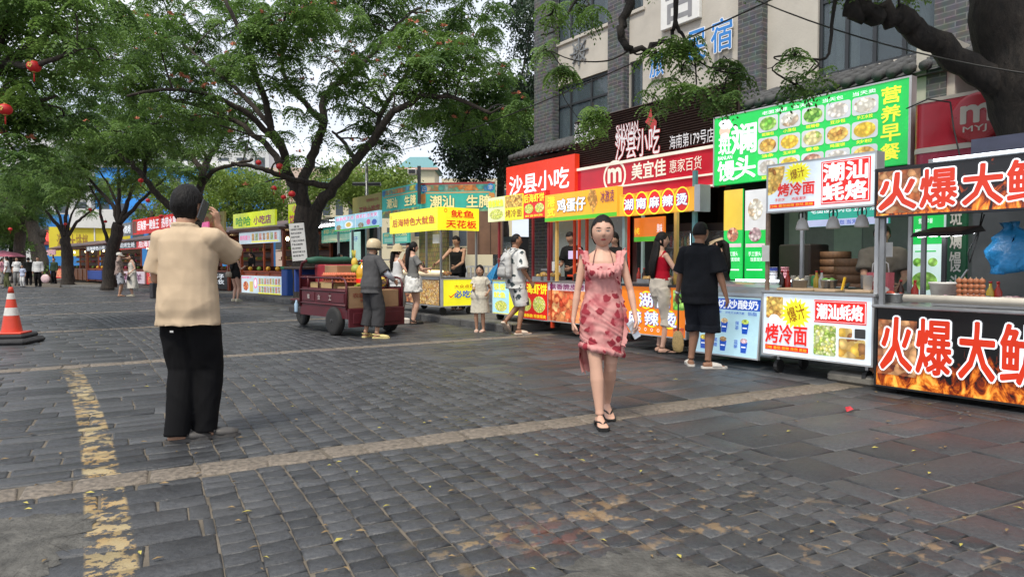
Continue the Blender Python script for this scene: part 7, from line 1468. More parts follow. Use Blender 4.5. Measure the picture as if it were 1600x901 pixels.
b_ = MB(); b_.box(-.09, .09, -.04, .04, 0, .16, mat('black leather', (.015, .015, .015), .4), .02); b_.tube([(-.07, 0, .16), (0, 0, .42), (.07, 0, .16)], .006, mat('black leather', (0, 0, 0)), 6); w = J['wr', 1]; b_.v = [(w.x + x, w.y + y - .06, w.z - .3 + z) for x, y, z in b_.v]; held(b_, 'shoulder_bag', 'small black bag hanging at the side of the woman in long white dress', 'bag', P)
loc = W(368, 471, 22.6); loc.z = 0; P, J, SP, HM = person('woman in black top and shorts at the kiosk beside the man in beige', loc, math.radians(60), 1.62, True, SK_F, hands=((-.1, -.3, 1.2), (.2, -.25, 1.15)), top=('tank', cloth('black top', (.015, .015, .015)), {}), bottom=('shorts', cloth('black shorts', (.013, .013, .013)), {'len': .35}), shoes=('shoe', mat('cream shoe', (0, 0, 0))), hair='long')
b_ = MB(); b_.lathe([(.10, 0), (.15, .02), (.14, .14), (.09, .2)], mat('taupe leather', (.28, .23, .17), .5), sy=.5, n=16); b_.tube([(-.08, 0, .19), (-.05, 0, .34), (.05, 0, .34), (.08, 0, .19)], .01, mat('taupe leather', (0, 0, 0)), 6); b_.v = [(x + .05, y + .22, z + .84) for x, y, z in b_.v]; held(b_, 'handbag', 'taupe handbag of the woman in black top and shorts', 'handbag', P)
loc = FAR.P(FAR.R(393, 12.2), 12.2, .1); person('vendor in black inside the kiosk with the lit menu panels', loc, math.radians(-150), 1.66, True, SK_F, top=('tee', cloth('black vendor tee', (0, 0, 0))), bottom=('trousers', BLKT), hair='tail')
for px, py, Y, lab, fm, cs, bt, hd in ((60, 447, 38, 'man in open white shirt and black trousers carrying a round pink bag', False, cloth('white shirt', (.62, .62, .62)), BLKT, -75), (36, 447, 37.5, 'child in white and blue clothes in front of the seated woman', True, cloth('white blue', (.4, .45, .6)), cloth('white shirt', (0, 0, 0)), -90), (12, 448, 36, 'woman in white blouse and green trousers walking at the far left', True, cloth('white shirt', (0, 0, 0)), cloth('olive print', (.10, .11, .05), .4), 200), (27, 446, 40, 'woman in white blouse and blue scarf among the far crowd', True, cloth('white shirt', (0, 0, 0)), cloth('grey slacks', (0, 0, 0)), -60), (45, 446, 41, 'person in black standing before the pruned tree', False, cloth('black top', (0, 0, 0)), BLKT, 120), (4, 446, 43, 'person in pink shirt near the pink parasol', True, cloth('pink shirt', (.55, .25, .3)), cloth('grey slacks', (0, 0, 0)), 10), (85, 444, 44, 'vendor in dark clothes sitting behind the food table of the open kiosk', False, cloth('dark green', (.03, .05, .03)), BLKT, -100)):
    loc = W(px, py, Y); loc.z = 0; ch = 'child' in lab
    person(lab, loc, math.radians(hd), 1.2 if ch else 1.65, fm, SK_M, headk=1.25 if ch else 1, vox=.02, top=('long' if 'open' in lab else 'tee', cs, {}), bottom=('trousers', bt), shoes=('shoe', BLK_L), hair='tail' if fm else 'short', feet=((-.1, -.12), (.1, .12)) if 'walking' in lab else ((-.1, 0), (.1, 0)))
b_ = MB(); b_.lathe([(.02, -.06), (.22, -.05), (.25, 0), (.22, .05), (.02, .06)], mat('pale pink inflatable', (.7, .5, .52), .4), n=20); p = W(71, 436, 37.6); b_.v = [(x, z, y) for x, y, z in b_.v]; solo(b_, 'round_bag', 'round pale pink bag carried by the man in open white shirt', 'bag', (p.x, p.y, .45))
# ================================================================ shop interiors
GP_ = mat('green poster', (.02, .30, .10), .45, var=.1)
def fridge(px0, px1, t, label):
    r0, r1 = ROW.R(px0, t, 400), ROW.R(px1, t, 400); w = r1 - r0; o = thing('drinks_fridge', label, 'fridge', ROW.P(r0, t, 0), ROW.rz, 'glass door fridges in the shop'); b = MB(); FB = mat('fridge black', (.03, .03, .032), .4); b.box(0, .05, 0, .6, 0, 2.0, FB); b.box(w - .05, w, 0, .6, 0, 2.0, FB); b.box(.05, w - .05, .0, .6, 1.85, 2.0, FB); b.box(.05, w - .05, 0, .6, 0, .3, FB); b.box(.05, w - .05, .55, .6, .3, 1.85, FB); b.build('cabinet', o)
    b = MB(); b.box(w - .085, w - .06, .03, .05, .4, 1.8, lit('fridge light', (.75, .88, 1), 2.5, var=0)); b.build('light_strip', o); q = random.Random(px0)
    b = MB(); bt = [mat('bottle ' + n, c, .2) for n, c in (('green', (.05, .25, .08)), ('amber', (.4, .2, .03)), ('white', (.6, .6, .6)), ('red', (.45, .03, .03)), ('clear', (.35, .42, .45)))]
    for k in range(5):
        z = .35 + .3 * k; b.box(.05, w - .09, .05, .5, z - .015, z, mat('wire shelf', (.5, .5, .5), .4)); x = .1
        while x < w - .14: h = q.uniform(.17, .23); b.lathe([(.03, 0), (.032, h * .6), (.012, h * .85), (.012, h), (0, h)], q.choice(bt), (x, .12, z), 8); x += .072
    b.build('bottle_shelves', o); b = MB(); b.box(.05, w - .05, .005, .012, .3, 1.85, CGLASS); b.bar((.09, -.02, .8), (.09, -.02, 1.4), .02, .02, STEEL); b.build('door', o)
fridge(992, 1030, 10.3, 'dark glass door drinks fridge behind the woman in red'); fridge(1036, 1082, 10.25, 'lit glass door drinks fridge beside the head of the man in black'); fridge(1100, 1140, 10.6, 'unlit glass door fridge further inside the shop')
fridge(770, 800, 11.0, 'tall fridge at the back behind the backpacker')
for px0, px1, t, l_, yl in ((1131, 1160, 8.75, 'hanging green poster with a yellow drink and a red fruit', True), (1164, 1197, 8.6, 'hanging green poster with a steamed bun and a purple roll', False)):
    r0, r1 = ROW.R(px0, t, 360), ROW.R(px1, t, 360); p = thing('hanging_poster', l_, 'poster', ROW.P(r0, t, 0), ROW.rz); zb, zt = ROW.Z(px0, 436, t), ROW.Z(px0, 298, t); B = Board(p, 'poster_panel', 0, r1 - r0, zb, zt, 0, .03, GRN)
    B.fill(0, 1, .55, 1, lit('yellow drink print', (.85, .6, .08), .5) if yl else lit('pale print', (.7, .72, .74), .55)); B.pic(.2, .8, .42, .58, FD['soup'] if yl else food('purple roll', [(.3, .1, .15), (.7, .6, .6)], 18, .4), disc=True, d=.008)
    if not yl: B.pic(.15, .85, .66, .9, FD['buns'], disc=True, d=.006)
    B.fill(.05, .95, .36, .40, lit('pale pink strip', (0, 0, 0))); B.text('手工馒头', .2, .8, .26, .31, WL); B.text('现蒸现卖', .3, .9, .2, .245, WL); B.fill(.1, .85, .1, .115, WL); B.done()
t = 8.45; r0, r1 = ROW.R(1262, t, 340), ROW.R(1388, t, 340); p = thing('menu_screen', 'turquoise lit menu screen with white rows hanging inside behind the white cart', 'menu screen', ROW.P(r0, t, 0), ROW.rz); B = Board(p, 'screen_panel', 0, r1 - r0, ROW.Z(1320, 352, t), ROW.Z(1320, 318, t), 0, .05, lit('turquoise screen', (.03, .45, .32), .6)); B.fill(0, 1, 0, .32, lit('pale lilac', (.55, .6, .85), .6)); B.text('老面馒头 肉包 豆浆 油条', .05, .95, .62, .92, WL); B.text('当天包 当天卖', .3, .7, .06, .26, BLU_L); B.done()
BAM = mat('bamboo steamer', (.20, .10, .05), .6, var=.3, scale=25)
for i, (px, t, n) in enumerate(((1290, 8.9, 2), (1330, 9.0, 4), (1352, 8.6, 1), (1305, 9.4, 5))):
    for k in range(n):
        b = MB(); b.lathe([(.2, 0), (.21, .005), (.21, .10), (.2, .105), (.19, .06), (0, .06)], BAM, n=24); solo(b, 'bamboo_steamer', 'round brown bamboo steamer stacked on the back table behind the white cart', 'steamer', ROW.P(ROW.R(px, t, 400), t, .86 + .107 * k), group='bamboo steamers on the back table')
b = MB(); b.box(0, 2.4, 0, 1.1, .80, .858, STEEL); [b.bar((x, y, 0), (x, y, .8), .05, .05, STEEL) for x in (.05, 2.35) for y in (.05, 1.05)]; solo(b, 'steel_table', 'steel back table with bamboo steamers behind the white cart', 'table', ROW.P(ROW.R(1262, 8.45, 420), 8.45, 0), ROW.rz)
JR = mat('jar glass', (.4, .36, .3), .2, var=.3)
for k in range(4):
    b = MB(); b.lathe([(.04, 0), (.045, .02), (.045, .10), (.035, .12), (.035, .135), (0, .135)], JR if k < 3 else mat('green jar', (.05, .3, .08), .3), n=12); solo(b, 'condiment_jar', 'small jar in the row on the back table behind the white cart' if k < 3 else 'green jar at the end of the row on the back table', 'jar', ROW.P(ROW.R(1240 + 11 * k, 8.2, 420), 8.2, .93), group='condiment jars behind the white cart')
b = MB(); b.box(0, .75, 0, .35, .88, .928, WC); [b.bar((x, y, 0), (x, y, .88), .04, .04, WC) for x in (.04, .71) for y in (.04, .31)]; solo(b, 'jar_shelf', 'narrow white table carrying the row of condiment jars', 'table', ROW.P(ROW.R(1228, 8.05, 420), 8.05, 0), ROW.rz)
b = MB(); b.box(0, 3.2, 0, .05, .0, 2.6, mat('white tile panel', (.24, .25, .26), .4, var=.15)); B0 = solo(b, 'partition_wall', 'pale partition wall with notices behind the steamer table', 'wall', ROW.P(ROW.R(1225, 10.6, 400), 10.6, 0), ROW.rz); b = MB()
for i, (x, z, w_, h_) in enumerate(((.1, 1.5, .3, .6), (.9, 1.3, .45, .5), (.95, 1.05, .3, .2))): b.box(x, x + w_, -.015, -.002, z, z + h_, mat('pale notice %d' % i, [(.45, .47, .45), (.4, .45, .42), (.45, .42, .3)][i], .6))
b.build('notices', B0)
b = MB(); b.box(0, .5, 0, .5, 0, 1.5, mat('brown cabinet', (.03, .022, .02), .5), .02); b.box(-.005, .505, -.01, 0, .75, .76, STEEL); solo(b, 'dark_cabinet', 'dark upright cabinet left of the steamer table', 'cabinet', ROW.P(ROW.R(1216, 9.0, 400), 9.0, 0), ROW.rz)
t = 9.4; r0 = ROW.R(929, t, 380); p = thing('red_banner', 'vertical red banner with white characters behind the head of the woman in pink', 'banner', ROW.P(r0, t, 0), ROW.rz); B = Board(p, 'banner_panel', 0, ROW.R(982, t, 380) - r0, .3, 2.3, 0, .04, lit('orange red board', (0, 0, 0))); B.L.vtext('美宜佳', .1, .5, 1.0, 2.25, -.012, WL, bold=.05); B.done()
b = MB(); b.box(0, 2.2, 0, .05, .12, 2.3, mat('pale green glass wall', (.19, .21, .20), .25, var=.1)); b.box(-.02, 2.22, -.03, .0, 2.25, 2.33, lit('white pink strip', (.7, .62, .68), .5)); solo(b, 'glass_partition', 'pale grey glass partition behind the waffle cart', 'partition', ROW.P(ROW.R(862, 9.3, 400), 9.3, 0), ROW.rz)
b = MB(); b.box(0, 1.0, 0, .05, .12, 2.4, brick('dark brick', (.03, .03, .032), (.045, .045, .045), (.10, .10, .10))); solo(b, 'dark_brick_wall', 'dark brick wall strip beside the waffle cart', 'wall', ROW.P(ROW.R(826, 9.6, 400), 9.6, 0), ROW.rz)
# ================================================================ wooden kiosks along the bend
RWD = mat('red brown wood', (.30, .06, .022), .5, var=.25, scale=4, stretch=(1, 1, .2)); OWD = mat('orange brown wood', (.36, .12, .035), .5, var=.3, scale=5); DWD = mat('dark brown wood', (.09, .03, .018), .5, var=.3)
GLOW = lit('warm lamp', (1, .72, .35), 9.0, var=0); GLOW.cycles.emission_sampling = 'AUTO'
FRUIT = [mat('green coconut', (.12, .26, .04), .5, var=.3), mat('yellow mango', (.7, .42, .05), .5, var=.2), mat('dragon fruit', (.5, .05, .12), .5, var=.2), mat('brown coconut', (.18, .10, .05), .8, var=.3)]
KG = 'wooden kiosks along the bend'
def kiosk(label, t, px0, px1, wood=RWD, depth=1.9, hz=2.35, counter=.88, panel=None, sign=None, roof=DWD, front=None, cloth_=None):
    o, X, Zf = stall('wooden_kiosk', label, t, px0, KG, FAR, 'kiosk', .09, 440); w = X(px1, 440); b = MB()
    for x in (0, w): 
        for y in (0, depth): b.bar((x, y, 0), (x, y, hz), .1, .1, wood)
    b.bar((0, 0, hz), (w, 0, hz), .1, .12, wood); b.bar((0, depth, hz), (w, depth, hz), .1, .12, wood); b.bar((w * .55, .02, counter), (w * .55, .02, hz), .06, .06, wood); b.build('post_frame', o)
    b = MB(); b.box(-.1, w + .1, .0, .5, counter - .05, counter, wood); b.box(.05, w - .05, .04, .08, .05, counter - .05, front or wood)
    for k in range(4): b.bar((.05 + (w - .1) * k / 3, .02, .05), (.05 + (w - .1) * k / 3, .02, counter - .05), .05, .04, wood)
    b.build('counter', o); b = MB(); b.box(0, w, depth - .04, depth, 0, hz, DWD); b.box(0, .03, .1, depth, 0, hz * .45, DWD); b.box(w - .03, w, .1, depth, 0, hz * .45, DWD)
    for k in range(3): b.box(.1, w - .1, depth - .4, depth - .05, .9 + .4 * k, .93 + .4 * k, OWD)
    b.build('back_shelves', o)
    b = MB(); e = .35; b.add([(-e, -e, hz + .05), (w + e, -e, hz + .05), (w + e, depth + e, hz + .05), (-e, depth + e, hz + .05), (-e, -e, hz + .13), (w + e, -e, hz + .13), (w + e, depth + e, hz + .13), (-e, depth + e, hz + .13), (w * .2, depth * .5, hz + .5), (w * .8, depth * .5, hz + .5)], [(0, 3, 2, 1), (0, 1, 5, 4), (1, 2, 6, 5), (2, 3, 7, 6), (3, 0, 4, 7), (4, 5, 9, 8), (5, 6, 9), (6, 7, 8, 9), (7, 4, 8)], roof); b.build('roof', o)
    b = MB()
    for x in (w * .3, w * .75): b.ell((x, .6, hz - .25), .06, .06, .08, GLOW); b.bar((x, .6, hz - .2), (x, .6, hz), .01, .01, DK)
    b.build('hanging_bulbs', o)
    q = random.Random(px0); b = MB()
    for k in range(3):
        x = .15
        while x < w - .2: b.ell((x, depth - .25, .93 + .4 * k + .07), .07, .07, .08, q.choice(FRUIT), 8, 6); x += .17
    b.build('shelf_goods', o)
    if panel: panel(o, w, X, Zf)
    if sign: sign(o, w, X, Zf)
    for k in range(5):
        b = MB(); m = q.choice(FRUIT); b.ell((0, 0, .085), .09, .09, .09, m, 10, 8); solo(b, 'fruit', 'round ' + m.name + ' on counter of ' + ' '.join(label.split(',')[0].split()[:9]), 'fruit', o.matrix_basis @ Vector((.25 + (w - .5) * k / 4 + q.uniform(-.05, .05), .25, counter)), group='fruit on counter of ' + ' '.join(label.split(',')[0].split()[:9]))
    return o
def menu_panel(o, w, X, Zf):
    B = Board(o, 'counter_panel', .1, w - .08, Zf(410, 461), Zf(410, 431), -.06, .05, lit('pale menu panel', (.60, .72, .80), .6)); B.text('鲜榨果汁', .02, .28, .84, .97, PNK_L)
    for k in range(8):
        for j in range(2): B.pic(.46 + .066 * k, .46 + .066 * k + .045, .58 - .42 * j, .88 - .42 * j, food('juice %d' % (k % 4), [[(.6, .3, .1), (.8, .5, .2)], [(.5, .55, .3), (.3, .4, .1)], [(.6, .15, .15), (.8, .5, .4)], [(.4, .2, .1), (.7, .6, .5)]][k % 4], 20, .5), .008)
    B.fill(.44, .98, .5, .56, YEL_L); B.fill(.44, .98, .08, .14, YEL_L); B.pic(.05, .19, .2, .7, FDF['meat'], disc=True); B.pic(.22, .31, .15, .7, lit('mango cup', (.75, .6, .15), .5), .01); B.pic(.33, .42, .35, .9, PNK_L, disc=True, name='logo_ring'); B.pic(.345, .405, .42, .84, WL, disc=True, d=.008, name='logo_disc'); B.done()
def menu_sign(o, w, X, Zf):
    B = Board(o, 'strip_sign', .08, w - .1, Zf(408, 380), Zf(408, 362), -.12, .06, lit('pale menu panel', (0, 0, 0))); B.text('鲜榨果汁', .03, .3, .3, .75, PNK_L, bold=.03)
    for k in range(7): B.pic(.34 + .092 * k, .34 + .092 * k + .06, .25, .85, food('juice %d' % (k % 4), [], 1), .008)
    B.fill(.33, .98, .1, .2, YEL_L); B.done()
    B = Board(o, 'roof_sign', -.05, w - .05, Zf(405, 355), Zf(405, 332), -.3, .08, lit('lime yellow board', (.62, .72, .03), .5)); B.text('哈哈', .08, .45, .12, .75, lit('green letter', (.05, .35, .03), .3), bold=.05); B.text('小吃店', .52, .92, .15, .7, lit('purple letter', (0, 0, 0)), bold=.06); B.done()
    B = Board(o, 'side_roof_sign', w - .03, w + 1.1, Zf(450, 352), Zf(450, 318), .2, .06, lit('lime yellow board', (0, 0, 0))); B.text('小吃', .3, .9, .6, .95, lit('magenta letter', (.5, .02, .2), .4), bold=.05); B.text('饮品', .1, .8, .12, .5, lit('magenta letter', (0, 0, 0)), bold=.05); B.done()
kiosk('kiosk with lit juice menu panels under a lime yellow roof sign', 11.3, 378, 444, panel=menu_panel, sign=menu_sign)
def brown_sign(o, w, X, Zf):
    B = Board(o, 'roof_sign', w * .35, w + .1, Zf(345, 362), Zf(345, 332), -.2, .08, mat('olive yellow board', (0, 0, 0))); B.text('特色小吃', .1, .9, .5, .85, mat('dark red letter', (0, 0, 0)), bold=.03); B.done(); B = Board(o, 'pink_light_sign', .3, w * .75, Zf(330, 361), Zf(330, 348), -.4, .06, PNK_L); B.text('海鲜', .2, .8, .15, .85, WL, bold=.05); B.done(); B = Board(o, 'blue_sign', w * .7, w, Zf(350, 384), Zf(350, 366), -.1, .05, lit('lit sky blue', (.05, .35, .75), .5)); B.done()
def blue_panel(o, w, X, Zf):
    B = Board(o, 'counter_panel', w * .3, w - .05, .08, .8, -.06, .05, lit('lit sky blue', (0, 0, 0))); B.text('椰子', .5, .9, .6, .9, WL, bold=.04); B.text('冰饮', .5, .9, .3, .55, WL, bold=.04); B.pic(.1, .4, .1, .5, FD['corn'], disc=True); B.done()
kiosk('kiosk with a blue lit counter panel mostly hidden behind the man in beige', 11.5, 296, 358, panel=blue_panel, sign=brown_sign)
def red_sign(o, w, X, Zf):
    B = Board(o, 'red_roof_sign', w * .38, w + .6, Zf(240, 365), Zf(240, 341), -.35, .08, RED_L); B.text('后海第一鲍鱼王', .12, .62, .25, .85, WL, bold=.05); B.text('热带水果', .68, .98, .25, .85, WL, bold=.05); B.pic(.01, .1, .1, .9, mat('portrait print', (.3, .12, .1), .5), 0, name='portrait_picture'); B.done()
    B = Board(o, 'grey_roof_sign', -.05, w * .36, Zf(205, 369), Zf(205, 349), -.35, .08, lit('grey print', (.25, .26, .28), .3)); B.text('招牌海鲜烧烤', .05, .95, .2, .8, WL, bold=.05); B.done()
    B = Board(o, 'red_strip_sign', .1, w, Zf(230, 388), Zf(230, 374), -.14, .05, RED_L); B.text('后海第一鲍鱼王', .4, .95, .15, .85, WL, bold=.05); B.fill(.02, .36, .1, .9, BLK_L); B.text('现烤生蚝', .05, .33, .2, .8, WL, bold=.03); B.done()
def red_panel(o, w, X, Zf):
    B = Board(o, 'counter_panel', w * .5, w - .05, .08, .75, -.06, .05, RED_L); B.pic(.05, .95, .1, .6, FDF['meat'], 0); B.text('鲍鱼', .1, .9, .65, .95, WL, bold=.05); B.done(); B = Board(o, 'counter_panel', .08, w * .46, .08, .75, -.06, .05, lit('pale pink strip', (0, 0, 0))); B.text('海鲜', .1, .9, .2, .8, lit('purple letter', (0, 0, 0)), bold=.06); B.done()
kiosk('kiosk with long red lit signs and white characters, behind the couple', 11.6, 188, 284, panel=red_panel, sign=red_sign)
def dark_sign(o, w, X, Zf):
    B = Board(o, 'roof_sign', .05, w - .05, Zf(150, 392), Zf(150, 384), -.1, .06, BLK_L); B.text('后海特色小吃', .05, .95, .15, .85, WL, bold=.04); B.done(); b = MB(); b.box(.2, w * .75, -.09, -.05, .15, .75, mat('blue cloth', (.03, .07, .3), .8, var=.2), .02); b.build('blue_cloth', o)
kiosk('red wood kiosk with a small black sign and blue cloth on its counter', 11.8, 138, 170, sign=dark_sign, wood=RWD)
kiosk('orange brown carved kiosk left of the thin tree', 11.9, 114, 136, wood=OWD, front=OWD)
def awn(o, w, X, Zf):
    b = MB(); b.box(-.2, w * .8, -.7, -.66, 1.9, 2.3, lit('pink awning', (.6, .28, .32), .25)); b.build('pink_awning', o); B = Board(o, 'counter_panel', .1, w - .1, .1, .8, -.06, .05, RED_L); B.pic(.1, .9, .1, .9, FDF['meat'], 0); B.done()
kiosk('open red kiosk with pink awning and a lit food panel at the far end', 12.0, 84, 110, sign=awn)
# bin, awnings, boards further off
b = MB(); b.box(-.22, .22, -.3, .3, .0, .95, mat('blue bin', (.02, .09, .38), .45, var=.1), .03); q = solo(b, 'waste_bin', 'blue bin with green top beside the kiosk with lit juice menus', 'bin', FAR.P(FAR.R(456, 11.4, 440), 11.4, .1), FAR.rz); b = MB(); b.box(-.24, .24, -.32, .32, .952, 1.05, mat('green lid', (.03, .25, .10), .5), .02); b.build('lid', q)
b = MB(); b.box(-.35, .35, -.03, .03, 0, 1.6, mat('white notice board', (.58, .58, .57), .6, var=.05)); q = solo(b, 'notice_board', 'white notice with lines of black writing tied to the big trunk', 'notice', W(469, 407, 18.2), math.radians(8)); q.rotation_euler = (0, math.radians(-5), math.radians(8)); q.scale = (.55, 1, .62)
b = MB(); b.text('通 告', -.12, .12, 1.42, 1.5, -.034, BLK_L, bold=.02)
for k, s in enumerate(('为加强步行街管理', '维护公共秩序', '请各商户自觉遵守', '门前三包规定', '严禁占道经营', '垃圾入桶分类投放', '保持环境卫生', '谢谢合作')): b.text(s, -.3, .3 - .1 * (k % 3), 1.3 - .16 * k, 1.38 - .16 * k, -.034, BLK_L, bold=.02)
b.build('lettering', q)
p = W(141, 373, 62); b = MB(); YB = mat('yellow hoarding board', (.70, .58, .04), .6, var=.15, scale=.6); b.box(-3.2, 3.2, 0, .2, 2.0, 4.6, YB); q = solo(b, 'yellow_hoarding', 'yellow hoarding boards above the far kiosks, between two trunks', 'hoarding', (p.x, p.y, 0), .35); b = MB(); b.text('海鲜大排档', -2.6, -.2, 2.5, 4.0, -.02, mat('faded brown letter', (.35, .18, .05), .6)); b.box(.3, .4, -.05, -.01, 2, 4.6, WHITE); b.build('lettering', q)
b = MB(); b.box(-1.9, 1.9, -.1, .1, 0, 1.7, WHITE); solo(b, 'white_board', 'white board above the yellow hoarding behind the trees', 'board', W(147, 356, 62), .35)
p = W(43, 404, 50)
b = MB(); b.lathe([(1.3, 0), (.9, .22), (.0, .42)], mat('pink parasol', (.6, .18, .25), .7), n=12, smooth=False); b.bar((0, 0, -2), (0, 0, .4), .05, .05, STEEL); p = W(5, 401, 46); solo(b, 'parasol', 'pink market parasol at the far left edge', 'parasol', p)
for k, (px, c) in enumerate(((20, (.5, .5, .5)), (50, (.45, .3, .12)))):
    p = W(px, 445, 52); b = MB(); b.box(-1.2, 1.2, -.4, .4, .75, .82, OWD); [b.bar((x, y, 0), (x, y, .75), .06, .06, OWD) for x in (-1.1, 1.1) for y in (-.3, .3)]; solo(b, 'street_table', ['plain table among the far crowd at the left', 'plain table by the pruned tree'][k], 'table', (p.x, p.y, 0), .3)
# far buildings
def block(name, label, px0, px1, py, Y, depth, m, floors, cols, rot=0, win=mat('dark far window', (.06, .075, .09), .3), roof=None, base=None):
    p0, p1 = W(px0, py, Y), W(px1, py, Y); w = p1.x - p0.x; h = p0.z; o = thing(name, label, 'building', (p0.x, Y, 0), rot); b = MB(); b.box(0, w, 0, depth, 0, h, m); b.build('walls', o)
    for i in range(cols):
        for j in range(floors):
            f = MB(); x = w * (i + .22) / cols; x1 = w * (i + .78) / cols; z = 3 + (h - 3.6) * (j + .2) / floors; z1 = 3 + (h - 3.6) * (j + .8) / floors; f.box(x, x1, -.06, 0, z, z1, win); f.box(x - .1, x1 + .1, -.14, -.0, z - .15, z - .002, m); f.build('window', o)
    if roof: roof(o, w, h, depth)
    return o
BLUW = mat('sky blue wall', (.035, .25, .62), .7, var=.08, scale=.3); FARW = mat('far white wall', (.55, .56, .56), .8, var=.06, scale=.2)
def rim(o, w, h, d): b = MB(); b.box(-.3, w + .3, -.3, d, h, h + .7, WHITE); b.build('parapet', o)
block('blue_building', 'tall sky blue building seen through the tree crowns', 148, 372, 262, 78, 12, BLUW, 3, 8, roof=rim)
block('blue_building', 'lower blue building with a red lit sign behind the far kiosks', 52, 230, 335, 70, 8, mat('deep blue wall', (.03, .19, .50), .7, var=.1, scale=.3), 1, 6)
p = W(83, 370, 69.6); q = thing('red_lit_sign', 'small red lit sign on the lower blue building', 'shop sign', p - Vector((1.8, 0, .8))); B = Board(q, 'sign_board', 0, 3.6, 0, 1.5, 0, .1, mat('dark red frame', (0, 0, 0))); B.text('海鲜', .2, .8, .2, .8, lit('red neon', (.9, .05, .04), 1.5), bold=.05); B.done()
block('white_apartment', 'tall white apartment block far behind the trees at the left', -80, 140, 215, 120, 14, FARW, 6, 7); block('white_apartment', 'white apartment block far behind the blue building', 250, 420, 236, 125, 14, FARW, 6, 6)
TEALR = mat('teal roof tile', (.13, .28, .30), .6, var=.1); CRW = mat('far cream wall', (.58, .52, .36), .8, var=.06)
def hip(o, w, h, d): b = MB(); e = w * .12; b.add([(-e, -e, h), (w + e, -e, h), (w + e, d + e, h), (-e, d + e, h), (-e, -e, h + .3), (w + e, -e, h + .3), (w + e, d + e, h + .3), (-e, d + e, h + .3), (w * .22, d * .3, h + 2.1), (w * .78, d * .3, h + 2.1), (w * .78, d * .7, h + 2.1), (w * .22, d * .7, h + 2.1)], [(0, 3, 2, 1), (4, 5, 9, 8), (5, 6, 10, 9), (6, 7, 11, 10), (7, 4, 8, 11), (8, 9, 10, 11)], TEALR); b.add([(-e, -e, h), (w + e, -e, h), (w + e, -e, h + .3), (-e, -e, h + .3)], [(0, 1, 2, 3)], mat('far pink eave', (.55, .32, .25), .7)); b.build('roof', o)
block('cream_tower', 'cream roof tower with a teal hipped roof behind the turquoise sign', 626, 679, 266, 95, 6, CRW, 1, 3, roof=hip)
block('cream_building', 'long cream building with teal mansard roof behind the trees', 500, 640, 292, 93, 10, CRW, 2, 7, roof=hip); block('cream_building', 'pale pink cream building with flat roof further left', 400, 575, 262, 125, 10, mat('far pink wall', (.52, .40, .33), .8), 3, 8); block('cream_building', 'cream building with small red roof sign right of the tower', 690, 800, 279, 105, 8, CRW, 2, 5)
# street lamp and camera pole
b = MB(); p = W(574, 440, 22); h = W(574, 258, 22).z; o = thing('street_lamp', 'thin grey street lamp with two small arms behind the olive sign', 'street lamp', (p.x, p.y, .1)); b.tube([(0, 0, 0), (0, 0, h)], [.07, .045], PST, 10); b.build('pole', o); b = MB(); b.box(-.45, -.05, -.08, .08, h - .75, h - .68, DK); b.box(.05, .45, -.08, .08, h - .75, h - .68, DK); b.bar((-.45, 0, h - .66), (.45, 0, h - .66), .03, .03, PST); b.build('lamp_head', o)
p = W(655, 300, 17.3); b = MB(); o = thing('security_camera', 'dark security camera on a short pole above the turquoise signs', 'camera', (p.x, p.y, p.z - .3)); b.bar((0, 0, 0), (0, 0, .95), .08, .08, DK); b.build('pole', o); b = MB(); b.box(-.26, -.05, -.2, .05, .72, .86, WHITE, .02); b.box(-.24, -.07, -.21, -.2, .74, .84, BLK_L); b.build('camera_head', o)
# overhead cables
CB = mat('black cable', (.01, .01, .01), .6)
def cable(a, b_, sag, label, r=.008):
    m = MB(); m.tube([a.lerp(b_, i / 14) - Vector((0, 0, sag * 4 * (i / 14) * (1 - i / 14))) for i in range(15)], r, CB, 5); solo(m, 'overhead_cable', label, 'cable')
cable(W(1300, -45, 7.5), W(590, 242, 26), .3, 'thin black cable crossing in front of the inn and over the sky', .012); cable(W(1640, 120, 6.0), W(1060, -60, 8.5), .2, 'thin black cable across the top windows of the inn')
m = MB()
m.tube([W(1485, 160, 7.0), W(1490, 200, 6.9), W(1500, 245, 6.85), W(1502, 268, 6.8)], .008, CB, 6); m.tube([W(1416, 170, 7.2), W(1450, 155, 7.1), W(1485, 160, 7.0)], .007, CB, 6); solo(m, 'hanging_cable', 'black cable drooping before the red light box', 'cable')
m = MB(); m.tube([W(1535, 330, 6.3), W(1528, 370, 6.3), W(1515, 410, 6.3), W(1512, 395, 6.3), W(1530, 360, 6.3), W(1538, 335, 6.3)], .006, CB, 6); solo(m, 'hanging_cable', 'black cable loop on the grey wall inside the black cart', 'cable')
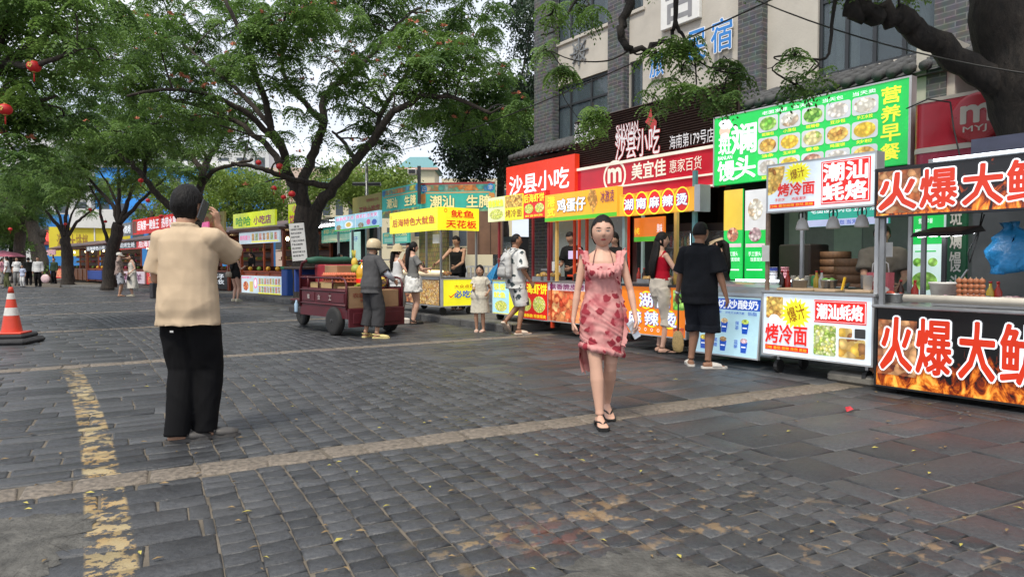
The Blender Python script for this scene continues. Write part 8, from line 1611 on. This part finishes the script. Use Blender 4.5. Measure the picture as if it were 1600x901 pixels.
# ================================================================ red lanterns
LRED = mat('red lantern cloth', (.42, .012, .015), .5, var=.1, emit=.06); LGOLD = mat('gold trim', (.5, .33, .08), .4, .4)
for i, (px, py, Y, hw, l_) in enumerate(((53, 104, 11.5, 10, 'largest red lantern high in the left crown'), (8, 171, 11.5, 10, 'red lantern at the left edge below the largest one'), (2, 150, 13, 8, 'red lantern half out of view at the left edge'), (404, 254, 18.5, 4.5, 'red lantern under the left limbs of the big tree'), (437, 260, 18.3, 5.5, 'red lantern beside the big trunk, upper one'), (428, 294, 18.5, 4.5, 'small red lantern left of the big trunk'), (443, 308, 18.8, 4, 'lowest red lantern left of the big trunk'), (456, 303, 18.2, 5.5, 'red lantern hanging right against the big trunk'), (220, 282, 26, 4, 'red lantern on the leaning limb left of the man in beige'), (231, 313, 26, 3.5, 'red lantern below the leaning limb left of the man in beige'), (141, 327, 33, 2.5, 'tiny red lantern by the forked tree, upper left one'), (158, 339, 33, 2.5, 'tiny red lantern by the forked tree, middle one'), (165, 346, 33, 2.5, 'tiny red lantern by the forked tree, lower one'), (252, 338, 25, 3.5, 'dark red lantern left of the red roof sign'), (102, 350, 37, 2.5, 'tiny red lantern on the straight thin tree'), (16, 358, 44, 3, 'tiny red lantern at the far left'))):
    p = W(px, py, Y); r = hw / F * Y; o = thing('paper_lantern', l_, 'lantern', p, 0, 'red lanterns in the trees'); b = MB(); b.lathe([(r * (.25 + .75 * math.sin(PI * k / 10)), -r * .8 * math.cos(PI * k / 10)) for k in range(11)], LRED, n=18); b.build('lantern_body', o)
    b = MB(); b.lathe([(r * .28, r * .76), (r * .28, r * .92), (0, r * .92)], LGOLD, n=10); b.lathe([(r * .28, -r * .92), (r * .28, -r * .76)], LGOLD, n=10); b.build('caps', o); b = MB(); b.tube([(0, 0, -r * .9), (0, 0, -r * 1.3), (.0, 0, -r * 2.3)], [.004, r * .12, r * .1], LRED, 6); b.tube([(0, 0, r * .9), (0, 0, r * 2.2)], .004, CB, 4); b.build('tassel', o)
    if hw > 8: b = MB(); [b.ell((r * .25 * math.cos(a), -r * .97, r * .25 * math.sin(a)), r * .16, r * .03, r * .16, LGOLD, 8, 4) for a in [2 * PI * k / 5 for k in range(5)]]; b.build('gold_flower', o)
# ================================================================ traffic cone on its rubble base
p = G(19, 536); b = MB(); b.box(-.33, .33, -.33, .33, -.01, .09, mat('black rubble', (.035, .035, .037), .9, var=.4, bump=.6), .04); b.v = [(x * (1 + .1 * math.sin(9 * y)), y * (1 + .1 * math.cos(7 * x)), z) for x, y, z in b.v]; b.box(-.26, .26, -.26, .26, .088, .15, mat('black rubber base', (.025, .025, .027), .8), .02); solo(b, 'cone_weight', 'dark rubble and rubber weight under the traffic cone', 'weight', p, .2)
COR = mat('orange red cone', (.62, .055, .025), .45, var=.1); o = thing('traffic_cone', 'orange red traffic cone with two white bands at the left edge', 'traffic cone', p + Vector((0, 0, .15)), .25)
b = MB(); b.box(-.20, .20, -.20, .20, 0, .03, COR, .008); rr = lambda z: .145 - .115 * z / .7; b.lathe([(rr(z), z) for z in (.03, .28)] , COR, n=28, cap=False); b.lathe([(rr(z), z) for z in (.40, .53)], COR, n=28, cap=False); b.lathe([(rr(.62), .62), (rr(.70), .70), (.022, .715), (0, .715)], COR, n=28); b.build('cone_body', o)
WB = mat('white reflective band', (.62, .60, .56), .35, var=.15, scale=14); 
for z0, z1 in ((.28, .40), (.53, .62)): b = MB(); b.lathe([(rr(z0) + .002, z0), (rr(z1) + .002, z1)], WB, n=28, cap=False); b.build('white_band', o)
# ================================================================ red cargo tricycle
TR = mat('dark red paint', (.085, .009, .015), .45, var=.25, scale=5); TRD = mat('worn dark steel', (.035, .03, .03), .6, var=.4); RUB = mat('tyre rubber', (.018, .018, .018), .8); HUB = mat('grey rim', (.30, .30, .31), .45, .4, var=.2)
rzc = math.radians(43); o = thing('cargo_tricycle', 'dark red cargo tricycle loaded with boxes and fruit, tailgate down', 'tricycle', (-2.33, 11.70, 0), rzc); bw, bl_ = .55, 1.72
b = MB(); b.box(-bw, bw, 0, bl_, .42, .47, TR); b.box(-bw, -bw + .04, .0, bl_, .30, .42, TR); b.box(bw - .04, bw, .0, bl_, .30, .42, TR); b.box(-bw + .1, bw - .1, .1, bl_ + .7, .30, .40, TRD); b.build('bed', o)
for s in (-1, 1):
    b = MB(); x = s * bw; xa, xb = (x, x + .03) if s < 0 else (x - .03, x); b.box(xa, xb, .06, bl_ - .06, .472, .80, TR); xo = xa - .012 if s < 0 else xb + .012
    for y0, y1 in ((.1, .55), (.6, 1.1), (1.15, 1.62)): b.box(min(xo, xa), max(xo, xa), y0, y1, .56, .72, TR, .008)
    for z in (.52, .76): b.tube([(x + s * .01, .05, z), (x + s * .01, bl_ - .05, z)], .014, TR, 8)
    b.build('side_panel', o); b = MB(); b.tube([(x, .03, .45), (x, .03, .88), (x, .09, .96), (x, .2, .98), (x, bl_ - .35, .98)], .020, TR, 8)
    for y in (.5, 1.0, 1.4): b.tube([(x, y, .80), (x, y, .98)], .016, TR, 8)
    b.tube([(x, bl_ - .02, .45), (x, bl_ - .02, 1.12), (x, bl_ - .1, 1.24), (x, bl_ - .25, 1.28)], .026, TR, 8); b.tube([(x, bl_ - .35, .98), (x, bl_ - .02, .98)], .02, TR, 8); b.build('side_rail', o)
for k, y in enumerate((.55, .95, 1.35)): b = MB(); b.text('工业福'[k], -.045, .045, .6, .68, 0, mat('pale stencil', (.45, .40, .38), .6), bold=.03); b.v = [(-bw - .027 + yy, y - xx, z) for xx, yy, z in b.v]; b.build('stencil', o)
b = MB(); b.box(-bw, bw, -.045, -.015, .16, .47, TR, .006); b.box(-bw + .08, -.06, -.058, -.046, .22, .40, TR, .01); b.box(.06, bw - .08, -.058, -.046, .22, .40, TR, .01); b.build('tailgate', o)
b = MB(); b.tube([(-bw, bl_, 1.0), (bw, bl_, 1.0)], .02, TR, 8); b.box(-bw, bw, bl_ + .0, bl_ + .03, .47, .95, TR); b.box(-.3, .3, bl_ + .1, bl_ + .55, .42, .72, TRD, .04); b.box(-.28, .28, bl_ + .08, bl_ + .5, .72, .80, mat('black saddle', (.02, .02, .02), .5), .04); b.build('seat_box', o)
def wheel(o, x, y, r, w, name='wheel'):
    b = MB(); prof = [(r * .66, -w / 2), (r * .9, -w / 2), (r, -w * .3), (r, w * .3), (r * .9, w / 2), (r * .66, w / 2)]; b.lathe(prof, RUB, n=28); b.v = [(zz, xx, yy) for xx, yy, zz in b.v]; q = b.build(name, o); q.location = (x, y, r); b = MB(); b.lathe([(r * .67, -w * .35), (r * .6, -w * .42), (r * .35, -w * .2), (r * .2, -w * .5), (0, -w * .5)], HUB, n=24); b.lathe([(0, w * .45), (r * .67, w * .35)], HUB, n=24); b.v = [(zz, xx, yy) for xx, yy, zz in b.v]; b.build('rim', q)
wheel(o, -bw + .0, .42, .245, .13); wheel(o, bw - .02, .42, .245, .13); wheel(o, 0, bl_ + 1.02, .235, .10)
b = MB(); yy = bl_ + 1.02; b.tube([(-.08, yy, .235), (-.08, yy - .16, .75), (0, yy - .22, .98)], .02, TRD, 8); b.tube([(.08, yy, .235), (.08, yy - .16, .75), (0, yy - .22, .98)], .02, TRD, 8); b.tube([(-.35, yy - .42, 1.08), (-.15, yy - .26, 1.02), (.15, yy - .26, 1.02), (.35, yy - .42, 1.08)], .016, TRD, 8); b.build('front_fork', o)
b = MB(); b.box(-.24, .24, bl_ + .62, bl_ + .70, .35, 1.0, TR, .03); b.box(-.17, .17, yy - .25, yy + .22, .49, .53, TR, .01); b.box(-.32, .32, bl_ + .05, bl_ + .9, .26, .31, TRD); b.build('front_fairing', o); b = MB(); b.ell((0, yy - .02, .86), .09, .07, .09, mat('head lamp glass', (.5, .5, .5), .1)); b.build('headlight', o)
b = MB(); b.box(-.52, .52, bl_ - .08, bl_ + .75, 1.12, 1.17, mat('dark brown board', (.04, .025, .02), .6), .01); b.box(-.5, .5, bl_ + .3, bl_ + .34, .7, 1.12, mat('blue cloth', (0, 0, 0))); solo(b, 'folded_cover', 'dark board with blue cloth over the seat of the tricycle', 'cover', (-2.33, 11.70, 0), rzc)
TM = o.matrix_basis.copy(); TM = Matrix.Translation((-2.33, 11.70, 0)) @ Matrix.Rotation(rzc, 4, 'Z'); CARD_ = mat('cardboard', (.30, .18, .095), .8, var=.15, scale=6); TAPE = mat('brown print', (.25, .05, .03), .7)
def carton(x, y, z, w, d, h, label, rot=0, text=None, m=CARD_):
    b = MB(); b.box(-w / 2, w / 2, -d / 2, d / 2, 0, h, m, .006); b.box(-w / 2 + .01, w / 2 - .01, -.02, .02, h - .001, h + .003, mat('parcel tape', (.36, .26, .15), .4)); q = solo(b, 'cardboard_box', label, 'box', TM @ Vector((x, y, z)), rzc + rot)
    if text: b = MB(); b.text(text, -w * .38, w * .38, h * .5, h * .72, -d / 2 - .004, TAPE, bold=.03); b.text('精品 鲜果', -w * .15, w * .2, h * .32, h * .42, -d / 2 - .004, TAPE); b.build('print', q)
carton(-.20, .22, .472, .62, .38, .36, 'big cardboard box with red print at the open tail of the tricycle', 0, '农家脐橙'); carton(.32, .25, .472, .36, .36, .30, 'cardboard box on the right of the open tricycle tail', .05); carton(-.1, .95, .472, .5, .4, .72, 'tall cardboard box standing in the middle of the tricycle bed', .06, '海鲜'); carton(-.36, 1.25, .472, .3, .3, .42, 'small yellowish box behind the side rail of the tricycle', 0, '鸡蛋', mat('yellow carton', (.42, .30, .14), .8)); carton(-.38, .78, .472, .28, .4, .42, 'small box with pale label behind the side rail', 0, None, mat('yellow carton', (0, 0, 0)))
EGG = mat('orange egg tray', (.62, .18, .09), .7, var=.15)
for k in range(3):
    b = MB(); b.box(-.21, .21, -.24, .24, 0, .022, EGG)
    for i in range(6):
        for j in range(7): b.lathe([(.03, .02), (.012, .055)], EGG, (-.18 + .072 * i, -.21 + .07 * j, 0), 6, False)
    solo(b, 'egg_tray', 'orange egg tray in the stack on the tricycle', 'egg tray', TM @ Vector((-.30, .72, .90 + .058 * k)), rzc, 'stacked orange egg trays')
b = MB(); OIL = mat('golden oil', (.62, .34, .02), .12, var=.1); b.lathe([(.10, 0), (.115, .02), (.115, .13), (.105, .15), (.115, .17), (.115, .26), (.08, .34), (.03, .39), (.03, .42), (0, .42)], OIL, n=20); q = solo(b, 'oil_jug', 'big clear jug of golden oil standing on the tricycle load', 'oil jug', TM @ Vector((-.02, .40, .832)), rzc); b = MB(); b.lathe([(.034, .42), (.034, .46), (0, .46)], mat('red cap', (.5, .03, .03), .4), n=12); b.build('cap', q); b = MB(); b.lathe([(.117, .06), (.117, .13)], RED_L, n=20, cap=False); b.build('paper_label', q)
VEG = [mat('pomelo green', (.30, .36, .05), .5, var=.2), mat('melon pale', (.52, .50, .30), .5, var=.2), mat('papaya yellow', (.62, .42, .06), .5, var=.2), mat('leek green', (.28, .38, .05), .6, var=.3)]
for k, (x, y, z, r, m, l_) in enumerate(((.25, .55, .95, .12, 0, 'round green pomelo on top of the tricycle load'), (.12, .62, 1.0, .09, 1, 'pale melon beside the pomelo on the tricycle'), (.38, .45, .9, .10, 2, 'yellow papaya behind the helmeted man'), (.05, .75, 1.12, .10, 0, 'second green pomelo further back on the tricycle'), (.32, .8, .98, .13, 1, 'big pale gourd at the back of the tricycle load'))):
    b = MB(); b.ell((0, 0, 0), r, r, r * .92, VEG[m], 16, 12); solo(b, 'fruit', l_, 'fruit', TM @ Vector((x, y, z)), 0, 'fruit on the tricycle')
b = MB(); [b.tube([(-.25 + .02 * k, rnd.uniform(-.03, .03), .02 * (k % 2)), (.05, rnd.uniform(-.03, .03), .03), (.3, rnd.uniform(-.06, .06), .02)], [.012, .016, .01], VEG[3], 6) for k in range(7)]; solo(b, 'leek_bunch', 'bunch of leeks lying on the cardboard box of the tricycle', 'vegetables', TM @ Vector((-.05, .18, .845)), rzc)
b = MB(); [b.tube([(0, 0, .0), (rnd.uniform(-.06, .06), rnd.uniform(-.06, .06), .22)], [.012, .004], VEG[2] if k % 2 else VEG[3], 5) for k in range(14)]; b.ell((0, 0, 0), .06, .06, .09, VEG[2]); solo(b, 'pineapple', 'pineapple with spiky leaves on the tricycle load', 'fruit', TM @ Vector((.08, .85, 1.25)), 0)
b = MB(); GT = mat('dark green tarpaulin', (.012, .075, .045), .6, var=.2); b.tube([(-.5, 0, 0), (-.3, .01, .012), (0, -.01, 0), (.3, .01, .015), (.45, 0, 0)], [.05, .07, .065, .07, .05], GT, 12); solo(b, 'rolled_tarpaulin', 'rolled dark green tarpaulin lying across the front of the tricycle bed', 'tarpaulin', TM @ Vector((.0, 1.55, 1.28)), rzc)
b = MB(); b.box(-.35, .35, -.2, .2, 0, .74, mat('red crate', (.30, .02, .03), .5, var=.2), .02); solo(b, 'red_crate', 'red plastic crate at the front of the tricycle bed', 'crate', TM @ Vector((.05, 1.45, .472)), rzc)
b = MB(); b.lathe([(.035, 0), (.038, .02), (.038, .15), (.02, .2), (.014, .23), (0, .23)], mat('water bottle', (.35, .5, .65), .15), n=12); solo(b, 'water_bottle', 'clear water bottle tucked beside the front of the tricycle', 'bottle', TM @ Vector((-.46, bl_ + .35, .312)))
for k, (px, l_) in enumerate(((608, 'black plastic crate behind the helmeted man'),)): b = MB(); [b.box(-.16, .16, -.25, .25, .06 * j, .06 * j + .03, mat('black plastic', (.02, .02, .024), .5)) for j in range(5)]; b.box(-.15, .15, -.24, .24, 0, .28, mat('black plastic', (0, 0, 0))); solo(b, 'plastic_crate', l_, 'crate', TM @ Vector((.36, .62, .472)), rzc)
b = MB(); b.box(-.2, .2, -.16, .16, 0, .12, mat('white foam', (0, 0, 0)), .02); solo(b, 'foam_box', 'low white foam box under the tricycle tailgate', 'box', G(622, 506), .6)
p = G(400, 462); b = MB(); b.box(-.18, .18, -.15, .15, 0, .55, mat('black plastic', (0, 0, 0)), .02); p = W(243, 462, 25); solo(b, 'litter_bin', 'small black litter bin in front of the red kiosk', 'bin', (p.x, p.y, 0), FAR.rz)
